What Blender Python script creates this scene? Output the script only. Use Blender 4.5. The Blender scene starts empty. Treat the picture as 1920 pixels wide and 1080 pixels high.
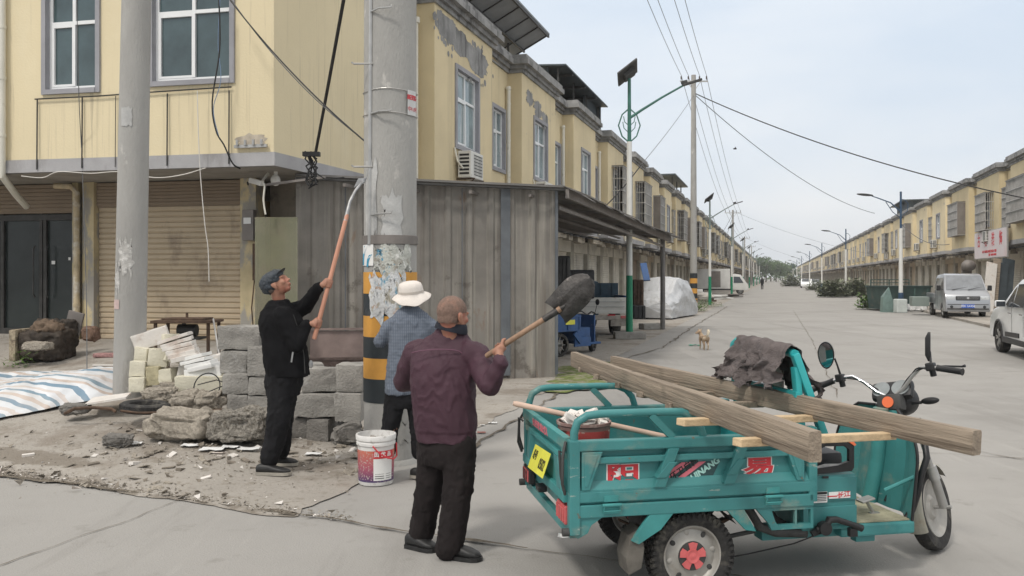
import bpy, bmesh, math, random
from mathutils import Vector, Matrix, noise, Quaternion
random.seed(7)
R = math.radians
scene = bpy.context.scene
col = bpy.data.collections.new("Street"); scene.collection.children.link(col)

# ---------------------------------------------------------------- camera
FOC = 1600.0; CAMH = 1.7
cd = bpy.data.cameras.new("camera"); cam = bpy.data.objects.new("camera", cd)
scene.collection.objects.link(cam); scene.camera = cam
cam.location = (0, 0, CAMH); cam.rotation_euler = (R(90), 0, 0)
cd.sensor_width = 36; cd.lens = 36 * FOC / 1920; cd.shift_y = -20 / 1920
cd.clip_start = 0.05; cd.clip_end = 5000

# ---------------------------------------------------------------- sky and sun
SUN_EL, SUN_ROT = R(52), R(-35)
w = bpy.data.worlds.new("World"); scene.world = w; w.use_nodes = True
nt = w.node_tree; nt.nodes.clear()
out = nt.nodes.new('ShaderNodeOutputWorld'); bg = nt.nodes.new('ShaderNodeBackground')
sky = nt.nodes.new('ShaderNodeTexSky'); sky.sky_type = 'NISHITA'; sky.sun_disc = False
sky.sun_elevation = SUN_EL; sky.sun_rotation = SUN_ROT; sky.dust_density = 4; sky.air_density = 1.2
tc = nt.nodes.new('ShaderNodeTexCoord'); sep = nt.nodes.new('ShaderNodeSeparateXYZ')
nt.links.new(tc.outputs['Generated'], sep.inputs[0])
ramp = nt.nodes.new('ShaderNodeValToRGB')
ramp.color_ramp.elements[0].position = 0.0; ramp.color_ramp.elements[0].color = (8.5, 8.8, 9.0, 1)
ramp.color_ramp.elements[1].position = 0.32; ramp.color_ramp.elements[1].color = (7.4, 8.35, 9.4, 1)
e = ramp.color_ramp.elements.new(0.9); e.color = (13.8, 13.4, 12.9, 1)
e = ramp.color_ramp.elements.new(0.1); e.color = (8.0, 8.6, 9.2, 1); e = ramp.color_ramp.elements.new(0.45); e.color = (11.5, 11.4, 11.0, 1)
nt.links.new(sep.outputs['Z'], ramp.inputs[0])
mp = nt.nodes.new('ShaderNodeMapping'); mp.inputs['Scale'].default_value = (1, 1, 3.2)
nz = nt.nodes.new('ShaderNodeTexNoise'); nz.inputs['Scale'].default_value = 2.2; nz.inputs['Detail'].default_value = 6
nt.links.new(tc.outputs['Generated'], mp.inputs[0]); nt.links.new(mp.outputs[0], nz.inputs['Vector'])
cr = nt.nodes.new('ShaderNodeValToRGB')
cr.color_ramp.elements[0].position = .4; cr.color_ramp.elements[0].color = (.93, .95, .98, 1)
cr.color_ramp.elements[1].position = .7; cr.color_ramp.elements[1].color = (1.16, 1.10, 1.05, 1)
nt.links.new(nz.outputs['Fac'], cr.inputs[0])
mul = nt.nodes.new('ShaderNodeMix'); mul.data_type = 'RGBA'; mul.blend_type = 'MULTIPLY'; mul.inputs['Factor'].default_value = 1
nt.links.new(ramp.outputs[0], mul.inputs[6]); nt.links.new(cr.outputs[0], mul.inputs[7])
mx = nt.nodes.new('ShaderNodeMix'); mx.data_type = 'RGBA'; mx.inputs['Factor'].default_value = 0.9
nt.links.new(sky.outputs[0], mx.inputs[6]); nt.links.new(mul.outputs[2], mx.inputs[7])
nt.links.new(mx.outputs[2], bg.inputs['Color']); bg.inputs['Strength'].default_value = 0.1
nt.links.new(bg.outputs[0], out.inputs[0])
sl = bpy.data.lights.new("sun", 'SUN'); sl.energy = 1.7; sl.angle = R(8); sl.color = (1, .95, .88)
so = bpy.data.objects.new("sun", sl); scene.collection.objects.link(so)
sd = Vector((math.sin(SUN_ROT) * math.cos(SUN_EL), math.cos(SUN_ROT) * math.cos(SUN_EL) * -1, math.sin(SUN_EL)))
so.rotation_euler = sd.to_track_quat('Z', 'Y').to_euler(); so.location = (0, 0, 30)
sky.sun_rotation = math.atan2(sd.x, sd.y)
scene.view_settings.view_transform = 'Standard'; scene.view_settings.look = 'None'
scene.view_settings.exposure = 0.08; scene.view_settings.gamma = 1.0; scene.view_settings.use_curve_mapping = False

# ---------------------------------------------------------------- helpers
def at(px, py, Y):                      # a direction of the photograph taken to a distance of Y metres
    return Vector(((px - 960) / FOC * Y, Y, CAMH - (py - 520) / FOC * Y))
def sstep(a, b, x):
    t = max(0.0, min(1.0, (x - a) / (b - a))); return t * t * (3 - 2 * t)

TAN = math.tan(R(17.2)); U = Vector((math.sin(R(17.2)), math.cos(R(17.2)), 0)); N = Vector((U.y, -U.x, 0))
CORNER = Vector((-3.5, 12.54, 0))
def st(t, d, z=0.0):                    # street frame: t metres along the left facade, d metres out from it
    return CORNER + U * t + N * d + Vector((0, 0, z))
FW = Vector((-.979, .202, 0)).normalized(); FM = Vector((.202, .979, 0)).normalized()
def fr(s, r, z=0.0):                    # front wall frame: s metres left of the corner, r metres back
    return CORNER + FW * s + FM * r + Vector((0, 0, z))
STREET_ROT = math.atan2(U.y, U.x)
ROAD_E0 = Vector((-.59, 5.55, 0)); ROAD_N = Vector((.426, .905, 0))
def gz(x, y):                           # height of the ground
    e = (Vector((x, y, 0)) - ROAD_E0).dot(ROAD_N)
    wx = 1 - sstep(-4.4, -0.9, x)
    z = .125 * max(0.0, min(e, 5.0)) * wx
    return z

MATS = {}
def mat(name, c, rough=.7, metal=0.0, var=.12, scale=4.0, bump=0.0, bscale=40.0, stain=None, world=False,
        stretch=(1, 1, 1), sfac=.5, sscale=3.0, sstretch=(1, 1, 1), swidth=.12, spec=.4, coat=0, alpha=None, emis=None, trans=0, wave=None):
    if name in MATS: return MATS[name]
    m = bpy.data.materials.new(name); MATS[name] = m; m.use_nodes = True
    n = m.node_tree; b = n.nodes['Principled BSDF']; L = n.links.new
    b.inputs['Roughness'].default_value = rough; b.inputs['Metallic'].default_value = metal
    b.inputs['Specular IOR Level'].default_value = spec
    if coat: b.inputs['Coat Weight'].default_value = coat; b.inputs['Coat Roughness'].default_value = .1
    if trans: b.inputs['Transmission Weight'].default_value = trans
    if alpha is not None: b.inputs['Alpha'].default_value = alpha
    if emis: b.inputs['Emission Color'].default_value = (*emis[:3], 1); b.inputs['Emission Strength'].default_value = emis[3]
    if world:
        g = n.nodes.new('ShaderNodeNewGeometry'); src = g.outputs['Position']
    else:
        t = n.nodes.new('ShaderNodeTexCoord'); src = t.outputs['Object']
    def nz(sc, stc, det=5, rgh=.6):
        mpn = n.nodes.new('ShaderNodeMapping'); mpn.inputs['Scale'].default_value = stc
        L(src, mpn.inputs[0]); q = n.nodes.new('ShaderNodeTexNoise')
        q.inputs['Scale'].default_value = sc; q.inputs['Detail'].default_value = det; q.inputs['Roughness'].default_value = rgh
        L(mpn.outputs[0], q.inputs['Vector']); return q.outputs['Fac']
    f = nz(scale, stretch)
    cr = n.nodes.new('ShaderNodeValToRGB'); a = cr.color_ramp.elements
    a[0].position = .3; a[1].position = .7
    a[0].color = (*[max(0, x * (1 - var)) for x in c], 1); a[1].color = (*[min(1, x * (1 + var)) for x in c], 1)
    L(f, cr.inputs[0]); colr = cr.outputs[0]
    stains = [] if stain is None else (stain if isinstance(stain, list) else [(stain, sfac, sscale, sstretch, swidth)])
    for (sc_, thr, ss, sst, sw) in stains:
        q = nz(ss, sst, 8, .65)
        r2 = n.nodes.new('ShaderNodeValToRGB'); r2.color_ramp.elements[0].position = thr; r2.color_ramp.elements[1].position = min(1, thr + sw)
        r2.color_ramp.elements[0].color = (0, 0, 0, 1); r2.color_ramp.elements[1].color = (sc_[3] if len(sc_) > 3 else 1,) * 3 + (1,)
        L(q, r2.inputs[0]); mm = n.nodes.new('ShaderNodeMix'); mm.data_type = 'RGBA'
        L(r2.outputs[0], mm.inputs['Factor']); L(colr, mm.inputs[6]); mm.inputs[7].default_value = (*sc_[:3], 1); colr = mm.outputs[2]
    if name == 'yellow_render':
        oi = n.nodes.new('ShaderNodeObjectInfo'); rr = n.nodes.new('ShaderNodeValToRGB'); rr.color_ramp.elements[0].color = (.86, .84, .80, 1); rr.color_ramp.elements[1].color = (1.06, 1.06, 1.08, 1)
        L(oi.outputs['Random'], rr.inputs[0]); mm = n.nodes.new('ShaderNodeMix'); mm.data_type = 'RGBA'; mm.blend_type = 'MULTIPLY'; mm.inputs['Factor'].default_value = 1; L(colr, mm.inputs[6]); L(rr.outputs[0], mm.inputs[7]); colr = mm.outputs[2]
    L(colr, b.inputs['Base Color'])
    if bump:
        q = nz(bscale, stretch, 4); bp = n.nodes.new('ShaderNodeBump'); bp.inputs['Strength'].default_value = min(1, bump)
        bp.inputs['Distance'].default_value = .02 if bump <= 1 else .02 * bump
        L(q, bp.inputs['Height']); L(bp.outputs[0], b.inputs['Normal'])
    return m

def tag(o, label=None, cat=None, group=None, kind=None):
    if label: o["label"] = label
    if cat: o["category"] = cat
    if group: o["group"] = group
    if kind: o["kind"] = kind
    return o
def thing(name, label, cat, loc=(0, 0, 0), rz=0.0, group=None, ry=0.0):
    o = bpy.data.objects.new(name, None); o.empty_display_size = .1; col.objects.link(o)
    o.location = loc; o.rotation_euler = (0, ry, rz); return tag(o, label, cat, group)
def link(name, me, parent=None, loc=None):
    o = bpy.data.objects.new(name, me); col.objects.link(o)
    if parent is not None: o.parent = parent
    if loc is not None: o.location = loc
    return o

class MB:
    def __init__(s, off=None): s.v = []; s.f = []; s.m = []; s.mi = 0; s.off = Vector(off) if off is not None else None
    def add(s, vs, fs, T=None):
        b = len(s.v)
        for q in vs:
            q = Vector(q)
            if T is not None: q = T @ q
            if s.off is not None: q = q - s.off
            s.v.append(q)
        for f in fs: s.f.append([b + i for i in f]); s.m.append(s.mi)
        return s
    def box(s, c, d, rz=0, rx=0, ry=0, T=None):
        x, y, z = d[0] / 2, d[1] / 2, d[2] / 2
        M = Matrix.Translation(Vector(c)) @ Matrix.Rotation(rz, 4, 'Z') @ Matrix.Rotation(ry, 4, 'Y') @ Matrix.Rotation(rx, 4, 'X')
        if T is not None: M = T @ M
        vs = [(-x, -y, -z), (x, -y, -z), (x, y, -z), (-x, y, -z), (-x, -y, z), (x, -y, z), (x, y, z), (-x, y, z)]
        return s.add(vs, [(0, 3, 2, 1), (4, 5, 6, 7), (0, 1, 5, 4), (1, 2, 6, 5), (2, 3, 7, 6), (3, 0, 4, 7)], M)
    def cbox(s, c, d, b=.01, **k):        # box with chamfered edges
        bm = bmesh.new(); bmesh.ops.create_cube(bm, size=1)
        for q in bm.verts: q.co = Vector((q.co.x * d[0], q.co.y * d[1], q.co.z * d[2]))
        bmesh.ops.bevel(bm, geom=bm.edges[:], offset=min(b, min(d) * .45), segments=2, affect='EDGES', profile=.6)
        rz, rx, ry, T = k.get('rz', 0), k.get('rx', 0), k.get('ry', 0), k.get('T')
        M = Matrix.Translation(Vector(c)) @ Matrix.Rotation(rz, 4, 'Z') @ Matrix.Rotation(ry, 4, 'Y') @ Matrix.Rotation(rx, 4, 'X')
        if T is not None: M = T @ M
        bm.verts.ensure_lookup_table()
        s.add([q.co.copy() for q in bm.verts], [[x.index for x in f.verts] for f in bm.faces], M); bm.free(); return s
    def bar(s, p0, p1, w_, h_, up=(0, 0, 1), T=None, b=0):   # rectangular bar between two points
        p0, p1 = Vector(p0), Vector(p1); d = p1 - p0; L = d.length; x = d.normalized(); u = Vector(up)
        y = u.cross(x)
        if y.length < 1e-4: y = Vector((0, 1, 0)).cross(x)
        y.normalize(); z = x.cross(y)
        M = Matrix.Translation((p0 + p1) / 2) @ Matrix((x, y, z)).transposed().to_4x4()
        if T is not None: M = T @ M
        return s.cbox((0, 0, 0), (L, w_, h_), b, T=M) if b else s.box((0, 0, 0), (L, w_, h_), T=M)
    def cyl(s, p0, p1, r0, r1=None, n=12, cap=True, T=None):
        return s.tube([p0, p1], [r0, r0 if r1 is None else r1], n, cap, T=T)
    def tube(s, pts, r, n=8, cap=True, closed=False, T=None):
        pts = [Vector(p) for p in pts]; k = len(pts)
        rs = r if isinstance(r, (list, tuple)) else [r] * k
        vs = []; fs = []; prev = None
        for i, p in enumerate(pts):
            a = pts[(i - 1) % k] if (i > 0 or closed) else p; c = pts[(i + 1) % k] if (i < k - 1 or closed) else p
            t = (c - a).normalized()
            if prev is None:
                x = t.orthogonal().normalized()
            else:
                x = prev - t * prev.dot(t); x = x.normalized() if x.length > 1e-6 else t.orthogonal().normalized()
            prev = x; y = t.cross(x)
            for j in range(n):
                an = 2 * math.pi * j / n; vs.append(p + (x * math.cos(an) + y * math.sin(an)) * rs[i])
        for i in range(k - 1 if not closed else k):
            for j in range(n):
                i2 = (i + 1) % k; fs.append((i * n + j, i * n + (j + 1) % n, i2 * n + (j + 1) % n, i2 * n + j))
        if cap and not closed:
            fs.append(list(range(n))[::-1]); fs.append([(k - 1) * n + j for j in range(n)])
        return s.add(vs, fs, T)
    def lathe(s, prof, n=24, T=None, a0=0, a1=2 * math.pi):  # (r, z) about z
        full = abs(a1 - a0 - 2 * math.pi) < 1e-6; m = n if full else n + 1
        vs = [(r * math.cos(a0 + (a1 - a0) * j / n), r * math.sin(a0 + (a1 - a0) * j / n), z) for r, z in prof for j in range(m)]
        fs = [(i * m + j, i * m + (j + 1) % m, (i + 1) * m + (j + 1) % m, (i + 1) * m + j) for i in range(len(prof) - 1) for j in range(n)]
        return s.add(vs, fs, T)
    def ell(s, c, r, n=16, m=10, T=None, rot=None):
        vs = []; fs = []
        Rm = rot if rot is not None else Matrix.Identity(3)
        for i in range(m + 1):
            th = math.pi * i / m
            for j in range(n):
                a = 2 * math.pi * j / n
                vs.append(Vector(c) + Rm @ Vector((r[0] * math.sin(th) * math.cos(a), r[1] * math.sin(th) * math.sin(a), r[2] * math.cos(th))))
        for i in range(m):
            for j in range(n): fs.append((i * n + j, (i + 1) * n + j, (i + 1) * n + (j + 1) % n, i * n + (j + 1) % n))
        return s.add(vs, fs, T)
    def prism(s, poly, y0, y1, T=None):    # polygon (x, z) extruded along y
        k = len(poly); vs = [(x, y0, z) for x, z in poly] + [(x, y1, z) for x, z in poly]
        fs = [list(range(k)), list(range(2 * k - 1, k - 1, -1))] + [(i, k + i, k + (i + 1) % k, (i + 1) % k) for i in range(k)]
        return s.add(vs, fs, T)
    def quad(s, a, b, c, d, T=None): return s.add([a, b, c, d], [(0, 1, 2, 3)], T)
    def loft(s, secs, n=24, T=None):       # secs: (centre, half axis a, half axis b)
        vs = []; fs = []
        for c, a, b in secs:
            c, a, b = Vector(c), Vector(a), Vector(b)
            for j in range(n):
                t = 2 * math.pi * j / n; ca, sa = math.cos(t), math.sin(t)
                vs.append(c + a * (abs(ca) ** .85 * (1 if ca > 0 else -1)) + b * (abs(sa) ** .85 * (1 if sa > 0 else -1)))
        k = len(secs)
        for i in range(k - 1):
            for j in range(n): fs.append((i * n + j, i * n + (j + 1) % n, (i + 1) * n + (j + 1) % n, (i + 1) * n + j))
        fs.append(list(range(n))[::-1]); fs.append([(k - 1) * n + j for j in range(n)])
        return s.add(vs, fs, T)
    def chain(s, pts, rs, n=14):
        pts = [Vector(p) for p in pts]
        for i in range(len(pts) - 1):
            if (pts[i + 1] - pts[i]).length > 1e-5: s.tube([pts[i], pts[i + 1]], [rs[i], rs[i + 1]], n)
        for p, r in zip(pts, rs): s.ell(p, (r, r, r), n, 8)
        return s
    def wall(s, o, ax, nrm, L, z0, z1, holes, depth=.15, edges=True):
        # face in the plane through o along ax, outward normal nrm; holes (x0,x1,z0,z1) get reveals of the given depth
        ax = Vector(ax); nrm = Vector(nrm); o = Vector(o)
        xs = sorted({0.0, L} | {h[0] for h in holes} | {h[1] for h in holes}); zs = sorted({z0, z1} | {h[2] for h in holes} | {h[3] for h in holes})
        def P(x, z, d=0): q = o + ax * x - nrm * d; return Vector((q.x, q.y, z))
        for i in range(len(xs) - 1):
            for j in range(len(zs) - 1):
                cx, cz = (xs[i] + xs[i + 1]) / 2, (zs[j] + zs[j + 1]) / 2
                if any(h[0] < cx < h[1] and h[2] < cz < h[3] for h in holes): continue
                s.quad(P(xs[i], zs[j]), P(xs[i + 1], zs[j]), P(xs[i + 1], zs[j + 1]), P(xs[i], zs[j + 1]))
        for h in holes:
            a, b, c, d = h
            s.quad(P(a, c), P(b, c), P(b, c, depth), P(a, c, depth)); s.quad(P(a, d), P(b, d), P(b, d, depth), P(a, d, depth))
            s.quad(P(a, c), P(a, d), P(a, d, depth), P(a, c, depth)); s.quad(P(b, c), P(b, d), P(b, d, depth), P(b, c, depth))
        return s
    def mesh(s, name, mats, smooth=False, bevel=0, weld=False):
        me = bpy.data.meshes.new(name); me.from_pydata([tuple(q) for q in s.v], [], s.f)
        if not isinstance(mats, (list, tuple)): mats = [mats]
        for m in mats: me.materials.append(m)
        me.polygons.foreach_set('material_index', s.m)
        if weld or bevel:
            bm = bmesh.new(); bm.from_mesh(me)
            bmesh.ops.remove_doubles(bm, verts=bm.verts, dist=1e-4)
            bmesh.ops.recalc_face_normals(bm, faces=bm.faces)
            if bevel:
                ed = [e for e in bm.edges if e.is_manifold and e.calc_face_angle(0) > R(25)]
                bmesh.ops.bevel(bm, geom=ed, offset=bevel, segments=2, affect='EDGES', profile=.6, clamp_overlap=True)
            bm.to_mesh(me); bm.free()
        if smooth:
            me.polygons.foreach_set('use_smooth', [True] * len(me.polygons))
            if smooth != 'all':
                try: me.set_sharp_from_angle(angle=R(38))
                except Exception: pass
        me.update(); return me
    def build(s, name, mats, parent=None, smooth=False, bevel=0, weld=False, loc=None):
        return link(name, s.mesh(name, mats, smooth, bevel, weld), parent, loc)

def remeshed(mb, voxel, smooth=6, disp=None, name='surface'):
    """fuse overlapping solids into one continuous surface"""
    me = bpy.data.meshes.new('tmp'); me.from_pydata([tuple(q) for q in mb.v], [], mb.f)
    bm = bmesh.new(); bm.from_mesh(me); bmesh.ops.recalc_face_normals(bm, faces=bm.faces); bm.to_mesh(me); bm.free()
    o = bpy.data.objects.new('tmp', me); scene.collection.objects.link(o)
    a = o.modifiers.new('r', 'REMESH'); a.mode = 'VOXEL'; a.voxel_size = voxel; a.use_smooth_shade = True
    if smooth: b = o.modifiers.new('s', 'SMOOTH'); b.factor = .5; b.iterations = smooth
    bpy.context.view_layer.update(); dg = bpy.context.evaluated_depsgraph_get()
    r = bpy.data.meshes.new_from_object(o.evaluated_get(dg)); bpy.data.objects.remove(o); bpy.data.meshes.remove(me)
    r.name = name
    if disp:
        nr = [v.normal.copy() for v in r.vertices]
        for v, nn in zip(r.vertices, nr): v.co += nn * disp(v.co, nn)
    r.polygons.foreach_set('use_smooth', [True] * len(r.polygons)); r.update()
    return r
def body(name, mb, m, parent, voxel=.012, smooth=6, disp=None):
    me = remeshed(mb, voxel, smooth, disp, name); me.materials.clear(); me.materials.append(m)
    return link(name, me, parent)
def text_mesh(mb, s, size, T, depth=.002, bold=.0, squash=1.0):
    cu = bpy.data.curves.new('t', 'FONT'); cu.body = s; cu.size = size; cu.align_x = 'CENTER'; cu.align_y = 'CENTER'
    cu.extrude = depth / 2; cu.offset = bold
    o = bpy.data.objects.new('t', cu); scene.collection.objects.link(o); bpy.context.view_layer.update()
    me = bpy.data.meshes.new_from_object(o.evaluated_get(bpy.context.evaluated_depsgraph_get()))
    S = Matrix.Diagonal((squash, 1, 1, 1))
    mb.add([S @ v.co for v in me.vertices], [list(p.vertices) for p in me.polygons], T)
    bpy.data.objects.remove(o); bpy.data.curves.remove(cu); bpy.data.meshes.remove(me); return mb
def frame3(o, x, z):                     # text frame: x = reading direction, z = up; faces x cross up
    x = Vector(x).normalized(); z = Vector(z).normalized(); n = x.cross(z)
    return Matrix.Translation(Vector(o)) @ Matrix((x, z, n)).transposed().to_4x4()
def copy_tree(o, parent=None):
    c = o.copy(); col.objects.link(c)
    if parent is not None: c.parent = parent
    for ch in KIDS.get(o.name, []): copy_tree(ch, c)
    return c
KIDS = {}
def index_kids():
    KIDS.clear()
    for o in col.objects:
        if o.parent: KIDS.setdefault(o.parent.name, []).append(o)
def catenary(a, b, sag, k=16):
    a, b = Vector(a), Vector(b)
    return [a.lerp(b, i / k) - Vector((0, 0, sag * 4 * (i / k) * (1 - i / k))) for i in range(k + 1)]
def fbm(p, o=4): return noise.fractal(Vector(p), 1.0, 2.0, o)
# ---------------------------------------------------------------- materials
W = (1, 1, .12)
M_YEL = mat('yellow_render', (.70, .60, .395), .9, var=.09, scale=.7, world=True, bump=.25, bscale=30,
            stain=[((.38, .33, .23, .45), .56, 1.7, (1.6, 1.6, .10), .16), ((.30, .29, .27, .9), .655, .9, (1, 1, 1.2), .02), ((.72, .66, .52, .35), .58, .7, (1, 1, .8), .2)])
M_YELF = mat('front_yellow_render', (.67, .58, .39), .9, var=.06, scale=.5, world=True, bump=.2, bscale=30,
            stain=[((.40, .34, .23, .5), .56, 3.2, (4, 4, .10), .15), ((.34, .29, .21, .6), .61, 2.2, (5, 5, .16), .08), ((.72, .66, .50, .35), .56, .8, (1, 1, .8), .2)])
M_PLAS = mat('bare_plaster', (.42, .37, .30), .95, var=.25, scale=9)
M_GREYBAND = mat('grey_render', (.36, .355, .36), .9, var=.14, scale=1.5, world=True, bump=.2, stain=(.22, .21, .2, .6), sfac=.55, sscale=2, sstretch=(1, 1, .3))
M_CORN = mat('cornice_render', (.27, .268, .262), .92, var=.3, scale=2.5, world=True, bump=.4, stain=(.09, .09, .09, .8), sfac=.52, sscale=3, sstretch=(1, 1, .2))
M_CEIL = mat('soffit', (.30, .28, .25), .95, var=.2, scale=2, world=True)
M_WHITE = mat('white_window_plastic', (.74, .75, .75), .4, var=.05, scale=3)
M_GLASS = mat('window_glass', (.055, .085, .09), .08, var=.35, scale=1.2, world=True, spec=.75)
M_GLASSP = mat('pale_window_glass', (.22, .28, .29), .12, var=.35, scale=1.5, world=True, spec=.7, stain=(.5, .52, .5, .5), sfac=.5, sscale=2.5, sstretch=(3, 3, .4))
M_SURR = mat('window_surround', (.30, .30, .32), .9, var=.12, scale=2, world=True, bump=.2)
M_SHUT = mat('roller_shutter', (.46, .375, .265), .6, var=.10, scale=1.2, world=True, metal=.1, stain=(.25, .2, .15, .7), sfac=.55, sscale=2, sstretch=(1, 1, .6))
M_SHUTG = mat('pale_roller_shutter', (.60, .565, .49), .6, var=.14, scale=1, world=True, metal=.1, stain=(.22, .2, .17, .7), sfac=.53, sscale=1.2, sstretch=(1, 1, .5))
M_SHUTD = mat('brown_roller_shutter', (.22, .17, .12), .6, var=.14, scale=1, world=True, metal=.1)
M_COLG = mat('grey_column_render', (.36, .335, .28), .9, var=.25, scale=2, world=True)
M_DGLASS = mat('dark_door_glass', (.022, .028, .027), .22, var=.3, scale=2, spec=.35)
M_COL = mat('column_render', (.50, .42, .26), .9, var=.2, scale=2, world=True, stain=[((.3, .29, .27, .9), .5, 2.2, (1, 1, .5), .06)])
M_DARKM = mat('dark_steel', (.06, .058, .055), .55, metal=.5, var=.3, scale=6)
M_RUST = mat('rusty_steel', (.10, .065, .045), .8, metal=.3, var=.5, scale=8, bump=.3)
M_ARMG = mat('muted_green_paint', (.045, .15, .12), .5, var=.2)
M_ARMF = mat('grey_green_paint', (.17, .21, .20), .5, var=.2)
M_ROLL = mat('rolled_awning', (.30, .26, .20), .8, var=.3, scale=5, stretch=(.3, 1, 6), stain=(.14, .12, .1, .8), sfac=.5, sscale=4)
M_CAGE = mat('weathered_steel_sheet', (.21, .19, .175), .6, metal=.4, var=.2, scale=2, world=True)
M_CAGEBAR = mat('galvanised_bars', (.46, .45, .43), .5, metal=.5, var=.2, scale=3)
M_AC = mat('ac_white', (.62, .61, .57), .5, var=.08, scale=3, stain=(.4, .34, .25, .6), sfac=.6, sscale=4)
M_BLACK = mat('black_plastic', (.018, .018, .019), .45, var=.3, scale=8)
M_RUB = mat('rubber', (.028, .027, .026), .85, var=.4, scale=14, bump=.4, stain=(.13, .12, .1, .6), sfac=.52, sscale=9)
M_PIPE = mat('pvc_pipe', (.66, .64, .56), .5, var=.1, scale=2, stain=(.4, .36, .27, .6), sfac=.58, sscale=4)
M_CONC = mat('pole_concrete', (.34, .333, .315), .92, var=.13, scale=2.5, bump=.5, bscale=60, stretch=(1, 1, .3),
             stain=[((.22, .21, .19, .6), .56, 2, (1, 1, .25), .1), ((.50, .48, .45, .7), .62, 3.1, (1, 1, .6), .04)])
M_BLOCK = mat('block_concrete', (.30, .288, .265), .95, var=.22, scale=3, world=True, bump=.9, bscale=45, stain=[((.2, .19, .175, .8), .54, 2.5, (1, 1, 1), .1), ((.44, .43, .41, .7), .58, 3.7, (1, 1, 1), .1)])
M_BLOCK2 = mat('dark_block_concrete', (.19, .18, .165), .95, var=.28, scale=4, world=True, bump=.9, bscale=45)
M_FOAM = mat('pale_aerated_brick', (.60, .57, .46), .9, var=.14, scale=3, world=True, bump=.5, bscale=50, stain=[((.42, .38, .26, .7), .56, 3, (1, 1, 1), .1)])
M_TILE = mat('pale_slab', (.63, .60, .56), .8, var=.12, scale=3, world=True, bump=.2, stain=(.42, .33, .27, .7), sfac=.55, sscale=3)
M_RUBBLE = mat('rubble_aggregate', (.33, .295, .245), .98, var=.35, scale=34, world=True, bump=.9, bscale=75, stain=[((.19, .165, .13, .6), .55, 5, (1, 1, 1), .12)])
M_DIRT = mat('dirt_soil', (.19, .165, .135), .98, var=.35, scale=9, bump=1, bscale=30)
M_ROAD = mat('road_concrete', (.30, .290, .272), .9, var=.07, scale=.35, world=True, bump=.35, bscale=70,
             stain=[((.225, .215, .198, .6), .50, .22, (1, 1.4, 1), .14), ((.37, .355, .33, .5), .55, .6, (1, .6, 1), .16), ((.20, .19, .17, .55), .60, 3.0, (1, 1, 1), .10), ((.17, .16, .145, .7), .66, 1.1, (1, 1, 1), .03), ((.215, .205, .19, .5), .56, 1.5, (1, .10, 1), .10), ((.37, .355, .33, .4), .58, 2.1, (1, .08, 1), .08), ((.28, .27, .25, .25), .5, 40, (1, 1, 1), .2)])
M_FORE = mat('pavement_concrete', (.33, .305, .27), .93, var=.12, scale=.7, world=True, bump=.8, bscale=35,
             stain=[((.20, .17, .138, .8), .50, .75, (1, 1, 1), .10), ((.37, .345, .31, .6), .55, 1.3, (1, 1, 1), .1), ((.19, .165, .13, .6), .565, 5, (1, 1, 1), .06), ((.2, .18, .15, .5), .56, 24, (1, 1, 1), .08)])
M_CORR = mat('weathered_sheet', (.215, .20, .178), .8, metal=.1, var=.24, scale=1.4, world=True, bump=.1,
             stain=[((.15, .13, .11, .75), .50, 1.5, (2.5, 2.5, .12), .10), ((.36, .335, .29, .65), .54, 1.2, (3.4, 3.4, .10), .10), ((.12, .105, .09, .8), .60, 1.1, (1, 1, .9), .04), ((.20, .13, .085, .6), .62, 2.6, (1, 1, .4), .06)])
M_CORRT = mat('shed_roof_sheet', (.20, .19, .18), .7, metal=.3, var=.2, scale=1.5, world=True)
M_SHEDB = mat('dark_blue_sheet', (.060, .075, .085), .6, metal=.3, var=.25, scale=1.5, world=True)
M_PANEL = mat('grey_canopy_sheet', (.20, .21, .22), .5, metal=.2, var=.14, scale=2, world=True)
M_TEAL = mat('teal_paint', (.048, .205, .205), .45, var=.14, scale=3, coat=.1,
             stain=[((.24, .27, .22, .7), .575, 3.2, (1, 1, 1.4), .14), ((.014, .14, .15, .6), .58, 5, (1, 1, 1), .12), ((.16, .10, .06, .8), .665, 11, (1, 1, 1), .03), ((.42, .44, .38, .6), .66, 24, (.25, .25, 1), .04)])
M_TEALD = mat('dusty_teal_paint', (.05, .24, .235), .6, var=.2, scale=5, stain=[((.27, .26, .2, .7), .54, 4, (1, 1, 1), .12)])
M_CHASSIS = mat('chassis_steel', (.07, .07, .068), .7, metal=.4, var=.35, scale=7)
M_CHROME = mat('chrome', (.62, .62, .63), .14, metal=1, var=.08, scale=5)
M_ALU = mat('dull_aluminium', (.42, .415, .40), .42, metal=.7, var=.15, scale=6)
M_WHEELP = mat('silver_wheel_paint', (.37, .355, .325), .5, metal=.3, var=.15, scale=8, stain=(.27, .24, .2, .6), sfac=.55, sscale=9)
M_RED = mat('sticker_red', (.55, .04, .05), .5, var=.1, scale=9)
M_PINK = mat('faded_red_plastic', (.60, .13, .13), .5, var=.15, scale=12)
M_LAMPR = mat('tail_lamp_red', (.50, .10, .10), .25, var=.2, scale=15, coat=.5)
M_STW = mat('sticker_white', (.72, .72, .70), .5, var=.05)
M_STK = mat('sticker_dark', (.03, .07, .075), .5, var=.2)
M_STP = mat('sticker_pink', (.62, .16, .2), .5, var=.2)
M_PLATEY = mat('yellow_plate', (.68, .66, .08), .5, var=.08, scale=9)
M_WOOD = mat('grey_timber', (.27, .22, .168), .85, var=.28, scale=5, stretch=(.22, 5, 5), bump=.6, bscale=16, stain=[((.15, .115, .085, .8), .54, 4, (.22, 4, 4), .1), ((.075, .06, .05, .85), .70, 5, (.8, 1, 1), .03)])
M_WOODP = mat('fresh_pale_timber', (.56, .42, .26), .8, var=.18, scale=5, stretch=(.3, 5, 5), bump=.4, bscale=14)
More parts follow.
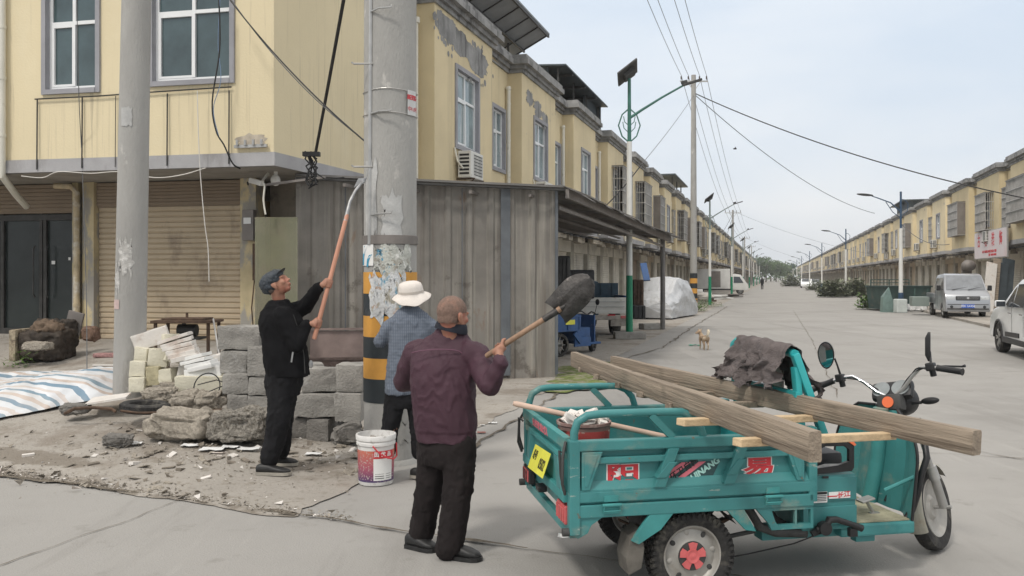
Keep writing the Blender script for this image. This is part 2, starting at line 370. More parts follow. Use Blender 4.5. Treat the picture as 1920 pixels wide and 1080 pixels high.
M_HANDLE = mat('tool_handle_wood', (.50, .245, .165), .6, var=.15, scale=8, stretch=(3, 3, .4))
M_HANDLE2 = mat('worn_brown_handle', (.27, .17, .11), .55, var=.25, scale=8, stretch=(3, 3, 1))
M_HANDLE3 = mat('pinkish_pale_handle', (.52, .38, .30), .6, var=.15, scale=8)
M_IRON = mat('worked_iron', (.065, .061, .058), .5, metal=.6, var=.45, scale=14, bump=.3, stain=(.22, .2, .19, .7), sfac=.55, sscale=9)
M_STEEL = mat('worn_grey_steel', (.33, .33, .33), .45, metal=.6, var=.3, scale=16)
M_SKIN = mat('skin', (.47, .255, .17), .55, var=.14, scale=24, stain=(.40, .13, .09, .5), sfac=.55, sscale=14)
M_SKIN2 = mat('reddish_skin', (.33, .165, .11), .55, var=.16, scale=24, stain=(.36, .10, .07, .55), sfac=.5, sscale=11)
M_HAIRG = mat('short_grey_hair', (.17, .13, .11), .9, var=.5, scale=60, bump=.8, bscale=220)
M_HAIRD = mat('dark_hair', (.03, .027, .025), .7, var=.4, scale=60)
M_PURP = mat('plum_jacket_cloth', (.058, .026, .038), .62, var=.16, scale=5, bump=.3, bscale=160, spec=.3)
M_NAVY = mat('navy_collar', (.012, .014, .022), .85, var=.2, scale=9)
M_BLK = mat('black_wool', (.0085, .0085, .0095), .95, var=.3, scale=14, bump=.4, bscale=200, spec=.15)
M_TROU = mat('black_trousers', (.0115, .0115, .013), .85, var=.25, scale=7, bump=.2, bscale=150, spec=.2)
M_TROU2 = mat('brown_black_trousers', (.017, .0135, .0135), .85, var=.25, scale=7, bump=.2, bscale=150, spec=.2)
M_CAP = mat('slate_cap_leather', (.032, .040, .050), .45, var=.35, scale=16, bump=.5, bscale=70)
M_HATW = mat('cream_hat_cotton', (.66, .61, .56), .9, var=.07, scale=20, bump=.2, bscale=150)
M_SHOE = mat('black_shoe', (.02, .02, .02), .5, var=.4, scale=16)
M_SOLE = mat('grey_sole', (.30, .28, .24), .8, var=.2, scale=16)
M_LEAF = mat('leaves', (.055, .095, .03), .75, var=.55, scale=1.1, world=True)
M_LEAFW = mat('weed_leaves', (.095, .17, .035), .75, var=.5, scale=5, world=True)
M_TRUNK = mat('bark', (.10, .08, .06), .9, var=.3)
M_GREEN = mat('pole_green_paint', (.01, .20, .105), .45, var=.1, scale=3, stain=(.2, .24, .2, .5), sfac=.62, sscale=5)
M_POLEW = mat('pole_white_paint', (.64, .64, .61), .5, var=.08, scale=2, stain=(.36, .34, .3, .6), sfac=.6, sscale=3, sstretch=(1, 1, .4))
M_POLEB = mat('pole_blue_paint', (.03, .07, .13), .5, var=.2, scale=2)
M_WIRE = mat('black_cable', (.018, .018, .018), .6, var=.2)
M_WIREG = mat('grey_wire', (.10, .105, .11), .6, var=.2)
M_WIREW = mat('white_wire', (.60, .58, .54), .6, var=.1)
M_SOLAR = mat('solar_cells', (.02, .028, .045), .2, var=.3, scale=8, spec=.7)
M_CERAM = mat('dark_ceramic', (.06, .045, .04), .3, var=.2)
M_VAN = mat('silver_car_paint', (.34, .35, .365), .3, metal=.5, var=.04, scale=2, coat=.6)
M_SUV = mat('white_car_paint', (.80, .82, .82), .3, var=.03, scale=2, coat=.7)
M_CGLASS = mat('car_glass', (.03, .035, .04), .06, var=.3, scale=2, spec=.8)
M_ORANGE = mat('stripe_orange', (.56, .28, .055), .7, var=.15, scale=4, stain=(.3, .16, .06, .6), sfac=.6, sscale=6)
M_STRIPEB = mat('stripe_black', (.020, .026, .030), .6, var=.3, scale=4, stain=(.1, .1, .1, .6), sfac=.6, sscale=7)
M_PAPER = mat('paper_scrap', (.66, .66, .65), .8, var=.12, scale=12)
M_COVER = mat('silver_car_cover', (.52, .53, .54), .5, metal=.25, var=.08, scale=3, bump=.8, bscale=7, stain=(.36, .35, .32, .5), sfac=.57, sscale=1.6)
M_BLUET = mat('blue_cargo_paint', (.035, .09, .22), .5, var=.2, scale=4, stain=(.25, .25, .24, .5), sfac=.6, sscale=6)
M_TRUCKW = mat('truck_white', (.60, .60, .58), .45, var=.08, scale=2)
M_ORL = mat('orange_plastic', (.75, .17, .07), .4, var=.08)
M_BUCKW = mat('bucket_white', (.66, .65, .63), .55, var=.1, scale=9, stain=(.32, .3, .27, .7), sfac=.56, sscale=12)

def checked_shirt():
    m = bpy.data.materials.new('blue_check_cotton'); m.use_nodes = True; n = m.node_tree; b = n.nodes['Principled BSDF']; L = n.links.new
    b.inputs['Roughness'].default_value = .9; t = n.nodes.new('ShaderNodeTexCoord'); last = None
    def wv(direction, sc):
        q = n.nodes.new('ShaderNodeTexWave'); q.bands_direction = direction; q.inputs['Scale'].default_value = sc; q.inputs['Distortion'].default_value = .6
        q.inputs['Detail'].default_value = 1; L(t.outputs['Object'], q.inputs['Vector']); return q.outputs['Fac']
    mm = n.nodes.new('ShaderNodeMath'); wz = n.nodes.new('ShaderNodeMath'); wz.operation = 'MULTIPLY'; wz.inputs[1].default_value = .45; L(wv('Z', 12), wz.inputs[0]); L(wv('X', 20), mm.inputs[0]); L(wz.outputs[0], mm.inputs[2])
    h = n.nodes.new('ShaderNodeMath'); h.operation = 'MULTIPLY'; h.inputs[1].default_value = .5; mm.operation = 'MULTIPLY_ADD'; mm.inputs[1].default_value = 1; L(mm.outputs[0], h.inputs[0])
    r = n.nodes.new('ShaderNodeValToRGB'); r.color_ramp.elements[0].color = (.10, .12, .155, 1); r.color_ramp.elements[1].color = (.19, .212, .25, 1)
    r.color_ramp.elements[0].position = .25; r.color_ramp.elements[1].position = .9
    L(h.outputs[0], r.inputs[0]); L(r.outputs[0], b.inputs['Base Color']); return m
M_SHIRT = checked_shirt()
def tarp_mat():
    m = bpy.data.materials.new('striped_woven_tarp'); m.use_nodes = True; n = m.node_tree; b = n.nodes['Principled BSDF']; L = n.links.new
    b.inputs['Roughness'].default_value = .6; a = n.nodes.new('ShaderNodeAttribute'); a.attribute_name = 'stripe'
    r = n.nodes.new('ShaderNodeValToRGB'); r.color_ramp.interpolation = 'CONSTANT'
    els = [(0, (.60, .62, .64)), (.16, (.16, .25, .33)), (.30, (.60, .62, .64)), (.44, (.52, .44, .39)), (.56, (.62, .64, .66)), (.70, (.20, .29, .36)), (.80, (.63, .64, .66)), (.90, (.55, .50, .47))]
    while len(r.color_ramp.elements) < len(els): r.color_ramp.elements.new(.5)
    for q, (p, c) in zip(r.color_ramp.elements, els): q.position = p; q.color = (*c, 1)
    fr_ = n.nodes.new('ShaderNodeMath'); fr_.operation = 'FRACT'; L(a.outputs['Fac'], fr_.inputs[0]); L(fr_.outputs[0], r.inputs[0])
    q = n.nodes.new('ShaderNodeTexNoise'); q.inputs['Scale'].default_value = 3; q.inputs['Detail'].default_value = 6
    t = n.nodes.new('ShaderNodeTexCoord'); L(t.outputs['Object'], q.inputs['Vector'])
    r2 = n.nodes.new('ShaderNodeValToRGB'); r2.color_ramp.elements[0].position = .45; r2.color_ramp.elements[1].position = .75
    r2.color_ramp.elements[0].color = (0, 0, 0, 1); r2.color_ramp.elements[1].color = (.6, .6, .6, 1); L(q.outputs['Fac'], r2.inputs[0])
    mm = n.nodes.new('ShaderNodeMix'); mm.data_type = 'RGBA'; L(r2.outputs[0], mm.inputs['Factor']); L(r.outputs[0], mm.inputs[6]); mm.inputs[7].default_value = (.40, .36, .31, 1)
    L(mm.outputs[2], b.inputs['Base Color']); return m
M_TARP = tarp_mat()
M_FORE2 = M_FORE.copy(); M_FORE2.name = 'soiled_pavement'
def soil_mix(m):
    n = m.node_tree; L = n.links.new; b = n.nodes['Principled BSDF']; old = b.inputs['Base Color'].links[0].from_socket
    a = n.nodes.new('ShaderNodeAttribute'); a.attribute_name = 'soil'; g = n.nodes.new('ShaderNodeNewGeometry'); q = n.nodes.new('ShaderNodeTexNoise'); q.inputs['Scale'].default_value = 5; q.inputs['Detail'].default_value = 9; q.inputs['Roughness'].default_value = .7
    L(g.outputs['Position'], q.inputs['Vector']); ad = n.nodes.new('ShaderNodeMath'); L(a.outputs['Fac'], ad.inputs[0]); L(q.outputs['Fac'], ad.inputs[1]); r = n.nodes.new('ShaderNodeValToRGB'); r.color_ramp.elements[0].position = .80; r.color_ramp.elements[1].position = .93; r.color_ramp.elements[1].color = (.85, .85, .85, 1)
    L(ad.outputs[0], r.inputs[0]); mm = n.nodes.new('ShaderNodeMix'); mm.data_type = 'RGBA'; L(r.outputs[0], mm.inputs['Factor']); L(old, mm.inputs[6]); mm.inputs[7].default_value = (.185, .16, .13, 1); L(mm.outputs[2], b.inputs['Base Color'])
soil_mix(M_FORE2)
# ================================================================ GROUND
mb = MB(); xs = [-3000, -400, -60, -20, -8, -4, -2, 0, 1, 2, 3, 4, 6, 10, 20, 60, 400, 3000]; ys = [-60, -10, 0, 2, 3, 4, 5, 6, 7, 9, 12, 18, 30, 80, 300, 1000, 4000]
for i in range(len(xs) - 1):
    for j in range(len(ys) - 1): mb.quad((xs[i], ys[j], 0), (xs[i + 1], ys[j], 0), (xs[i + 1], ys[j + 1], 0), (xs[i], ys[j + 1], 0))
tag(mb.build('road', M_ROAD, weld=True), kind='structure')
QD = Vector((.905, -.426, 0))
def rand_edge(v, a=.12): return a * fbm((v * 1.7, 3.1, 0)) + a * .5 * fbm((v * 7, 9.1, 0))
mb = MB(); ns, ne = 150, 84; grid = []
for j in range(ne + 1):
    e = 14.5 * (j / ne) ** 1.25
    smax = (-3.4 - ROAD_E0.x - .426 * e + TAN * (ROAD_E0.y + .905 * e)) / (.905 + .426 * TAN) + rand_edge(e * .5, .12)
    row = []
    for i in range(ns + 1):
        s_ = -15 + (smax + 15) * (i / ns) ** .7
        p = ROAD_E0 + QD * s_ + ROAD_N * (e if j else rand_edge(s_, .04))
        z = gz(p.x, p.y) + .007
        if 0 < j < ne and i < ns: z += .006 + .012 * abs(fbm((p.x * 2.3, p.y * 2.3, 0))) + .004 * fbm((p.x * 9, p.y * 9, 1))
        row.append((p.x, p.y, z))
    grid.append(row)
for j in range(ne):
    for i in range(ns): mb.quad(grid[j][i], grid[j][i + 1], grid[j + 1][i + 1], grid[j + 1][i])
def soil(x, y):
    s = .62 * math.exp(-(((x + 4.6) / 1.3) ** 2 + ((y - 7.75 + .42 * (x + 4.35)) / .22) ** 2) ** 1.5)
    e = (Vector((x, y, 0)) - ROAD_E0).dot(ROAD_N); s = max(s, .42 * math.exp(-(e / .10) ** 2), .40 * math.exp(-((x + 2.7) / 1.5) ** 2 - ((y - 8.5) / .9) ** 2), .34 * math.exp(-((x + 1.6) / 1.2) ** 2 - ((y - 7.6) / .5) ** 2), .3 * math.exp(-((x + 3.2) / 2) ** 2 - ((y - 12.4) / 1.2) ** 2))
    return s
fme = mb.mesh('forecourt', M_FORE2, 'all', weld=True); sa = fme.attributes.new('soil', 'FLOAT', 'POINT'); sa.data.foreach_set('value', [soil(v.co.x, v.co.y) for v in fme.vertices]); tag(link('forecourt', fme), kind='structure')
mb = MB()
for i in range(60):
    t0, t1 = 7 + i * 5.6, 7 + (i + 1) * 5.6
    mb.quad(st(t0, -2, .003), st(t0, 3.75 + .1 * fbm((i, 0, 0)), .003), st(t1, 3.75 + .1 * fbm((i + 1, 0, 0)), .003), st(t1, -2, .003))
tag(mb.build('pavement', M_FORE, weld=True), kind='structure')
mb = MB()
for i in range(90):
    t0, t1 = 6 + i * 5.6, 6 + (i + 1) * 5.6
    for (a, b) in ((13.9, 20.2),): mb.quad(st(t0, a, .09), st(t1, a, .09), st(t1, b, .09), st(t0, b, .09))
    mb.quad(st(t0, 13.9, 0), st(t0, 13.9, .09), st(t1, 13.9, .09), st(t1, 13.9, 0))
tag(mb.build('far_pavement', M_FORE, weld=True), kind='structure')
# cracks and joints in the concrete
M_JOINT = mat('joint_soil', (.15, .128, .10), .98, var=.4, scale=20, world=True, bump=1, bscale=50)
def strip(pts, w_, z=.011, k=7, amp=.05, fz=None):
    mb = MB(); P = []
    for i in range(len(pts) - 1):
        a, b = Vector((*pts[i], 0)), Vector((*pts[i + 1], 0)); m = max(2, int((b - a).length * k))
        for j in range(m): P.append(a.lerp(b, j / m))
    P.append(Vector((*pts[-1], 0))); L = []; Rr = []
    for i, p in enumerate(P):
        d = (P[min(i + 1, len(P) - 1)] - P[max(i - 1, 0)]).normalized(); nn = Vector((-d.y, d.x, 0))
        o = nn * amp * fbm((p.x * 2, p.y * 2, w_ * 50)); ww = w_ * (.25 + 1.3 * abs(fbm((p.x * 5, p.y * 5, 4))))
        zz = (gz(p.x, p.y) if fz else 0) + z
        L.append((p + o + nn * ww) + Vector((0, 0, zz))); Rr.append((p + o - nn * ww) + Vector((0, 0, zz)))
    for i in range(len(P) - 1): mb.quad(L[i], Rr[i], Rr[i + 1], L[i + 1])
    return mb
tag(strip([(-11, 10.45), (-4.41, 7.3), (-2.61, 6.58), (-1.53, 6.09)], .05, .016, 14, .05).build('joint_seam', M_JOINT), kind='structure')
tag(strip([(-1.6, 6.12), (-.59, 5.62), (.1, 5.32)], .02, .017, 14, .04).build('thin_seam', M_JOINT), kind='structure')
tag(strip([(.1, 5.32), (.6, 5.12), (1.6, 4.72)], .007, .008, 14, .04).build('hairline_seam', M_JOINT), kind='structure')
tag(strip([(-2.5, 6.55), (-2.9, 5.3), (-3.4, 4.2), (-3.9, 3.2)], .006, .008, 12, .05).build('hairline_crack', M_JOINT), kind='structure')
tag(strip([(3.9, 9.4), (5.2, 7.2), (6.4, 5.2)], .008, .008, 8, .04).build('slab_crack', M_JOINT), kind='structure')
tag(strip([(1.6, 16.0), (3.6, 20.5), (6.8, 31.2), (12.5, 49.5)], .03, .014, 4, .08).build('kerb_seam', M_JOINT), kind='structure')
tag(strip([(-.4, 8.4), (.35, 11.2), (1.6, 16)], .03, .016, 8, .08).build('pavement_seam', M_JOINT), kind='structure')
for P_ in ([(5.2, 14), (9.5, 15.5), (14, 16)], [(1.0, 9.2), (4.2, 8.2), (8.5, 6.9)], [(6.5, 22), (12, 20.3), (16, 19)], [(-3.0, 4.6), (.2, 3.6), (3, 2.7)], [(4.6, 12), (8.4, 24), (14.5, 44)]): tag(strip(P_, .009, .008, 4, .05).build('cross_seam', M_JOINT), kind='structure')
# moss in the pavement near the shed
M_MOSS = mat('moss', (.13, .16, .045), .95, var=.4, scale=6, world=True, bump=.6, stain=(.25, .23, .16, 1), sfac=.5, sscale=5, swidth=.05)
mb = MB()
for (t_, d_, r_) in ((2.2, 4.1, .5), (3.1, 4.0, .55), (4.2, 3.6, .45), (5.3, 3.9, .4), (1.5, 3.9, .3)):
    c = st(t_, d_); pts = [(c.x + r_ * (1 + .5 * fbm((i * .7, t_, 0))) * math.cos(i * .393), c.y + 1.4 * r_ * (1 + .5 * fbm((i * .7, t_, 3))) * math.sin(i * .393), .022 + t_ * .0007) for i in range(16)]
    mb.add(pts, [list(range(16))])
tag(mb.build('moss', M_MOSS), kind='stuff')

# ================================================================ HOUSES
def shutter(mb, o, ax, nrm, L, z0, z1, pitch=.085, dep=.016):
    o = Vector(o); ax = Vector(ax); nrm = Vector(nrm); n = max(2, int((z1 - z0) / pitch)); h = (z1 - z0) / n
    for i in range(n):
        za = z0 + i * h
        pr = [(za, 0), (za + h * .3, dep), (za + h * .85, dep), (za + h, 0)]
        for (a, da), (b, db) in zip(pr[:-1], pr[1:]):
            p = [o + nrm * da, o + ax * L + nrm * da, o + ax * L + nrm * db, o + nrm * db]
            mb.quad(*[Vector((q.x, q.y, z)) for q, z in zip(p, (a, a, b, b))])
def window_parts(parent, o, ax, nrm, L, z0, z1, split=.62, casements=2, surround=.10, glass=None):
    """grey surround, white frame, glass: window > surround, pane"""
    o = Vector(o); ax = Vector(ax); nrm = Vector(nrm); rot = frame3(o, ax, (0, 0, 1))
    # local: x along, y up, z = ax x up ; flip to outward
    sgn = 1 if (ax.cross(Vector((0, 0, 1)))).dot(nrm) > 0 else -1
    def B(mb, xa, xb, za, zb, d0, d1): mb.box(((xa + xb) / 2, (za + zb) / 2, sgn * (d0 + d1) / 2), (xb - xa, zb - za, abs(d1 - d0)), T=rot)
    f = MB(); t = .055
    B(f, 0, L, z0, z0 + t, -.12, -.06); B(f, 0, L, z1 - t, z1, -.12, -.06); B(f, 0, t, z0 + t, z1 - t, -.12, -.06); B(f, L - t, L, z0 + t, z1 - t, -.12, -.06)
    zs = z0 + (z1 - z0) * split; B(f, t, L - t, zs, zs + t, -.121, -.055)
    for i in range(1, casements): B(f, L * i / casements - t / 2, L * i / casements + t / 2, z0 + t, zs, -.119, -.05); B(f, L * i / casements - t / 2, L * i / casements + t / 2, zs + t, z1 - t, -.119, -.062)
    B(f, L / casements + .03, L - t, z0 + t, z0 + t + .035, -.118, -.055); B(f, L / casements + .03, L - t, zs - .035, zs, -.118, -.055); B(f, L - t - .035, L - t, z0 + t + .035, zs - .035, -.118, -.055)
    fo = f.build('window', M_WHITE, parent)
    g = MB(); B(g, t, L - t, z0 + t, z1 - t, -.10, -.09); g.build('pane', glass or M_GLASS, fo)
    s = MB(); w_ = surround
    if w_:
        B(s, -w_, 0, z0 - w_, z1 + w_, .001, .035); B(s, L, L + w_, z0 - w_, z1 + w_, .001, .035); B(s, 0, L, z0 - w_, z0, .001, .045); B(s, 0, L, z1, z1 + w_, .001, .035)
        B(s, 0, .004, z0, z1, -.15, 0); B(s, L - .004, L, z0, z1, -.15, 0); B(s, .004, L - .004, z0, z0 + .004, -.15, 0); B(s, .004, L - .004, z1 - .004, z1, -.15, 0)
        s.build('surround', M_SURR, fo)
    return fo
def add_ac(parent, x, y, z, sgn=1):
    m = MB(); m.cbox((x, y + .22, z), (.82, .30, .58), .02); ob = m.build('air_conditioner', M_AC, parent, bevel=0)
    g = MB()
    for i in range(7): g.box((x + (-.25 + .085 * i) - .06, y + .372, z), (.012, .006, .46))
    for i in range(7): g.box((x - .06, y + .374, z - .21 + i * .07), (.53, .006, .012))
    for sx in (-1, 1):
        for i in range(6): g.box((x + sx * .4125, y + .22, z - .2 + i * .08), (.006, .22, .045))
    g.build('grille', M_BLACK, ob)
    b = MB(); b.bar((x - .3, y, z - .31), (x - .3, y + .42, z - .31), .03, .03); b.bar((x + .3, y, z - .31), (x + .3, y + .42, z - .31), .03, .03); b.bar((x + .3, y + .02, z - .55), (x + .3, y + .4, z - .33), .02, .02); b.bar((x - .3, y + .02, z - .55), (x - .3, y + .4, z - .33), .02, .02)
    b.build('bracket', M_RUST, ob)
    p = MB(); p.tube([(x + sgn * .41, y + .2, z - .1), (x + sgn * .5, y + .1, z + .05), (x + sgn * .48, y + .02, z + .35)], .02, 6); p.build('hose', M_PIPE, ob)
    return ob
def add_cage(parent, x0, x1, y, z0, z1, dep=.42, style=0):
    m = MB(); L = x1 - x0
    for i in range(int(L / .12) + 1): m.box((x0 + i * .12, y + dep, (z0 + z1) / 2), (.022, .022, z1 - z0))
    for xx in (x0, x1):
        for i in range(4): m.box((xx, y + dep * (i / 4), (z0 + z1) / 2), (.022, .022, z1 - z0))
    for z in [z0 + (z1 - z0) * q for q in (0, .25, .5, .75, 1)]:
        m.box(((x0 + x1) / 2, y + dep + .016, z), (L, .03, .035)); m.box((x0, y + dep / 2, z), (.035, dep, .035)); m.box((x1, y + dep / 2, z), (.035, dep, .035))
    ob = m.build('window_cage', M_CAGEBAR, parent)
    s = MB()
    if style != 2:
        a, b = ((x0 + L * .0, x0 + L * .52) if style == 0 else (x0 + L * .48, x1))
        s.box(((a + b) / 2, y + dep - .02, (z0 + z1) / 2), (b - a, .012, z1 - z0 - .05))
        xx = x0 - .02 if style == 0 else x1 + .02
        s.box((xx, y + dep / 2, (z0 + z1) / 2), (.012, dep, z1 - z0 - .05))
    s.box(((x0 + x1) / 2, y + dep / 2, z1 + .03), (L + .1, dep + .1, .02)); s.box(((x0 + x1) / 2, y + dep / 2, z0 - .02), (L, dep, .02))
    s.build('sheet_panel', M_CAGE, ob)
    return ob
EAVE, TOP, SOF = 7.3, 7.76, 3.34
def house_shell(W_, bw, parent, wins, gmats=(0, 0), join=False):
    """upper floor with a projecting bay (x -bw..0) and a recessed strip, grey band and cornice, shop front below"""
    bay = .4; w_ = MB()
    hb = [(x - (-bw), x + l - (-bw), z0, z1) for (x, l, z0, z1) in wins if x > -bw]
    hr = [(x + W_, x + l + W_, z0, z1) for (x, l, z0, z1) in wins if x < -bw]
    w_.wall((-bw, bay, 0), (1, 0, 0), (0, 1, 0), bw, SOF + .22, EAVE, hb)
    w_.wall((-W_, 0, 0), (1, 0, 0), (0, 1, 0), W_ - bw, SOF + .22, EAVE, hr)
    for xx in (0, -bw): w_.quad((xx, 0, SOF + .22), (xx, bay, SOF + .22), (xx, bay, EAVE), (xx, 0, EAVE))
    for xx in (0, -W_): w_.quad((xx, 0, SOF), (xx, -8, SOF), (xx, -8, EAVE), (xx, 0, EAVE)); w_.quad((xx, -1.25, 0), (xx, -8, 0), (xx, -8, SOF), (xx, -1.25, SOF))
    w_.quad((-W_, -8, 0), (0, -8, 0), (0, -8, EAVE), (-W_, -8, EAVE))
    w_.quad((-W_, -8, EAVE + .05), (0, -8, EAVE + .05), (0, bay, EAVE + .05), (-W_, 0, EAVE + .05))
    parts = [('wall', w_, M_YEL)]
    b = MB(); b.box((-bw / 2, bay / 2 + .01, SOF + .11), (bw + .04, bay + .02, .22)); b.box((-(W_ + bw) / 2 - .01, -.01, SOF + .11), (W_ - bw - .02, .06, .22)); parts.append(('band', b, M_GREYBAND))
    c = MB()
    for (pr, z0, z1) in ((.05, 7.3, 7.40), (.12, 7.40, 7.50), (.24, 7.50, 7.64), (.19, 7.64, TOP)):
        c.box((-bw / 2, (bay + pr) / 2 - .1, (z0 + z1) / 2), (bw + 2 * pr, bay + pr + .2, z1 - z0))
        c.box((-(W_ + bw) / 2 - pr / 2 - .001, pr / 2 - .1, (z0 + z1) / 2 - .001), (W_ - bw - pr - .002, pr + .2, z1 - z0 - .001))
    parts.append(('cornice', c, M_CORN))
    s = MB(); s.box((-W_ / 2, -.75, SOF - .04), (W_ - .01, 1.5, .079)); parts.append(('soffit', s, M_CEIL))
    n = 2; ow = (W_ - .9) / 2; pil = []
    for i in range(3):
        x = -.15 - i * (ow + .3); g = MB(); g.box((x, -1.25, 1.65), (.3, .3, 3.3)); pil.append(x); parts.append(('column', g, M_COLG))
    sh = []
    for i in range(2):
        m = MB(); x1 = pil[i] - .15; x0 = pil[i + 1] + .15
        shutter(m, (x0, -1.3, 0), (1, 0, 0), (0, 1, 0), x1 - x0, 0, 2.75, .11, .02); m.box(((x0 + x1) / 2, -1.25, 3.02), (x1 - x0, .3, .55)); sh.append(m)
    return parts, sh
GM = [M_SHUT, M_SHUTG, M_SHUTD]
def build_house(name, W_, bw, wins, cages=(), acs=(), gm=(0, 1), pipe=True, junk=True, clutter=0):
    t = thing(name, '', 'house'); parts, sh = house_shell(W_, bw, t, wins)
    for nm, m, mt in parts: m.build(nm, mt, t)
    for i, m in enumerate(sh): m.build('roller_shutter', GM[gm[i]], t)
    for (x, l, z0, z1) in wins:
        y = .4 if x > -bw else 0
        window_parts(t, (x, y, 0), (1, 0, 0), (0, 1, 0), l, z0, z1, casements=2 if l < 1.7 else 3, glass=M_GLASSP if random.random() < .6 else M_GLASS)
    for c in cages: add_cage(t, *c)
    for a in acs: add_ac(t, *a)
    if pipe:
        m = MB(); m.tube([(-W_ + .22, .10, EAVE - .5), (-W_ + .22, .07, EAVE - .42)], .075, 10); m.tube([(-W_ + .22, .09, EAVE - .45), (-W_ + .22, .09, SOF + .1)], .055, 8)
        for z in (4.2, 5.4, 6.4): m.tube([(-W_ + .22, .09, z), (-W_ + .22, .09, z + .04)], .063, 8)
        m.build('drainpipe', M_PIPE, t, smooth=True)
    if junk:
        rnd = random.Random(clutter)
        for i in range(5):
            m = MB(); x = -W_ * (i + .5) / 5 + rnd.uniform(-.2, .2); m.box((x, -.1 + rnd.uniform(-.2, .3), SOF - .22 + rnd.uniform(-.06, .04)), (rnd.uniform(.4, 1.1), .22, rnd.uniform(.12, .3))); m.build('awning_roll', M_ROLL, t)
        m = MB()
        m.bar((-W_ + .1, .25, SOF - .12), (-.1, .25, SOF - .16), .05, .06)
        for i in range(6): m.bar((-W_ * (i + .5) / 6, -.9, SOF - .1), (-W_ * (i + .5) / 6, .5, SOF - .16), .03, .05)
        m.build('awning_frame', M_DARKM, t)
    return t
def bake_single(name, t, label, cat, group):
    """far copies too small to show parts: one mesh with the same shapes and materials"""
    mb = MB(); mats = []
    def rec(o):
        for c in o.children:
            if c.type == 'MESH':
                for p in c.data.polygons:
                    mt = c.data.materials[p.material_index]
                    if mt not in mats: mats.append(mt)
                base = len(mb.v); mb.v += [v.co.copy() for v in c.data.vertices]
                for p in c.data.polygons: mb.f.append([base + i for i in p.vertices]); mb.m.append(mats.index(c.data.materials[p.material_index]))
            rec(c)
    rec(t); return mb.mesh(name, mats)
A1 = (-2.9, 1.45, 4.55, 6.2); A2 = (-5.55, 1.1, 4.55, 6.1)
def houses(W_, bw):
    k = W_ / 6.2; v = []
    w1 = (-2.6 * k, 1.37, 4.6, 6.25); w2 = (-5.85 * k, .98, 4.6, 6.15)
    v.append(dict(wins=[w1, w2], acs=[(-1.55 * k, .4, 4.15)], gm=(0, 1)))
    v.append(dict(wins=[w1, w2], cages=[(-3.5 * k, -.9 * k, .4, 4.35, 6.4, .45, 0)], gm=(1, 1), clutter=3))
    v.append(dict(wins=[w1, w2], cages=[(-3.3 * k, -1.2 * k, .4, 4.3, 6.3, .4, 1), (-5.95 * k, -4.75 * k, 0, 4.3, 6.3, .4, 0)], acs=[(-2.9 * k, .4, 3.95)], gm=(1, 2), clutter=5))
    v.append(dict(wins=[w1, w2], cages=[(-5.9 * k, -4.8 * k, 0, 4.4, 6.25, .4, 2)], acs=[(-1.2 * k, .4, 4.2)], gm=(1, 0), clutter=8))
    return v
ROT_L = math.atan2(-U.y, -U.x); ROT_R = math.atan2(U.y, U.x)
def lay_row(side, W_, bw, first, count, t0, seq, labels, far_label, near_n, farlab2):
    protos = {}; singles = {}; group = 'terraced shop houses of the %s row' % side
    for k in range(count):
        vi = seq[k] if k < len(seq) else random.choice([1, 2, 0, 3, 0, 2, 3]); t_ = t0 + k * W_
        if side == 'left': loc, rz = st(t_, 0), ROT_L
        else: loc, rz = st(t_, 18.7), ROT_R
        if vi not in protos:
            protos[vi] = build_house('terraced_house', W_, bw, **houses(W_, bw)[vi]); o = protos[vi]; fresh = True
            bpy.context.view_layer.update()
            singles[vi] = bake_single('terraced_house', o, '', '', '')
        else: fresh = False
        if k < near_n:
            if not fresh: index_kids(); o = copy_tree(protos[vi])
        else:
            if fresh: index_kids(); 
            o = link('terraced_house', singles[vi])
            if fresh:      # prototype not needed at this place: move it out of use by placing it here instead
                bpy.data.objects.remove(o); o = protos[vi]
        o.location = loc; o.rotation_euler = (0, 0, rz)
        tag(o, labels[k] if k < len(labels) else (far_label if k < farlab2[0] else farlab2[1]), 'house', group)
LAB_L = ['first yellow house beyond the corner building, under the big tilted grey roof canopy',
 'second yellow house in the left row, beneath the dark sheet-metal rooftop shed',
 'third yellow house in the left row, its bay window above the tin awning',
 'fourth house of the left row, first one fitted with brown sheet window cages',
 'fifth house of the left row, window cages directly left of the solar street lamp pole',
 'sixth house of the left row, caged windows just right of the solar street lamp pole',
 'seventh house of the left row, between solar lamp pole and tall striped utility pole',
 'eighth house of the left row, seen just left of the striped utility pole']
LAB_R = ['nearest house of the right row, cut by the picture edge, beside the white SUV',
 'second right-row house, caged windows above the pale red-lettered sign',
 'third right-row house, behind the roof of the silver pickup van',
 'fourth right-row house, rising behind the silver van bonnet and its green bins',
 'fifth right-row house, immediately right of the nearest right street lamp pole',
 'sixth right-row house, immediately left of the nearest right street lamp pole',
 'seventh right-row house, below the dark rooftop shed of the right row']
lay_row('left', 6.25, 3.7, 0, 53, 5.2, [0, 0, 0, 1, 1, 2, 3, 1, 2, 1, 2, 3], LAB_L, 'distant caged yellow house in the left row beyond the striped utility pole', 14,
        (30, 'tiny far yellow house near the vanishing end of the left row'))
lay_row('right', 7.5, 5.2, 0, 64, 44.9 - 7.5 * 1, [1, 2, 1, 0, 3, 1, 0, 2, 3, 1], LAB_R, 'distant yellow house in the right row beyond the second right street lamp', 12,
        (26, 'tiny far yellow house near the vanishing end of the right row'))

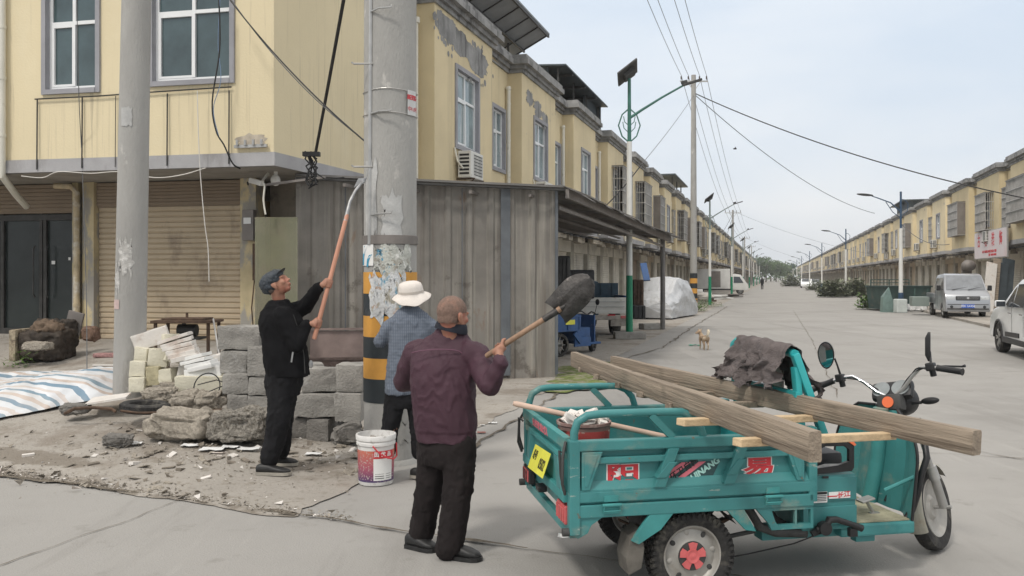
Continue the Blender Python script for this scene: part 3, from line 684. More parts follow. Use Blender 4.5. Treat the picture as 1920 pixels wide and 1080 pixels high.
# ---------------------------------------------------------------- corner building
cb = thing('corner_building', 'yellow two-storey corner building with roller shutter and dark glass shop door at left', 'building', fr(2, 2, 0))
OFF = cb.location.copy()
def B(): return MB(OFF)
m = B(); LW = 9.0
m.wall(CORNER, FW, -FM, LW, SOF + .2, EAVE, [(.70, 1.98, 4.66, 6.3), (2.96, 3.84, 4.62, 6.25)], .16)
m.wall(CORNER, U, N, 5.19, SOF + .2, EAVE, [])
b0 = fr(LW, 0); 
m.quad(b0 + Vector((0, 0, 0)), b0 + Vector((0, 0, EAVE)), b0 + FM * 8 + Vector((0, 0, EAVE)), b0 + FM * 8)
e0 = st(5.19, 0); m.quad(e0, e0 + Vector((0, 0, EAVE)), e0 - N * 8 + Vector((0, 0, EAVE)), e0 - N * 8)
m.add([CORNER + Vector((0, 0, EAVE)), fr(LW, 0, EAVE), fr(LW, 8, EAVE), st(5.19, -8, EAVE), st(5.19, 0, EAVE)], [(0, 1, 2, 3, 4)])
m.build('wall', M_YELF, cb)
def ring(mb, off, z0, z1, back=.3):     # a course that follows the two street faces
    a0, a1, a2 = fr(LW, -off, 0), None, st(5.18, off)
    # mitred corner
    p, d1 = fr(0, -off), FW; q, d2 = st(0, off), U
    den = d1.x * d2.y - d1.y * d2.x; tt = ((q.x - p.x) * d2.y - (q.y - p.y) * d2.x) / den; a1 = p + d1 * tt
    i0, i2 = fr(LW, back), st(5.18, -back); p2 = fr(0, back); q2 = st(0, -back); tt = ((q2.x - p2.x) * d2.y - (q2.y - p2.y) * d2.x) / den; i1 = p2 + d1 * tt
    vs = [Vector((v.x, v.y, z)) for z in (z0, z1) for v in (a0, a1, a2, i2, i1, i0)]
    mb.add(vs, [(0, 1, 4, 5), (1, 2, 3, 4), (6, 7, 10, 11), (7, 8, 9, 10), (0, 1, 7, 6), (1, 2, 8, 7), (2, 3, 9, 8), (3, 4, 10, 9), (4, 5, 11, 10), (5, 0, 6, 11)])
m = B(); ring(m, .03, SOF, SOF + .2); m.build('band', M_GREYBAND, cb)
m = B()
for pr, z0, z1 in ((.05, 7.3, 7.40), (.12, 7.40, 7.50), (.24, 7.50, 7.64), (.19, 7.64, TOP)): ring(m, pr, z0, z1, .1)
m.build('cornice', M_CORN, cb)
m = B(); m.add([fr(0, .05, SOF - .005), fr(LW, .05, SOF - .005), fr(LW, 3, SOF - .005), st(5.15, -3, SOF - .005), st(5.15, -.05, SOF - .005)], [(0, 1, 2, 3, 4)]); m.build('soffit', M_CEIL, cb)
def win_at(s0, s1, z0, z1):
    f = window_parts(cb, CORNER - OFF + FW * s0, FW, -FM, s1 - s0, z0, z1, .62, 2, .075, M_GLASS); f['label'] = 'wide white window' if s1 < 2.2 else 'narrow white window'
win_at(.70, 1.98, 4.66, 6.3); win_at(2.96, 3.84, 4.62, 6.25)
GZ = .60
# ground floor, set back 1.4 m
RB = 1.4
def gbox(mb, s0, s1, r0, r1, z0, z1):
    vs = [fr(s, r, z) for z in (z0, z1) for s, r in ((s0, r0), (s1, r0), (s1, r1), (s0, r1))]
    mb.add(vs, [(3, 2, 1, 0), (4, 5, 6, 7), (0, 1, 5, 4), (1, 2, 6, 5), (2, 3, 7, 6), (3, 0, 4, 7)])
for (a, b) in ((.98, 1.26), (4.0, 4.22), (4.32, 4.42), (7.3, 7.6)):
    m = B(); gbox(m, a, b, RB - .12, RB + .2, 0, SOF - .01); m.build('column', M_COL, cb)
m = B(); shutter(m, fr(1.27, RB + .02), FW, -FM, 2.72, GZ - .06, 3.0, .088, .02); m.build('roller_shutter', M_SHUT, cb)
m = B(); shutter(m, fr(1.27, RB - .05), FW, -FM, 2.72, 2.92, SOF - .02, .05, .012)
gbox(m, 1.27, 3.99, RB - .04, RB + .3, 2.9, 2.94); m.build('shutter_housing', M_SHUTD, cb)
m = B(); shutter(m, fr(4.43, RB - .05), FW, -FM, 2.85, 2.85, SOF - .02, .06, .012); gbox(m, 4.43, 7.29, RB - .04, RB + .3, 2.82, 2.86); m.build('shutter_housing', M_SHUTD, cb)
gd = B(); gbox(gd, 4.43, 7.29, RB + .1, RB + .14, GZ + .12, 2.82); gdo = gd.build('glass_door', M_DGLASS, cb)
m = B()
for s_ in (4.43, 5.08, 5.16, 5.95, 6.6, 7.25): gbox(m, s_, s_ + .06, RB + .05, RB + .098, GZ + .12, 2.82)
gbox(m, 4.43, 7.29, RB + .04, RB + .096, 2.7, 2.8); gbox(m, 4.43, 7.29, RB + .03, RB + .097, GZ + .10, GZ + .2); m.build('door_frame', M_DARKM, gdo)
m = B()
for s_ in (5.02, 5.28): m.tube([fr(s_, RB + .02, 1.35), fr(s_, RB - .02, 1.4), fr(s_, RB - .02, 2.2), fr(s_, RB + .02, 2.25)], .015, 8)
m.build('door_handle', M_CHASSIS, gdo)
for (s_, z_, a_, b_) in ((4.93, 1.93, .07, .06), (4.62, 2.0, .04, .05), (4.55, 2.02, .03, .07), (4.48, 1.85, .02, .05)):
    m = B(); c_ = fr(s_, RB + .09, z_); gbox(m, s_, s_ + a_, RB + .085, RB + .092, z_, z_ + b_); m.build('sticker', M_STW, gdo)
m = B(); gbox(m, 4.43, 7.29, RB - .04, RB + .3, 0, GZ + .10); m.build('threshold', M_FORE, cb)
m = B(); gbox(m, -1.6, .97, 1.75, 1.9, 0, SOF - .01); m.build('side_wall', mat('stained_plaster', (.22, .19, .15), .9, var=.3, scale=1.5, world=True, stain=(.10, .085, .07, .8), sfac=.5, sscale=2), cb)
m = B(); gbox(m, .25, .62, 1.69, 1.74, .5, 2.6); m.build('side_door', M_DARKM, cb)
# drainpipes of the corner building
m = B(); m.tube([fr(4.58, -.08, 7.2), fr(4.58, -.08, 3.55), fr(4.60, -.06, 3.30), fr(4.80, .45, 3.05), fr(5.0, .9, 2.9)], .055, 10)
for z_ in (3.9, 4.8, 5.6): m.tube([fr(4.58, -.08, z_), fr(4.58, -.08, z_ + .05)], .064, 10)
m.build('drainpipe', M_PIPE, cb, smooth=True)
m = B(); m.tube([fr(4.27, RB - .2, .55), fr(4.27, RB - .2, 3.15), fr(4.35, RB - .25, 3.25), fr(4.62, RB - .3, 3.26)], .05, 10)
for z_ in (1.2, 2.1, 2.9): m.tube([fr(4.27, RB - .2, z_), fr(4.27, RB - .2, z_ + .06)], .06, 10)
m.build('drainpipe', mat('weathered_pipe', (.46, .38, .25), .8, var=.3, scale=5, stain=(.62, .6, .55, .8), sfac=.52, sscale=4), cb, smooth=True)
m = B(); m.tube([st(4.95, .09, 6.9), st(4.95, .09, 3.5)], .055, 8); m.tube([st(4.95, .10, 6.95), st(4.95, .10, 6.84)], .08, 10); m.build('drainpipe', M_PIPE, cb, smooth=True)
# thin dark conduits under the windows
m = B()
for s_ in (.70, 1.72, 2.50, 2.60, 3.18, 3.98): m.tube([fr(s_, -.035, 4.47), fr(s_, -.04, 3.9), fr(s_, -.045, 3.38)], .011 if s_ != 2.6 else .006, 6)
m.tube([fr(.66, -.04, 4.52), fr(2.0, -.04, 4.50), fr(2.9, -.04, 4.48), fr(4.02, -.04, 4.48)], .011, 6)
m.build('cage_remnant', M_DARKM, cb)
m = B(); m.box(fr(.34, -.05, 3.63), (.52, .05, .045), rz=math.atan2(FW.y, FW.x)); 
for i in range(4): m.tube([fr(.15 + i * .13, -.09, 3.64), fr(.15 + i * .13, -.09, 3.72)], .022, 8)
m.build('insulator_rack', M_ALU, cb)
m = B(); pts = []
for i in range(26):
    a = 2 * math.pi * i / 26; rr = 1 + .45 * fbm((math.cos(a) * 2, math.sin(a) * 2, 2)); pts.append(fr(.36 + .24 * rr * math.cos(a), -.004, 3.72 + .10 * rr * math.sin(a)))
m.add(pts, [list(range(26))]); m.build('peeled_patch', M_PLAS, cb)
# peeled grey render on the first bays
m = MB(st(8, .41, 6.6))
for (tc_, zc, wt, wz, sd) in ((6.0, 6.95, .6, .28, 1), (6.8, 6.85, .75, .26, 2), (7.8, 6.75, .75, .30, 3), (5.5, 7.1, .2, .15, 4)):
    pts = []
    for i in range(48):
        a = 2 * math.pi * i / 48; rr = 1 + .35 * fbm((math.cos(a) * 1.5, math.sin(a) * 1.5, sd)) + .14 * fbm((math.cos(a) * 9, math.sin(a) * 9, sd)); pts.append(st(tc_ + wt * rr * math.cos(a), .404 + sd * .0006, min(7.29, zc + wz * rr * math.sin(a))))
    m.add(pts, [list(range(48))])
    for q in range(14):
        a = random.uniform(0, 6.28); rr = random.uniform(.9, 1.7); tq, zq, sq = tc_ + wt * rr * math.cos(a), zc + wz * rr * math.sin(a) - .08, random.uniform(.02, .09)
        if zq < 7.2: m.add([st(tq + sq * (1 + .5 * fbm((k, q, sd))) * math.cos(k * .785), .4035 + q * .0001, zq + sq * (1 + .5 * fbm((k, q, sd + 3))) * math.sin(k * .785)) for k in range(8)], [list(range(8))])
h0 = [o for o in col.objects if o.name.startswith('terraced_house') and o.get('label') == LAB_L[0]][0]
bpy.context.view_layer.update(); inv = h0.matrix_world.inverted(); m.v = [inv @ (v + m.off) for v in m.v]; m.off = None; m.build('peeled_patch', M_CORN, h0)
h1 = [o for o in col.objects if o.get('label') == LAB_L[1]][0]; inv = h1.matrix_world.inverted(); m = MB()
for (tc_, zc, wt, wz, sd) in ((12.2, 6.75, .4, .2, 5), (13.1, 6.6, .5, .22, 6), (13.9, 6.45, .35, .25, 7)):
    pts = []
    for i in range(48):
        a = 2 * math.pi * i / 48; rr = 1 + .5 * fbm((math.cos(a) * 1.5, math.sin(a) * 1.5, sd)) + .3 * fbm((math.cos(a) * 7, math.sin(a) * 7, sd)); pts.append(inv @ st(tc_ + wt * rr * math.cos(a), .404 + sd * .0006, zc + wz * rr * math.sin(a)))
    m.add(pts, [list(range(48))])
m.build('peeled_patch', M_CORN, h1)

# fittings under the soffit of the corner building
m = MB(fr(.55, .7, 3.1)); m.cbox(fr(.55, .5, 3.17), (.26, .085, .085), .02, rz=-.5, ry=.25); m.tube([fr(.5, .6, 3.2), fr(.45, .7, SOF - .01)], .02, 8)
cm = thing('security_camera', 'white bullet camera hanging beneath the corner of the yellow building', 'camera', fr(.55, .7, 3.1)); o = m.build('housing', M_AC, cm)
m = MB(fr(.55, .7, 3.1)); c_ = fr(.55, .5, 3.17); m.tube([c_ + Vector((-.10, -.06, -.03)).normalized() * .128, c_ + Vector((-.10, -.06, -.03)).normalized() * .14], .03, 10); m.build('lens', M_BLACK, cm)
m = MB(fr(.28, .6, 3.2)); m.ell(fr(.28, .6, 3.2), (.075, .075, .09)); m.tube([fr(.28, .6, 3.26), fr(.28, .6, SOF - .006)], .03, 8); tag(m.build('globe_lamp', M_AC, loc=fr(.28, .6, 3.2), smooth=True), 'small round white lamp beneath the yellow corner soffit', 'lamp')
mm_ = MB(fr(1.1, RB - .2, 2.4)); mm_.cbox(fr(1.05, RB - .2, 2.55), (.2, .12, .5), .01, rz=-.2); mt_ = mm_.build('electricity_meter', M_CAGE, loc=fr(1.1, RB - .2, 2.4)); tag(mt_, 'small grey electricity meter box on the column right of the tan shutter', 'meter')
m = MB(fr(1.1, RB - .2, 2.4)); m.box(fr(1.05, RB - .27, 2.62), (.13, .01, .1), rz=-.2); m.build('dial', M_STW, mt_)
m = MB(fr(.9, RB - .22, 1.6)); m.cbox(fr(.93, RB - .22, 1.95), (.09, .06, .6), .01); m.tube([fr(.95, RB - .22, 1.66), fr(1.0, RB - .22, 1.2), fr(.97, RB - .2, .75)], .012, 6); m.tube([fr(.92, RB - .22, 1.66), fr(.9, RB - .22, 1.2), fr(.93, RB - .2, .75)], .012, 6)
tag(m.build('electric_box', M_RUST, loc=fr(.9, RB - .22, 1.6)), 'narrow rusty switch box with hanging cables on the yellow column', 'switch box')

# ---------------------------------------------------------------- rooftop canopies
cn = thing('roof_canopy', 'large tilted grey sheet canopy on posts over the first left-row house', 'canopy', st(9, 0, 7.9))
o0 = cn.location.copy(); m = MB(o0)
a, b, c, d = st(3.6, -.75, 7.93), st(13.0, -.75, 7.93), st(13.0, .78, 8.72), st(3.6, .78, 8.72); up = Vector((0, 0, .05))
m.add([a, b, c, d, a + up, b + up, c + up, d + up], [(0, 1, 2, 3), (4, 7, 6, 5), (0, 4, 5, 1), (1, 5, 6, 2), (2, 6, 7, 3), (3, 7, 4, 0)]); m.build('sheet_panel', M_PANEL, cn)
m = MB(o0)
for f in (.02, .5, .98): m.bar(a.lerp(d, f) - up * .6, b.lerp(c, f) - up * .6, .05, .06)
for i in range(11): f = i / 10 * .98 + .01; m.bar(a.lerp(b, f) - up * .3, d.lerp(c, f) - up * .3, .03, .03)
m.build('canopy_frame', M_DARKM, cn)
for t_ in (6.6, 9.2, 11.8): m = MB(o0); m.bar(st(t_, -.1, 7.8), st(t_, -.1, 8.24), .06, .06, up=(1, 0, 0)); m.build('post', M_DARKM, cn)
sh_ = thing('rooftop_shed', 'dark blue sheet-metal shed on the roof of the second left-row house', 'shed', st(20, -1.5, 7.9)); o0 = sh_.location.copy()
m = MB(o0); a, b, c, d = st(16.8, -3.4, 9.0), st(24.2, -3.4, 9.0), st(24.2, .35, 8.78), st(16.8, .35, 8.78)
m.add([a, b, c, d, a + up, b + up, c + up, d + up], [(0, 1, 2, 3), (4, 7, 6, 5), (0, 4, 5, 1), (1, 5, 6, 2), (2, 6, 7, 3), (3, 7, 4, 0)]); m.build('roof', M_SHEDB, sh_)
def corr(mb, p0, p1, z0, z1, pitch=.2, dep=.03, both=False, ztop=None):
    p0, p1 = Vector(p0), Vector(p1); L = (p1 - p0).length; d = (p1 - p0).normalized(); nn = Vector((d.y, -d.x, 0)); n = max(1, int(L / pitch)); h = L / n; pts = []
    for i in range(n):
        for f, o in ((0, 0), (.62, 0), (.72, dep), (.9, dep)): pts.append((i * h + f * h, o))
    pts.append((L, 0))
    for (a, oa), (b, ob) in zip(pts[:-1], pts[1:]):
        qa, qb = p0 + d * a + nn * oa, p0 + d * b + nn * ob
        ta = z1 if ztop is None else z1 + (ztop - z1) * a / L; tb = z1 if ztop is None else z1 + (ztop - z1) * b / L
        mb.quad((qa.x, qa.y, z0), (qb.x, qb.y, z0), (qb.x, qb.y, tb), (qa.x, qa.y, ta))
m = MB(o0); corr(m, st(17, -3.2), st(17, -.3), 7.4, 8.82); corr(m, st(24, -3.2), st(24, .1), 7.4, 8.8); corr(m, st(17, -3.2), st(24, -3.2), 7.4, 8.95); corr(m, st(21.5, -.1), st(24, -.1), 7.85, 8.78); m.build('sheet_wall', M_SHEDB, sh_)
for t_ in (17.1, 19.4, 21.6, 23.9): m = MB(o0); m.bar(st(t_, 0, 7.86), st(t_, 0, 8.77), .07, .07, up=(1, 0, 0)); m.build('post', M_DARKM, sh_)
m = MB(o0)
for t_ in (18, 20, 22): m.bar(st(t_, .3, 8.72), st(t_, -3.3, 8.92), .05, .08)
m.build('rafter', M_DARKM, sh_)
for (side, t_, d0, z, s_, lab) in (('r', 82, 18.9, 7.9, 1, 'dark rooftop shed on the right row left of the nearest right street lamp'), ('l', 55, -.2, 7.9, 1.0, 'small flat roof stand on the left row behind the second solar lamp')):
    c = thing('rooftop_shed', lab, 'shed', st(t_, d0, z)); oo = c.location.copy(); m = MB(oo)
    sg = 1 if side == 'r' else -1
    m.box(st(t_, d0 + sg * 1.3, z + 1.15), (3.4, 9, .10), rz=-R(17.2)); m.build('roof', M_SHEDB, c)
    if side == 'r':
        m = MB(oo); corr(m, st(t_ - 4, d0 + .2), st(t_ - 4, d0 + 2.8), z - .2, z + 1.1); corr(m, st(t_ - 4, d0 + .2), st(t_ + 4, d0 + .2), z - .2, z + 1.1); m.build('sheet_wall', M_SHEDB, c)
    else:
        for dt in (-3, 0, 3): m = MB(oo); m.bar(st(t_ + dt, d0, z - .1), st(t_ + dt, d0, z + 1.1), .08, .08, up=(1, 0, 0)); m.build('post', M_DARKM, c)

# ---------------------------------------------------------------- corrugated shed and awning
SL, SR = Vector((-3.42, 13.5, 0)), Vector((.76, 14.4, 0)); ZL, ZR = 3.27, 3.20
sd_ = thing('corrugated_shed', 'weathered grey corrugated sheet shed with open awning roof beside the striped concrete pole', 'shed', (SL + SR) / 2); o0 = sd_.location.copy()
m = MB(o0); corr(m, SL, SR, .0, ZL - .02, .34, .035, ztop=ZR - .02); m.build('sheet_wall', M_CORR, sd_)
m = MB(o0); corr(m, SR + Vector((-.03, .03, 0)), SR + Vector((-.06, 1.5, 0)), .0, ZR - .1, .3, .03); m.build('side_wall', M_CORR, sd_)
m = MB(o0); dd = (SR - SL).normalized(); nn = Vector((dd.y, -dd.x, 0))
for f, w_ in ((.415, .03), (.79, .16), (.995, .05), (.18, .02), (.62, .015)):
    c = SL.lerp(SR, f) + nn * .045; m.box((c.x, c.y, 1.62), (w_, .02, 3.1), rz=math.atan2(dd.y, dd.x))
m.build('seam_batten', mat('blue_grey_steel', (.13, .14, .15), .6, metal=.4, var=.25, scale=2, world=True), sd_)
UPZ = Vector((0, 0, 1))
ROOFN = 14.2
def slab(mb, a, b, c, d, t=.03):
    u_ = Vector((0, 0, t)); mb.add([a, b, c, d, a + u_, b + u_, c + u_, d + u_], [(0, 1, 2, 3), (4, 7, 6, 5), (0, 4, 5, 1), (1, 5, 6, 2), (2, 6, 7, 3), (3, 7, 4, 0)])
m = MB(o0)
w1_ = st(.4, -.2, 3.32); w2_ = st(14.5, -.6, 3.30); fr1 = SR + nn * .15 + Vector((.08, 0, ZR)); fr2 = SR + U * ROOFN + Vector((.25, 0, 3.02)); frl = SL + nn * .15 + Vector((0, 0, ZL + .02))
slab(m, frl, fr1, fr2, w2_, .035); m.build('roof', M_CORRT, sd_)
m = MB(o0)   # ragged edge sheets hanging over the eave
for i in range(26):
    f0, f1 = i / 26, (i + 1) / 26; a, b = fr1.lerp(fr2, f0), fr1.lerp(fr2, f1); dz = .012 * (i % 2); ov = .25 + .06 * math.sin(i * 2.3) + (.15 if i > 17 else 0)
    slab(m, a + Vector((-.05, 0, .04 + dz)), a + N * ov + Vector((0, 0, -.10 + dz)), b + N * ov + Vector((0, 0, -.10 + dz)), b + Vector((-.05, 0, .04 + dz)), .012)
m.build('eave_sheet', M_CORRT, sd_)
m = MB(o0); m.bar(fr1 - UPZ * .10 + Vector((.05, 0, 0)), fr2 - UPZ * .10, .06, .16); m.bar(SR + U * .1 + UPZ * (ZR - .32), SR + U * ROOFN + UPZ * 2.72, .04, .06)
for i in range(7): f = (i + .4) / 7; a = fr1.lerp(fr2, f) - UPZ * .09; b = w1_.lerp(w2_, f) - UPZ * .06; m.bar(a, b, .05, .09)
for i in range(4): f = (i + .6) / 4.6; a = fr1.lerp(w1_, f) - UPZ * .16; b = fr2.lerp(w2_, f) - UPZ * .16; m.bar(a, b, .05, .05)
m.build('rafter', M_CAGE, sd_)
m = MB(o0); m.bar(frl - UPZ * .045 + nn * .05, fr1 - UPZ * .045 + nn * .05, .08, .03); m.build('lip', M_DARKM, sd_)
for dt in (ROOFN - .15,): m = MB(o0); q = SR + U * dt; m.tube([(q.x, q.y, 0), (q.x, q.y, 2.95)], .08, 12); m.build('post', M_CORRT, sd_, smooth=True)
for dt in (7.2,): m = MB(o0); q = SR + U * dt - N * 3.2; m.tube([(q.x, q.y, 0), (q.x, q.y, 3.1)], .05, 10); m.build('post', M_CHASSIS, sd_, smooth=True)
q = SR + U * (ROOFN - .15); m = MB((q.x, q.y, 0)); m.cbox((q.x - .35, q.y + .1, .1), (.75, .4, .2), .03, rz=.3); tag(m.build('post_footing', M_BLOCK, loc=(q.x, q.y, 0)), 'low rough concrete slab at the foot of the awning post', 'slab')
# low brick plinth board by the shed, seen behind the blocks
m = MB((-2.3, 13.2, 0)); m.box((-2.45, 13.28, .66), (1.35, .04, .42), rz=.2); m.box((-2.45, 13.25, .90), (1.4, .05, .03), rz=.2); tag(m.build('sheet_board', mat('faded_pink_board', (.25, .19, .17), .8, var=.25, scale=3), loc=(-2.3, 13.2, 0)), 'faded pinkish board leaning at the foot of the corrugated wall left of the pole', 'board')
m = MB((-2.3, 12.6, 0)); m.box((-2.45, 12.62, .35), (1.9, .5, .3), rz=.2); m.box((-2.45, 12.36, .52), (1.95, .03, .025), rz=.2)
tag(m.build('brick_trough', mat('wet_dark_brick', (.085, .06, .052), .8, var=.4, scale=7, bump=.7), loc=(-2.3, 12.6, 0)), 'low dark brown trough behind the grey block wall', 'trough')
# green glass sheet beside the column
m = MB((-3.3, 13.0, .4)); a, b = at(478, 408, 13.0), at(558, 408, 13.0); c, d = at(558, 690, 12.7), at(478, 690, 12.7); slab(m, d, c, b, a, .008)
tag(m.build('glass_sheet', mat('greenish_glass', (.20, .195, .12), .18, alpha=.62, var=.15, scale=2, spec=.6, stain=(.24, .21, .15, .6), sfac=.5, sscale=3), loc=(-3.3, 13.0, .4)), 'tall greenish glass sheet leaning between the shutter column and the corrugated wall', 'glass sheet')
# ================================================================ POLES, LAMPS, CABLES
M_BRUSH = mat('cement_patch', (.42, .42, .41), .9, var=.15, scale=6, bump=.3)
def arc_patch(mb, c, r, z0, z1, a0, a1, n=10, m=6, rag=0.0, seed=0):
    g = []
    for j in range(m + 1):
        row = []
        for i in range(n + 1):
            f, h = i / n, j / m; a = a0 + (a1 - a0) * f; z = z0 + (z1 - z0) * h
            if rag:
                if j in (0, m): z += rag * fbm((f * 5, seed, j))
                if i in (0, n): a += rag * 1.5 * fbm((h * 5, seed, i + 9))
            row.append((c[0] + r * math.cos(a), c[1] + r * math.sin(a), z))
        g.append(row)
    for j in range(m):
        for i in range(n): mb.quad(g[j][i], g[j][i + 1], g[j + 1][i + 1], g[j + 1][i])
# --- the big striped pole
PX, PY, PR = -1.126, 7.9, .243
pole = thing('concrete_pole', 'thick concrete utility pole with yellow and black warning bands and torn posters', 'utility pole', (PX, PY, 0)); o0 = pole.location.copy()
def zpy(py, Y=PY): return CAMH - (py - 520) / FOC * Y
m = MB(o0); m.tube([(PX, PY, -.05), (PX, PY, 6), (PX, PY, 12)], [PR, PR * .985, PR * .9], 40); m.build('shaft', M_CONC, pole, smooth=True)
Yf = PY - .1; zs = [zpy(y, PY - PR) for y in (755, 711, 672, 632, 592, 552, 510)]
zs = [zpy(757, 7.66), zpy(712, 7.66), zpy(673, 7.66), zpy(633, 7.66), zpy(593, 7.66), zpy(551, 7.66), zpy(510, 7.66)]
for i in range(6):
    m = MB(o0); m.lathe([(PR + .004, zs[i] + .0005), (PR + .004, zs[i + 1] - .0005)], 40, Matrix.Translation((PX, PY, 0)))
    m.build('stripe', M_ORANGE if i % 2 else M_STRIPEB, pole, smooth=True)
for (y0, y1, a0, a1, sd) in ((450, 365, -1.72, -1.0, 1), (440, 300, -2.5, -1.95, 2), (835, 790, -2.4, -.7, 3)):
    m = MB(o0); arc_patch(m, (PX, PY), PR + .005, zpy(y0, 7.66), zpy(y1, 7.66), a0, a1, 10, 6, .12, sd); m.build('cement_patch', M_BRUSH if sd < 3 else M_CONC, pole, smooth=True)
m = MB(o0); m.lathe([(PR, zpy(458, 7.66)), (PR + .012, zpy(457, 7.66)), (PR + .012, zpy(441, 7.66)), (PR, zpy(440, 7.66))], 40, Matrix.Translation((PX, PY, 0))); m.build('collar', M_CAGE, pole, smooth=True)
m = MB(o0); m.tube([(PX - .16, PY - PR * .78, .9 + 1.1), (PX - .15, PY - PR * .8, 4.4), (PX - .15, PY - PR * .8, 9)], .02, 8); m.build('conduit', M_ALU, pole, smooth=True)
for y in (22, 120, 213, 313, 403):
    z = zpy(y, 7.7); m = MB(o0)
    if y in (120, 313): m.tube([(PX - .13, PY - PR * .85, z), (PX - .30, PY - PR * .85, z), (PX - .32, PY - PR * .85, z + .015)], .009, 6)
    else: m.tube([(PX - .14, PY - PR * .87, z), (PX - .06, PY - PR - .05, z + .006), (PX + .05, PY - PR - .06, z + .01), (PX + .055, PY - PR - .06, z + .03)], .009, 6)
    m.build('climbing_rung', M_ALU, pole)
for z in (zpy(168, 7.7), zpy(212, 7.7)):
    m = MB(o0); m.tube([(PX + (PR + .006) * math.cos(a), PY + (PR + .006) * math.sin(a), z + .006 * math.sin(a * 3)) for a in [2 * math.pi * i / 32 for i in range(32)]], .004, 5, closed=True); m.build('wire_band', M_ALU, pole)
# number plate on the pole
M_PLT = mat('number_plate_white', (.55, .55, .54), .4, var=.06)
m = MB(o0); arc_patch(m, (PX, PY), PR + .012, zpy(214, 7.7), zpy(167, 7.7), -.78, -.30, 6, 1); pl = m.build('number_plate', M_PLT, pole)
m = MB(o0)
def on_pole(mb, s, size, a, z, r=PR + .0135, bold=0): n = Vector((math.cos(a), math.sin(a), 0)); mb_t = frame3(Vector((PX, PY, z)) + n * r, UPZ.cross(n), UPZ); text_mesh(mb, s, size, mb_t, .001, bold)
for i, ch in enumerate('高压危险'): on_pole(m, ch, .05, -.72 + .12 * i, zpy(181, 7.7), bold=.001)
for i, ch in enumerate('中10号'): on_pole(m, ch, .05, -.68 + .12 * i, zpy(203, 7.7))
m.build('plate_text', M_RED, pl)
# torn posters
M_P1 = mat('torn_poster', (.55, .56, .56), .85, var=.2, scale=6, bump=.6, stain=[((.06, .24, .36, .9), .56, 7, (1, 1, .5), .05), ((.34, .31, .24, .9), .53, 13, (1, 1, .6), .08), ((.45, .27, .16, .8), .60, 11, (1, 1, 1), .05)])
M_P2 = mat('torn_poster_upper', (.46, .47, .43), .9, var=.2, scale=8, bump=.6, stain=[((.03, .22, .36, .9), .575, 8, (1, 1, 1), .04), ((.66, .66, .63, .9), .56, 17, (1, 1, .6), .05), ((.30, .28, .24, .9), .55, 11, (1, 1, 1), .06)])
for (y0, y1, a0, a1, mt, sd, r_) in ((596, 512, -2.25, -.85, M_P1, 4, .009), (512, 462, -2.08, -.60, M_P2, 5, .006), (500, 466, -1.9, -1.0, M_P2, 15, .010), (560, 520, -1.5, -.92, M_P1, 6, .012), (590, 545, -2.05, -1.55, M_P1, 8, .014)):
    m = MB(o0); arc_patch(m, (PX, PY), PR + r_, zpy(y0, 7.66), zpy(y1, 7.66), a0, a1, 14, 10, .13, sd); m.build('torn_poster', mt, pole, smooth=True)
m = MB(o0); arc_patch(m, (PX, PY), PR + .008, zpy(498, 7.66), zpy(458, 7.66), -3.0, -2.08, 8, 1); mp_ = m.build('poster', M_STW, pole, smooth=True)
m = MB(o0)
for (cx, zc, s_) in ((-2.55, 477, 1), (-2.25, 488, .6)):
    zc = zpy(zc, 7.66); pts = [(cx + s_ * x * .34, zc + s_ * z * .10) for x, z in ((-1, -.9), (-.8, .1), (-.2, .8), (.6, .9), (.1, .45), (-.25, -.2), (-.4, -1))]
    m.add([(PX + (PR + .0095) * math.cos(a), PY + (PR + .0095) * math.sin(a), z) for a, z in pts], [list(range(len(pts)))])
m.build('poster_shape', mat('poster_blue', (.05, .27, .42), .6), mp_)
m = MB(o0); m.lathe([(PR + .012, -.05), (PR + .03, 0), (PR + .02, .03), (PR + .004, .05)], 40, Matrix.Translation((PX, PY, 0))); m.build('footing', M_CONC, pole, smooth=True)

# --- slim left pole
bx, by = at(242, 0, 10).x, 10.0; bz = gz(bx, by)
lp = thing('concrete_pole', 'plain slim leaning concrete pole standing in front of the tan roller shutter', 'utility pole', (bx, by, bz)); o0 = lp.location.copy()
m = MB(o0); m.tube([(bx, by, bz - .05), (bx + .055 * 1, by, bz + 3), (bx + .135, by, 7.5), (bx + .17, by, 10)], [.178, .168, .150, .14], 32); m.build('shaft', M_CONC, lp, smooth=True)
def lpx(z): return bx + .0183 * (z - bz)
def lpr(z): return .178 - .0038 * (z - bz)
for (y0, y1, a0, a1, mt, sd) in ((235, 200, -2.05, -1.28, M_BRUSH, 11),):
    z0, z1 = zpy(y0, 9.8), zpy(y1, 9.8); m = MB(o0); arc_patch(m, (lpx(z0), by), lpr(z0) + .008, z0, z1, a0, a1, 8, 4, .03, sd); m.build('cast_number_plate', mt, lp, smooth=True)
z0, z1 = zpy(580, 9.8), zpy(562, 9.8); m = MB(o0); arc_patch(m, (lpx(z0), by), lpr(z0) + .006, z0, z1, -2.5, -1.9, 6, 2); m.build('sticker', mat('faded_pink_label', (.5, .38, .36), .8, var=.2, scale=20), lp, smooth=True)
for (y0, y1, a0, a1, sd) in ((510, 452, -1.95, -1.1, 13), (545, 500, -2.4, -1.9, 14)):
    z0, z1 = zpy(y0, 9.8), zpy(y1, 9.8); m = MB(o0); arc_patch(m, (lpx(z0), by), lpr(z0) + .004, z0, z1, a0, a1, 12, 10, .22, sd); m.build('paper_residue', mat('paper_residue', (.40, .39, .37), .9, var=.3, scale=30, stain=(.58, .57, .55, 1), sfac=.5, sscale=25), lp, smooth=True)

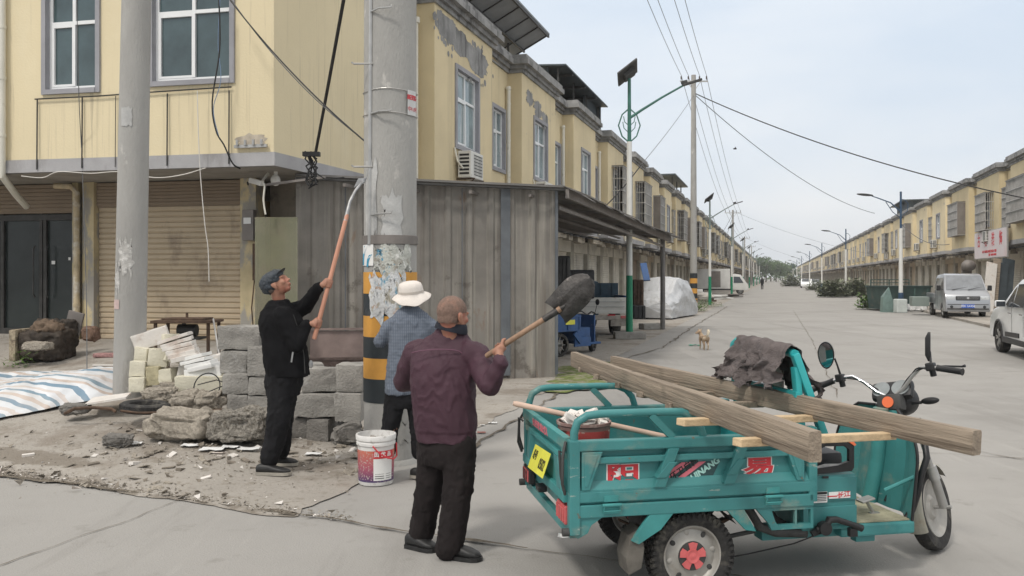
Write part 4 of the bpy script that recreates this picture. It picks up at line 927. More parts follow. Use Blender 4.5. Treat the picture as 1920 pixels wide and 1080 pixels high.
# --- far concrete poles with crossarms and insulators
def util_pole(x, y, h, r0, lab, stripes=False, s=1.0, grp=None):
    p = thing('utility_pole', lab, 'utility pole', (x, y, 0), 0, grp); m = MB(); m.tube([(0, 0, -.05), (0, 0, h)], [r0, r0 * .62], 16); m.build('shaft', M_CONC, p, smooth=True)
    if stripes:
        for i in range(6): m = MB(); m.lathe([(r0 + .006, .3 + i * .27), (r0 + .004, .57 + i * .27 - .001)], 16, smooth_mat) if False else m.lathe([(r0 + .006, .3 + i * .27), (r0 + .002, .57 + i * .27 - .001)], 16); m.build('stripe', M_ORANGE if i % 2 == 0 else M_STRIPEB, p, smooth=True)
    m = MB(); m.bar((-.75 * s, -.08, h - .35), (.75 * s, -.08, h - .35), .07, .07); m.bar((-.35 * s, -.08, h - .38), (0, -.08, h - .9), .03, .03); m.bar((.35 * s, -.08, h - .38), (0, -.08, h - .9), .03, .03); m.build('crossarm', M_CAGEBAR, p)
    for xx in (-.68, -.3, .3, .68): m = MB(); m.lathe([(.01, -.02), (.012, .06), (.05, .08), (.03, .12), (.05, .15), (.03, .19), (.045, .22), (.0, .26)], 10, Matrix.Translation((xx * s, -.08, h - .31))); m.build('insulator', M_CERAM, p, smooth=True)
    return p
UP = [(at(1297, 0, 46).x + .1, 46.0, 12.6), (at(1374, 0, 100).x, 100.0, 9.6), (at(1396, 0, 150).x, 150.0, 8.9), (at(1409, 0, 200).x, 200.0, 9.2)]
util_pole(UP[0][0], 46, UP[0][2], .20, 'tall grey utility pole with short orange and black bands beside the covered car', True)
util_pole(UP[1][0], 100, UP[1][2], .17, 'second far utility pole with crossarm, above the white box truck cab', s=1.3)
util_pole(UP[2][0], 150, UP[2][2], .17, 'third far utility pole with crossarm, right of the white truck', s=1.3)
util_pole(UP[3][0], 200, UP[3][2], .17, 'smallest farthest utility pole on the left side', s=1.3)

# --- street lamps
def lamp_left(px_, Y, h, lab, grp=None, label_r=None):
    x = at(px_, 0, Y).x; p = thing('street_lamp', lab, 'street lamp', (x, Y, 0), 0, grp)
    m = MB(); m.tube([(0, 0, 1.75), (0, 0, h - 2.0)], [.085, .07], 14); m.build('pole', M_POLEW, p, smooth=True)
    m = MB(); m.tube([(0, 0, .0), (0, 0, 1.75)], [.1, .088], 14); m.build('painted_base', M_GREEN, p, smooth=True)
    m = MB(); m.tube([(0, 0, h - 2.0), (0, 0, h - .25)], [.055, .045], 12); m.tube([(0, 0, h - 1.35), (.35, -.02, h - 1.12), (.9, -.05, h - .78), (1.55, -.08, h - .42)], [.04, .036, .03, .026], 10)
    for sg in (-1, 1): m.tube([(sg * .03, 0, h - 2.0), (sg * .2, 0, h - 1.85), (sg * .30, 0, h - 1.55), (sg * .2, 0, h - 1.25), (sg * .03, 0, h - 1.1)], .02, 6); m.tube([(sg * .02, 0, h - 1.75), (sg * .15, 0, h - 1.62), (sg * .18, 0, h - 1.45)], .012, 5); m.tube([(sg * .02, 0, h - 1.55), (sg * .13, 0, h - 1.45), (sg * .16, 0, h - 1.3)], .012, 5)
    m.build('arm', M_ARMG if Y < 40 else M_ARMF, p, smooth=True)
    m = MB(); m.bar((1.45, -.08, h - .46), (1.98, -.10, h - .30), .16, .055, b=.01); m.cbox((1.5, -.08, h - .37), (.16, .12, .08), .01, ry=-.25); m.build('lamp_head', M_CHASSIS, p)
    T_ = Matrix.Translation((-.02, 0, h - .12)) @ Matrix.Rotation(R(-38), 4, 'Y') @ Matrix.Rotation(R(-14), 4, 'X')
    m = MB(); m.box((0, 0, .05), (.66, .86, .04), T=T_); m.box((0, 0, -.03), (.34, .4, .1), T=T_); sp = m.build('solar_panel', M_CHASSIS, p); m = MB()
    for i in range(3):
        for j in range(5): m.box((-.21 + i * .21, -.33 + j * .165, .073), (.195, .15, .006), T=T_)
    m.build('solar_cells', M_SOLAR, sp); m = MB()
    return p
L1 = lamp_left(1180, 23.6, 7.45, 'nearest green and white solar street lamp on a concrete footing by the awning')
m = MB(); m.cbox((0, 0, .1), (.85, .55, .2), .03); m.build('footing', M_BLOCK, L1)
lamp_left(1331, 52.4, 6.65, 'second green and white solar street lamp, right of the striped utility pole')
for i, (px_, Y) in enumerate(((1372, 80), (1393, 108), (1405, 136), (1413, 164), (1419, 190), (1424, 218))): lamp_left(px_, Y, 6.6, 'tiny far solar street lamp on the left pavement beyond the white truck', 'far left street lamps')
def lamp_right(px_, Y, h, lab, grp=None):
    x = at(px_, 0, Y).x; p = thing('street_lamp', lab, 'street lamp', (x, Y, .05), 0, grp)
    m = MB(); m.tube([(0, 0, .9), (0, 0, h - 1.7)], [.10, .085], 14); m.build('pole', M_POLEW, p, smooth=True)
    m = MB(); m.tube([(0, 0, 0), (0, 0, .9)], [.13, .12], 14); m.cbox((0, 0, .05), (.45, .45, .1), .01); m.build('painted_base', M_POLEB, p, smooth=True)
    m = MB(); m.tube([(0, 0, h - 1.7), (0, 0, h + .1)], .05, 10); m.tube([(0, 0, h - .9), (-.5, -.02, h - .45), (-1.2, -.05, h - .2), (-1.45, -.05, h - .12)], [.035, .03, .025, .022], 8)
    m.tube([(0, 0, h - 1.2), (-.4, 0, h - .9), (-.75, -.03, h - .4)], .018, 6); m.tube([(.02, 0, h - 1.1), (.32, 0, h - .85), (.36, 0, h - .5), (.2, 0, h - .3), (0, 0, h - .28)], .018, 6); m.build('arm', M_POLEB, p, smooth=True)
    m = MB(); m.ell((-1.78, -.06, h - .06), (.42, .13, .06), rot=Matrix.Rotation(R(5), 3, 'Y')); m.build('lamp_head', M_CHASSIS, p, smooth=True)
    return p
RL = [(1689, 41.8, 5.75, 'nearest right-side street lamp, white pole above the white box near the silver van'), (1586, 75, 5.8, 'second right-side street lamp, white pole beside the bushes'), (1541, 106, 5.8, 'third right-side street lamp from the front'), (1518, 138, 5.8, 'fourth right-side street lamp from the front'),
      (1503, 170, 5.8, None), (1494, 205, 5.8, None), (1487, 240, 5.8, None)]
for a in RL: lamp_right(a[0], a[1], a[2], a[3] or 'tiny far right-side street lamp near the trees', None if a[3] else 'far right street lamps')

# --- overhead cables
def cable(a, b, sag, r, lab, mt=None, grp=None, k=18):
    c = (Vector(a) + Vector(b)) / 2; m = MB(c); m.tube(catenary(a, b, sag, k), r, 5); return tag(m.build('overhead_cable', mt or M_WIRE, loc=c), lab, 'cable', grp)
T0 = Vector((UP[0][0], 46, 12.6))
labs = ['leftmost thin power line running from the tall utility pole overhead to the top edge', 'second thin power line from the left above the solar lamp', 'third thin power line from the left above the solar lamp', 'rightmost thin power line rising from the tall utility pole to the top edge']
for i, xx in enumerate((-.68, -.3, .3, .68)):
    cable((PX + xx + .3, PY, 11.6), T0 + Vector((xx, -.08, -.03)), 0.5, .012, labs[i], M_WIREG)
    T1 = Vector((UP[1][0] + xx * 1.3, 100, 9.6 - .1)); cable(T0 + Vector((xx, -.08, -.03)), T1, .7, .014, 'thin power line from the tall striped pole down to the second far pole', M_WIREG, 'far left power lines')
    cable(T1, (UP[2][0] + xx * 1.3, 150, 8.8), .4, .014, 'thin power line between the far utility poles', M_WIREG, 'farthest left power lines')
cable(T0 - UPZ * .95, at(1990, 385, 36), .6, .028, 'thick dark cable crossing the sky from the tall pole to the right houses')
cable(T0 - UPZ * 1.0, at(1640, 400, 78), 1.0, .022, 'thinner dark cable from the tall pole down towards the right rooftops', M_WIREG)
cable(T0 - UPZ * 1.1, at(1203, 308, 30), .1, .012, 'thin wire slanting from the tall pole down to the solar lamp pole', M_WIREG)
cable(at(1203, 308, 30), at(1118, 402, 27), .1, .02, 'dark cable from behind the solar lamp down to the window cages')
for (a, b, lab) in ((at(1376, 396, 100), at(1640, 478, 90), 'faint wire from second far pole across the street'), (at(1398, 446, 150), at(1560, 500, 130), 'faint wire from third far pole across the street'),
                    (at(1376, 396, 100), at(1320, 478, 75), 'upper of two dark wires slanting from the second far pole to the left houses'), (at(1376, 400, 100), at(1335, 500, 80), 'lower of two dark wires slanting from the second far pole to the left houses'), (at(1690, 420, 60), at(1780, 458, 55), 'dark cable along the right house fronts above the van')):
    cable(a, b, .5, .022 if 'dark' in lab else .012, lab, M_WIREG)
# near cables on the corner building
cable(at(655, -60, 9.5), at(592, 285, 12.4), .02, .022, 'thick black cable dropping from the top edge to the building corner bracket')
cable(at(420, -15, 12.2), at(700, 278, 9.5), .12, .010, 'twisted dark cable sagging from the wide window to the striped pole')
cable(at(424, -15, 12.2), at(700, 275, 9.5), .18, .007, 'thinner cable running just below the twisted cable to the striped pole', M_WIREG)
def wire(pts, r, lab, mt, name='wire', cat='wire'):
    c = Vector(pts[0]); m = MB(c); P = [Vector(p) for p in pts]; Q = []
    for i in range(len(P) - 1):
        a, b, c_, d = P[max(i - 1, 0)], P[i], P[i + 1], P[min(i + 2, len(P) - 1)]
        for j in range(6): t = j / 6; Q.append(.5 * ((2 * b) + (c_ - a) * t + (2 * a - 5 * b + 4 * c_ - d) * t * t + (3 * b - a - 3 * c_ + d) * t ** 3))
    Q.append(P[-1]); m.tube(Q, r, 6); return tag(m.build(name, mt, loc=c, smooth=True), lab, cat)
FY = 12.4
wire([at(410, -10, FY), at(412, 90, FY), at(398, 190, FY), at(405, 245, FY), at(420, 272, FY), at(436, 306, FY + .1), at(450, 316, FY + .3)], .012, 'dark cable hanging in front of the wide window down to the insulator rack', M_WIRE)
wire([at(413, -10, FY), at(409, 80, FY), at(414, 150, FY), at(400, 205, FY), at(412, 262, FY)], .006, 'faded blue wire beside the dark cable at the wide window', mat('blue_wire', (.15, .22, .33), .6))
wire([at(144, -10, 12.9), at(148, 180, 12.9), at(155, 330, 13.2), at(162, 560, 12.0), at(163, 757, 9.9)], .006, 'long thin pale string hanging at the left of the slim concrete pole', M_WIREG)
wire([at(370, 170, 12.6), at(372, 250, 12.6), at(376, 330, 12.6), at(384, 420, 12.6), at(390, 465, 12.6), at(392, 528, 12.6)], .007, 'thin white cord dangling in front of the tan roller shutter', M_WIREW)
wire([at(40, 330, 13.2), at(80, 333, 13.2), at(110, 322, 13.0), at(170, 325, 12.9), at(225, 322, 12.8), at(290, 333, 12.7), at(340, 328, 12.6), at(385, 315, 12.5)], .007, 'white cable looped along the underside of the grey band', M_WIREW)
c = at(584, 310, 12.2); m = MB(c)
rnd = random.Random(3)
for k in range(7):
    pts = [c + Vector((rnd.uniform(-.09, .09), rnd.uniform(-.05, .05), .18 - .5 * i / 6 + rnd.uniform(-.04, .04))) for i in range(7)]; m.tube(pts, .012, 5)
m.box(c + Vector((0, 0, .16)), (.24, .1, .06)); m.tube([c + Vector((.05, 0, -.1)), c + Vector((.2, 0, -.2)), c + Vector((.45, .1, -.16))], .010, 5)
tag(m.build('cable_bundle', M_WIRE, loc=c), 'tangled black cable knot on a bracket at the building corner edge', 'cable')
c = at(500, 345, 12.9); wire([at(492, 340, 12.9), at(496, 350, 12.8), at(494, 375, 12.8), at(498, 402, 12.8)], .014, 'short white pipe hanging from the beam right of the camera', M_PIPE, 'pipe_stub', 'pipe')
m = MB(at(600, 340, 12.8)); m.bar(at(495, 347, 12.9), at(610, 332, 12.7), .03, .035); tag(m.build('support_beam', M_CAGE, loc=at(600, 340, 12.8)), 'pale horizontal beam beneath the corner soffit above the corrugated wall', 'beam')
# bird
c = at(1378, 279, 60); m = MB(c); m.ell(c, (.14, .05, .05)); m.add([c + Vector(v) for v in ((-.05, 0, .02), (.08, 0, .02), (.0, -.25, .12), (-.05, 0, .02), (.08, 0, .02), (.0, .25, .12))], [(0, 1, 2), (3, 4, 5)])
tag(m.build('bird', M_BLACK, loc=c), 'small dark bird flying in the open sky right of the tall utility pole', 'bird')

# ================================================================ SIGN on the right row
A_ = st(34.5 + 4.2, 18.7 - .62, 0); c = st(40.6, 18.7 - .62, 4.0)
# found from the photograph: left edge at px 1829, right edge at px 1889
def on_plane(px, d):       # t on the plane d where the ray through px lands
    s = (px - 960) / FOC; c0 = CORNER + N * d; return (c0.x - s * c0.y) / (s * U.y - U.x)
t0_, t1_ = on_plane(1889, 18.1), on_plane(1829, 18.1); c = st((t0_ + t1_) / 2, 18.1, 0); Lx = t1_ - t0_
Ym = c.y; zt, zb = CAMH + (520 - 433) / FOC * Ym, CAMH + (520 - 483) / FOC * Ym
sg = thing('shop_sign', 'pale pink and white shop sign with four big red characters on the right row', 'sign', (c.x, c.y, (zt + zb) / 2)); o0 = sg.location.copy()
m = MB(o0); m.box(tuple(o0), (Lx, .10, zt - zb), rz=math.atan2(U.y, U.x)); m.build('board', mat('sign_white', (.66, .60, .61), .5, var=.05, scale=1, stain=(.66, .5, .5, .6), sfac=.5, sscale=.8), sg)
m = MB(o0); m.box(tuple(o0 + N * .0 - Vector((0, 0, 0))), (Lx + .08, .07, zt - zb + .08), rz=math.atan2(U.y, U.x)); m.build('frame', M_CAGEBAR, sg)
m = MB(o0); RD = -U; H = zt - zb
for i, ch in enumerate('古明装饰'): text_mesh(m, ch, H * .52, frame3(o0 - N * .055 - U * (-Lx * .345 + i * Lx * .23) * 1 + UPZ * H * .14, RD * -1 if False else -U, UPZ), .01, .012, .85)
text_mesh(m, '承接：室内外装修 水电安装 门窗 吊顶 广告制作', H * .105, frame3(o0 - N * .055 - UPZ * H * .27, -U, UPZ), .008, .004)
text_mesh(m, '电话：13705060 15890806', H * .105, frame3(o0 - N * .055 - UPZ * H * .40 - U * Lx * .1, -U, UPZ), .008, .004)
m.build('sign_lettering', M_RED, sg)
tb = (1648, 452)
# ================================================================ CARGO TRICYCLE  (x forward, y to its left, z up)
TR = thing('cargo_tricycle', 'teal electric cargo tricycle parked with a wooden ladder across its load box', 'tricycle', (.858, 4.984, 0), R(11))
TM = Matrix.Translation((.858, 4.984, 0)) @ Matrix.Rotation(R(11), 4, 'Z')
def tp(nm, mb, mt, parent=None, **k): return mb.build(nm, mt, parent or TR, **k)
X0, X1, HW = -.67, .645, .563
def side(sg):
    y = sg * (HW - .043); yo = sg * HW; ym = (y + yo) / 2
    m = MB()
    m.box(((X0 + X1) / 2, y, .71), (X1 - X0, .012, .30))                                   # panel
    m.cbox(((X0 + X1) / 2, ym, .585), (X1 - X0, .045, .055), .006); m.cbox(((X0 + X1) / 2, ym, .845), (X1 - X0, .05, .055), .008)
    m.bar((X0 + .05, ym, .768), (X1 - .06, ym, .768), .035, .032, b=.004)
    m.prism([(X0, .612), (X1, .612), (X1, .62), (X0, .62)], min(y, yo), max(y, yo))
    for z0, z1, o0, o1 in ((.612, .66, yo, y + sg * .008),): m.quad((X0, o0, z0), (X1, o0, z0), (X1, o1, z1), (X0, o1, z1))
    s_ = m.build('side_panel', M_TEAL, TR, bevel=0)
    for (xa, xb) in ((-.134, -.21), (.248, .173)):
        r = MB(); T_ = [(xa - .028, .818), (xa + .028, .818), (xb + .028, .622), (xb - .034, .622)]
        r.prism(T_, min(y, yo + sg * .012), max(y, yo + sg * .012)); r.prism([(q[0] * .82 + (xa + xb) / 2 * .18, (q[1] - .72) * .4 + .72 - .01) for q in T_], min(y, yo + sg * .018), max(y, yo + sg * .018)); r.build('rib', M_TEAL, s_, bevel=.003)
    for e_ in (1, -1):
        xe = X0 if e_ > 0 else X1; r = MB()
        r.prism([(xe + e_ * .045, .815), (xe + e_ * .155, .815), (xe + e_ * .085, .622), (xe + e_ * .045, .622)], min(y, yo + sg * .006), max(y, yo + sg * .006))
        r.prism([(xe + e_ * .06, .80), (xe + e_ * .13, .80), (xe + e_ * .075, .64), (xe + e_ * .06, .64)], min(y, yo + sg * .010), max(y, yo + sg * .010)); r.build('rib', M_TEAL, s_, bevel=.003)
    for xl in (-.47, .42):
        r = MB(); r.cyl((xl - .05, yo + sg * .016, .545), (xl + .05, yo + sg * .016, .545), .009, n=10); r.box((xl, yo + sg * .004, .575), (.075, .006, .03)); r.box((xl, yo + sg * .004, .515), (.085, .006, .035)); r.tube([(xl - .04, yo + sg * .02, .545), (xl - .045, yo + sg * .018, .515), (xl + .045, yo + sg * .018, .515), (xl + .04, yo + sg * .02, .545)], .004, 5)
        r.build('hinge', M_TEALD, s_)
    p = MB(); p.cbox((X0 + .01, sg * (HW - .025), .635), (.055, .06, .48), .008); p.build('corner_post', M_TEAL, TR)
    p = MB(); p.cbox((X1 + .012, sg * (HW - .03), .70), (.05, .06, .40), .008); p.build('corner_post', M_TEAL, TR)
    h = MB(); yr = sg * (HW - .025)
    h.tube([(X0 + .012, yr, .86), (X0 + .012, yr, .91), (X0 + .03, yr, .965), (X0 + .08, yr, .995), (X0 + .15, yr, 1.003), (-.2, yr, 1.003), (-.08, yr, 1.0), (-.02, yr, .975), (.02, yr, .93), (.04, yr, .87)], .021, 12)
    h.bar((-.25, yr, .99), (-.13, yr, .87), .035, .035); h.build('top_rail', M_TEAL, TR, smooth=True)
for sg in (-1, 1): side(sg)
# writing on the near side
yo = -(HW - .043) - .0075
def stick(s, cx, cz, wd, hh, parent):
    T_ = frame3((cx, yo, cz), (1, 0, 0), (0, 0, 1)); m = MB(); text_mesh(m, s, hh * 1.12, T_, .002, .0062, wd / hh); a = m.build('sticker_outline', M_STW, parent)
    m = MB(); text_mesh(m, s, hh * 1.12, frame3((cx, yo - .0016, cz), (1, 0, 0), (0, 0, 1)), .002, .0030, wd / hh); m.build('character', M_RED, a)
stick('阳', -.395, .69, .165, .082, TR); stick('易', .362, .692, .165, .085, TR)
m = MB(); m.prism([(-.15, .665), (-.10, .715), (-.085, .735), (.14, .735), (.10, .66)], yo - .0005, yo); dk = m.build('side_sticker', M_STK, TR)
m = MB(); m.prism([(-.155, .655), (-.14, .655), (-.02, .735), (-.075, .735), (-.155, .69)], yo - .002, yo - .0012); m.prism([(-.10, .655), (-.06, .655), (.06, .735), (.02, .735)], yo - .002, yo - .0012); m.build('red_stripe', M_STP, dk)
m = MB(); text_mesh(m, '环卫自移', .045, frame3((-.062, yo - .003, .700), (1, 0, .62), (-.5, 0, 1)), .001, .001); m.build('sticker_text', M_BLACK, dk)
m = MB(); text_mesh(m, 'UINANG', .044, frame3((.055, yo - .003, .695), (1, 0, .62), (-.5, 0, 1)), .001, .002, 1.05); m.build('sticker_word', mat('mint_letters', (.35, .6, .55), .5), dk)
# floor and chassis
m = MB(); m.box((0, 0, .548), (X1 - X0 - .01, HW * 2 - .05, .014)); tp('load_floor', m, M_TEALD)
for sg in (-1, 1): m = MB(); m.cbox(((X0 + X1) / 2, sg * (HW - .02), .512), (X1 - X0 + .03, .04, .066), .006); tp('lower_rail', m, M_TEAL)
m = MB()
for sg in (-1, 1):
    m.bar((X0 + .05, sg * .25, .47), (.45, sg * .25, .47), .05, .07); m.tube([(.40, sg * .26, .46), (.52, sg * .27, .42), (.58, sg * .28, .33), (.66, sg * .30, .285), (.8, sg * .30, .28), (1.3, sg * .28, .28)], .028, 10)
    m.tube([(.30, sg * .44, .50), (.36, sg * .43, .43), (.42, sg * .42, .34), (.52, sg * .41, .30), (.7, sg * .41, .285)], .024, 10)
for x in (-.5, -.1, .3): m.box((x, 0, .50), (.05, .9, .04))
tp('chassis', m, M_CHASSIS, smooth=True)
m = MB(); m.cyl((0, -.40, .23), (0, .40, .23), .028, n=14); m.ell((0, .04, .23), (.10, .10, .10)); m.ell((-.02, .14, .26), (.12, .09, .10)); tp('rear_axle', m, M_CHASSIS, smooth=True)
for sg in (-1, 1):
    for k in range(4): m = MB(); L_ = .34 - k * .07; pts = [(x * L_, sg * .30, .285 + k * .012 + .10 * (x * L_ / .34) ** 2 * 1.0) for x in [-1, -.6, -.2, .2, .6, 1]]; [m.bar(pts[i], pts[i + 1], .045, .010) for i in range(5)]; tp('leaf_spring', m, M_RUST)
    m = MB(); m.cyl((.06, sg * .34, .26), (.18, sg * .36, .46), .02, n=10); m.cyl((.05, sg * .34, .24), (.42, sg * .36, .30), .013, n=8); tp('damper', m, M_CHASSIS, smooth=True)
# fender brackets, mud flaps
for sg in (-1, 1):
    y = sg * (HW - .015)
    m = MB(); m.prism([(-.26, .482), (-.13, .482), (-.20, .40), (-.32, .33), (-.36, .35)], y - .012, y + .012); tp('fender_bracket', m, M_TEALD, bevel=.003)
    m = MB(); m.prism([(.16, .482), (.26, .482), (.33, .36), (.27, .37)], y - .012, y + .012); tp('fender_bracket', m, M_TEALD, bevel=.003)
    m = MB(); v0 = [(-.36, .36), (-.30, .40), (-.285, .30), (-.30, .20), (-.37, .17), (-.385, .26)]; m.prism(v0, sg * .39, sg * .545); tp('mud_flap', m, mat('grimy_flap', (.12, .11, .095), .9, var=.3, scale=9, bump=.3), bevel=.004)
    m = MB()
    for i in range(9):
        a0, a1 = R(35 + i * 12), R(47 + i * 12); m.quad(*[(.285 * math.cos(a), sg * yy, .23 + .285 * math.sin(a)) for a, yy in ((a0, .38), (a1, .38), (a1, .53), (a0, .53))])
    tp('inner_fender', m, M_CHASSIS)
# rear end: posts, tail gate, lamps, bumper beam
m = MB(); xg = X0 - .005
m.box((xg, 0, .71), (.012, 1.0, .29)); m.cbox((xg - .012, 0, .855), (.04, 1.02, .06), .006); m.cbox((xg - .012, 0, .575), (.04, 1.02, .05), .006); m.cbox((xg - .01, 0, .775), (.035, .9, .03), .004)
for y_ in (-.47, .47): m.cbox((xg - .01, y_, .715), (.035, .05, .25), .005)
tg = tp('tailgate', m, M_TEALD)
for y_, sl in ((-.33, -.05), (.33, .05)):
    r = MB(); r.add([(xg - .03, y_ - .04, .76), (xg - .03, y_ + .04, .76), (xg - .03, y_ + .02 + sl, .60), (xg - .03, y_ - .06 + sl, .60), (xg, y_ - .05, .76), (xg, y_ + .05, .76), (xg, y_ + .03 + sl, .60), (xg, y_ - .07 + sl, .60)], [(0, 1, 2, 3), (0, 4, 5, 1), (1, 5, 6, 2), (2, 6, 7, 3), (3, 7, 4, 0)]); r.build('rib', M_TEAL, tg)
m = MB(); T_ = frame3((xg - .034, .02, .845), (0, -1, 0), (0, 0, 1)); text_mesh(m, '安全行驶 禁止载人', .046, T_, .002, .001); m.build('tailgate_lettering', M_STP, tg)
m = MB(); PT = Matrix.Translation((xg - .05, -.03, .665)) @ Matrix.Rotation(R(-3), 4, 'X') @ Matrix.Rotation(R(20), 4, 'Y'); m.cbox((0, 0, 0), (.004, .38, .14), .0015, T=PT); pn = m.build('number_plate', M_PLATEY, tg)
m = MB(); text_mesh(m, '编号', .058, PT @ frame3((-.0035, .105, .015), (0, -1, 0), (0, 0, 1)), .001, .0015, .8); m.build('plate_characters', M_BLACK, pn); m = MB(); text_mesh(m, '0502', .082, PT @ frame3((-.0035, -.09, -.012), (0, -1, 0), (0, 0, 1)), .001, .0012, .8); m.build('plate_characters', M_BLACK, pn)
for y_ in (-.5, .5):
    m = MB(); m.tube([(xg - .03, y_, .80), (xg - .055, y_ * 1.04, .82), (xg - .05, y_ * 1.05, .70), (xg - .03, y_ * 1.02, .62)], .007, 6); m.tube([(xg - .02, y_ * 1.02, .86), (xg - .045, y_ * 1.1, .80), (xg - .05, y_ * 1.12, .66), (xg - .03, y_ * 1.08, .60)], .008, 6); tp('latch_hook', m, M_CHASSIS, smooth=True)
m = MB(); m.bar((X0 + .01, -HW + .03, .40), (X0 + .01, HW - .03, .40), .035, .05); m.bar((X0 + .03, -HW + .1, .50), (X0 + .03, HW - .1, .50), .03, .07); tp('bumper_beam', m, M_TEAL)
for sg in (-1, 1):
    m = MB(); m.prism([(X0 - .015, .40), (X0 + .03, .375), (X0 + .08, .40), (X0 + .10, .44), (X0 + .17, .485), (X0 - .015, .485)], sg * (HW - .03) - .02, sg * (HW - .03) + .02); tp('corner_gusset', m, M_TEAL, bevel=.003)
    m = MB(); m.cyl((X0 - .05, sg * (HW - .02), .41), (X0 + .03, sg * (HW - .02), .41), .021, n=16); tp('rubber_stop', m, M_CHASSIS, smooth=True)
    m = MB(); m.cbox((X0 - .012, sg * .43, .485), (.04, .17, .095), .008); tl = tp('tail_lamp', m, M_BLACK if sg > 0 else M_LAMPR)
    m = MB(); m.cbox((X0 - .034, sg * .43, .485), (.01, .145, .07), .004); m.build('lens', M_LAMPR, tl)
    for k in range(3): q = MB(); q.box((X0 - .041, sg * .43 - .045 + k * .045, .485), (.004, .006, .068)); q.build('lens_rib', M_BLACK if sg > 0 else M_LAMPR, tl)
m = MB(); m.cbox((X0 - .03, .02, .50), (.05, .09, .035), .008); tp('plate_lamp', m, M_BLACK)
# wheels
def wheel(nm, Rr, wd, mt_rim, T_, star=False, spokes=0, knob=True):
    wm = MB(); pr = [(Rr * .66, -wd * .36), (Rr * .74, -wd * .46), (Rr * .86, -wd * .52), (Rr * .95, -wd * .46), (Rr * .99, -wd * .3), (Rr, 0), (Rr * .99, wd * .3), (Rr * .95, wd * .46), (Rr * .86, wd * .52), (Rr * .74, wd * .46), (Rr * .66, wd * .36)]
    RX = T_ @ Matrix.Rotation(R(90), 4, 'X')
    wm.lathe(pr, 48, RX); ty = wm
    if knob:
        for i in range(44):
            a = 2 * math.pi * i / 44
            for j, zz in enumerate((-.36, -.12, .12, .36)):
                aa = a + (.035 if j % 2 else -.035); rr = Rr * (1.012 if abs(zz) < .3 else .985)
                ty.box((rr * math.cos(aa), rr * math.sin(aa), zz * wd), (.014, .020, wd * .20), rz=aa, T=RX)
            ty.box((Rr * .93 * math.cos(a), Rr * .93 * math.sin(a), -wd * .50), (.028, .014, .012), rz=a, T=RX); ty.box((Rr * .93 * math.cos(a), Rr * .93 * math.sin(a), wd * .50), (.028, .014, .012), rz=a, T=RX)
    w = ty.build('wheel', M_RUB, TR, smooth=True)
    rm = MB(); f = wd * .36
    if not spokes:
        for sg in (-1, 1):
            rm.lathe([(Rr * .70, sg * f * 1.05), (Rr * .685, sg * f * 1.22), (Rr * .655, sg * f * 1.15), (Rr * .63, sg * f * .7), (Rr * .58, sg * f * .45), (Rr * .50, sg * f * .62), (Rr * .40, sg * f * .70), (Rr * .33, sg * f * .85), (Rr * .30, sg * f * 1.0), (0.0, sg * f * 1.0)], 40, RX)
    else:
        for sg in (-1, 1): rm.lathe([(Rr * .70, sg * f), (Rr * .685, sg * f * 1.25), (Rr * .65, sg * f * 1.1), (Rr * .60, sg * f * .6), (Rr * .52, sg * f * .35), (Rr * .3, sg * f * .35), (Rr * .22, sg * f * .9), (0, sg * f * .9)], 40, RX)
    rim = rm.build('rim', mt_rim, w, smooth=True)
    if star:
        for sg in (-1, 1):
            for i in range(8): a = 2 * math.pi * i / 8 + .2; q = MB(); q.ell((Rr * .53 * math.cos(a), Rr * .53 * math.sin(a), sg * f * .60), (.018, .014, .004), 12, 6, T=RX, rot=Matrix.Rotation(a, 3, 'Z')); q.build('vent_hole', M_CHASSIS if i % 2 else M_WHEELP, rim, smooth=True)
            q = MB(); q.lathe([(Rr * .335, sg * f * .95), (Rr * .33, sg * f * 1.12), (0, sg * f * 1.12)], 30, RX); cp = q.build('hub_cap', M_CHASSIS, rim, smooth=True)
            q = MB()
            for i in range(5):
                a = 2 * math.pi * i / 5 + .3
                pts = [(r_ * math.cos(a + d_), r_ * math.sin(a + d_), sg * f * 1.14) for r_, d_ in ((.03, -.5), (Rr * .31, -.36), (Rr * .32, 0), (Rr * .31, .36), (.03, .5))]; pts2 = [(p[0], p[1], sg * (f * 1.14 + .006)) for p in pts]
                q.add(pts + pts2, [(0, 1, 2, 3, 4), (9, 8, 7, 6, 5)] + [(k_, k_ + 5, (k_ + 1) % 5 + 5, (k_ + 1) % 5) for k_ in range(5)], RX)
            q.lathe([(.038, sg * f * 1.1), (.036, sg * (f * 1.14 + .009)), (.02, sg * (f * 1.14 + .006)), (.0, sg * (f * 1.14 + .009))], 20, RX); q.build('star_cap', M_PINK, rim)
    return w
wheel('wheel', .232, .115, M_WHEELP, Matrix.Translation((0, -.447, .23)), star=True)
wheel('wheel', .232, .115, M_WHEELP, Matrix.Translation((0, .447, .23)), star=True)
# frame behind the driver
m = MB(); xt, zt_ = .66, 1.29
m.bar((.70, -.36, .84), (.665, -.36, 1.20), .05, .035, b=.006); m.bar((.70, .42, .84), (.665, .42, 1.16), .05, .035, b=.006)
pts = [(.665, .42, 1.15), (.663, .415, 1.22), (.66, .39, 1.27), (.66, .34, 1.295), (.66, .1, 1.295), (.66, -.30, 1.28), (.66, -.37, 1.27)]; m.tube(pts, .026, 12)
m.bar((.655, -.37, 1.275), (.83, -.385, .80), .055, .04, b=.006); m.bar((.66, -.40, 1.05), (.66, .4, 1.05), .03, .03); m.box((.66, .0, .80), (.02, .84, .09)); m.box((.63, 0, .72), (.014, 1.04, .30))
tp('guard_frame', m, mat('bright_teal_paint', (.035, .37, .38), .4, var=.1, scale=3, coat=.2), smooth=True)
m = MB(); m.box((.76, .02, 1.08), (.012, .14, .30)); tp('backboard', m, M_ALU)
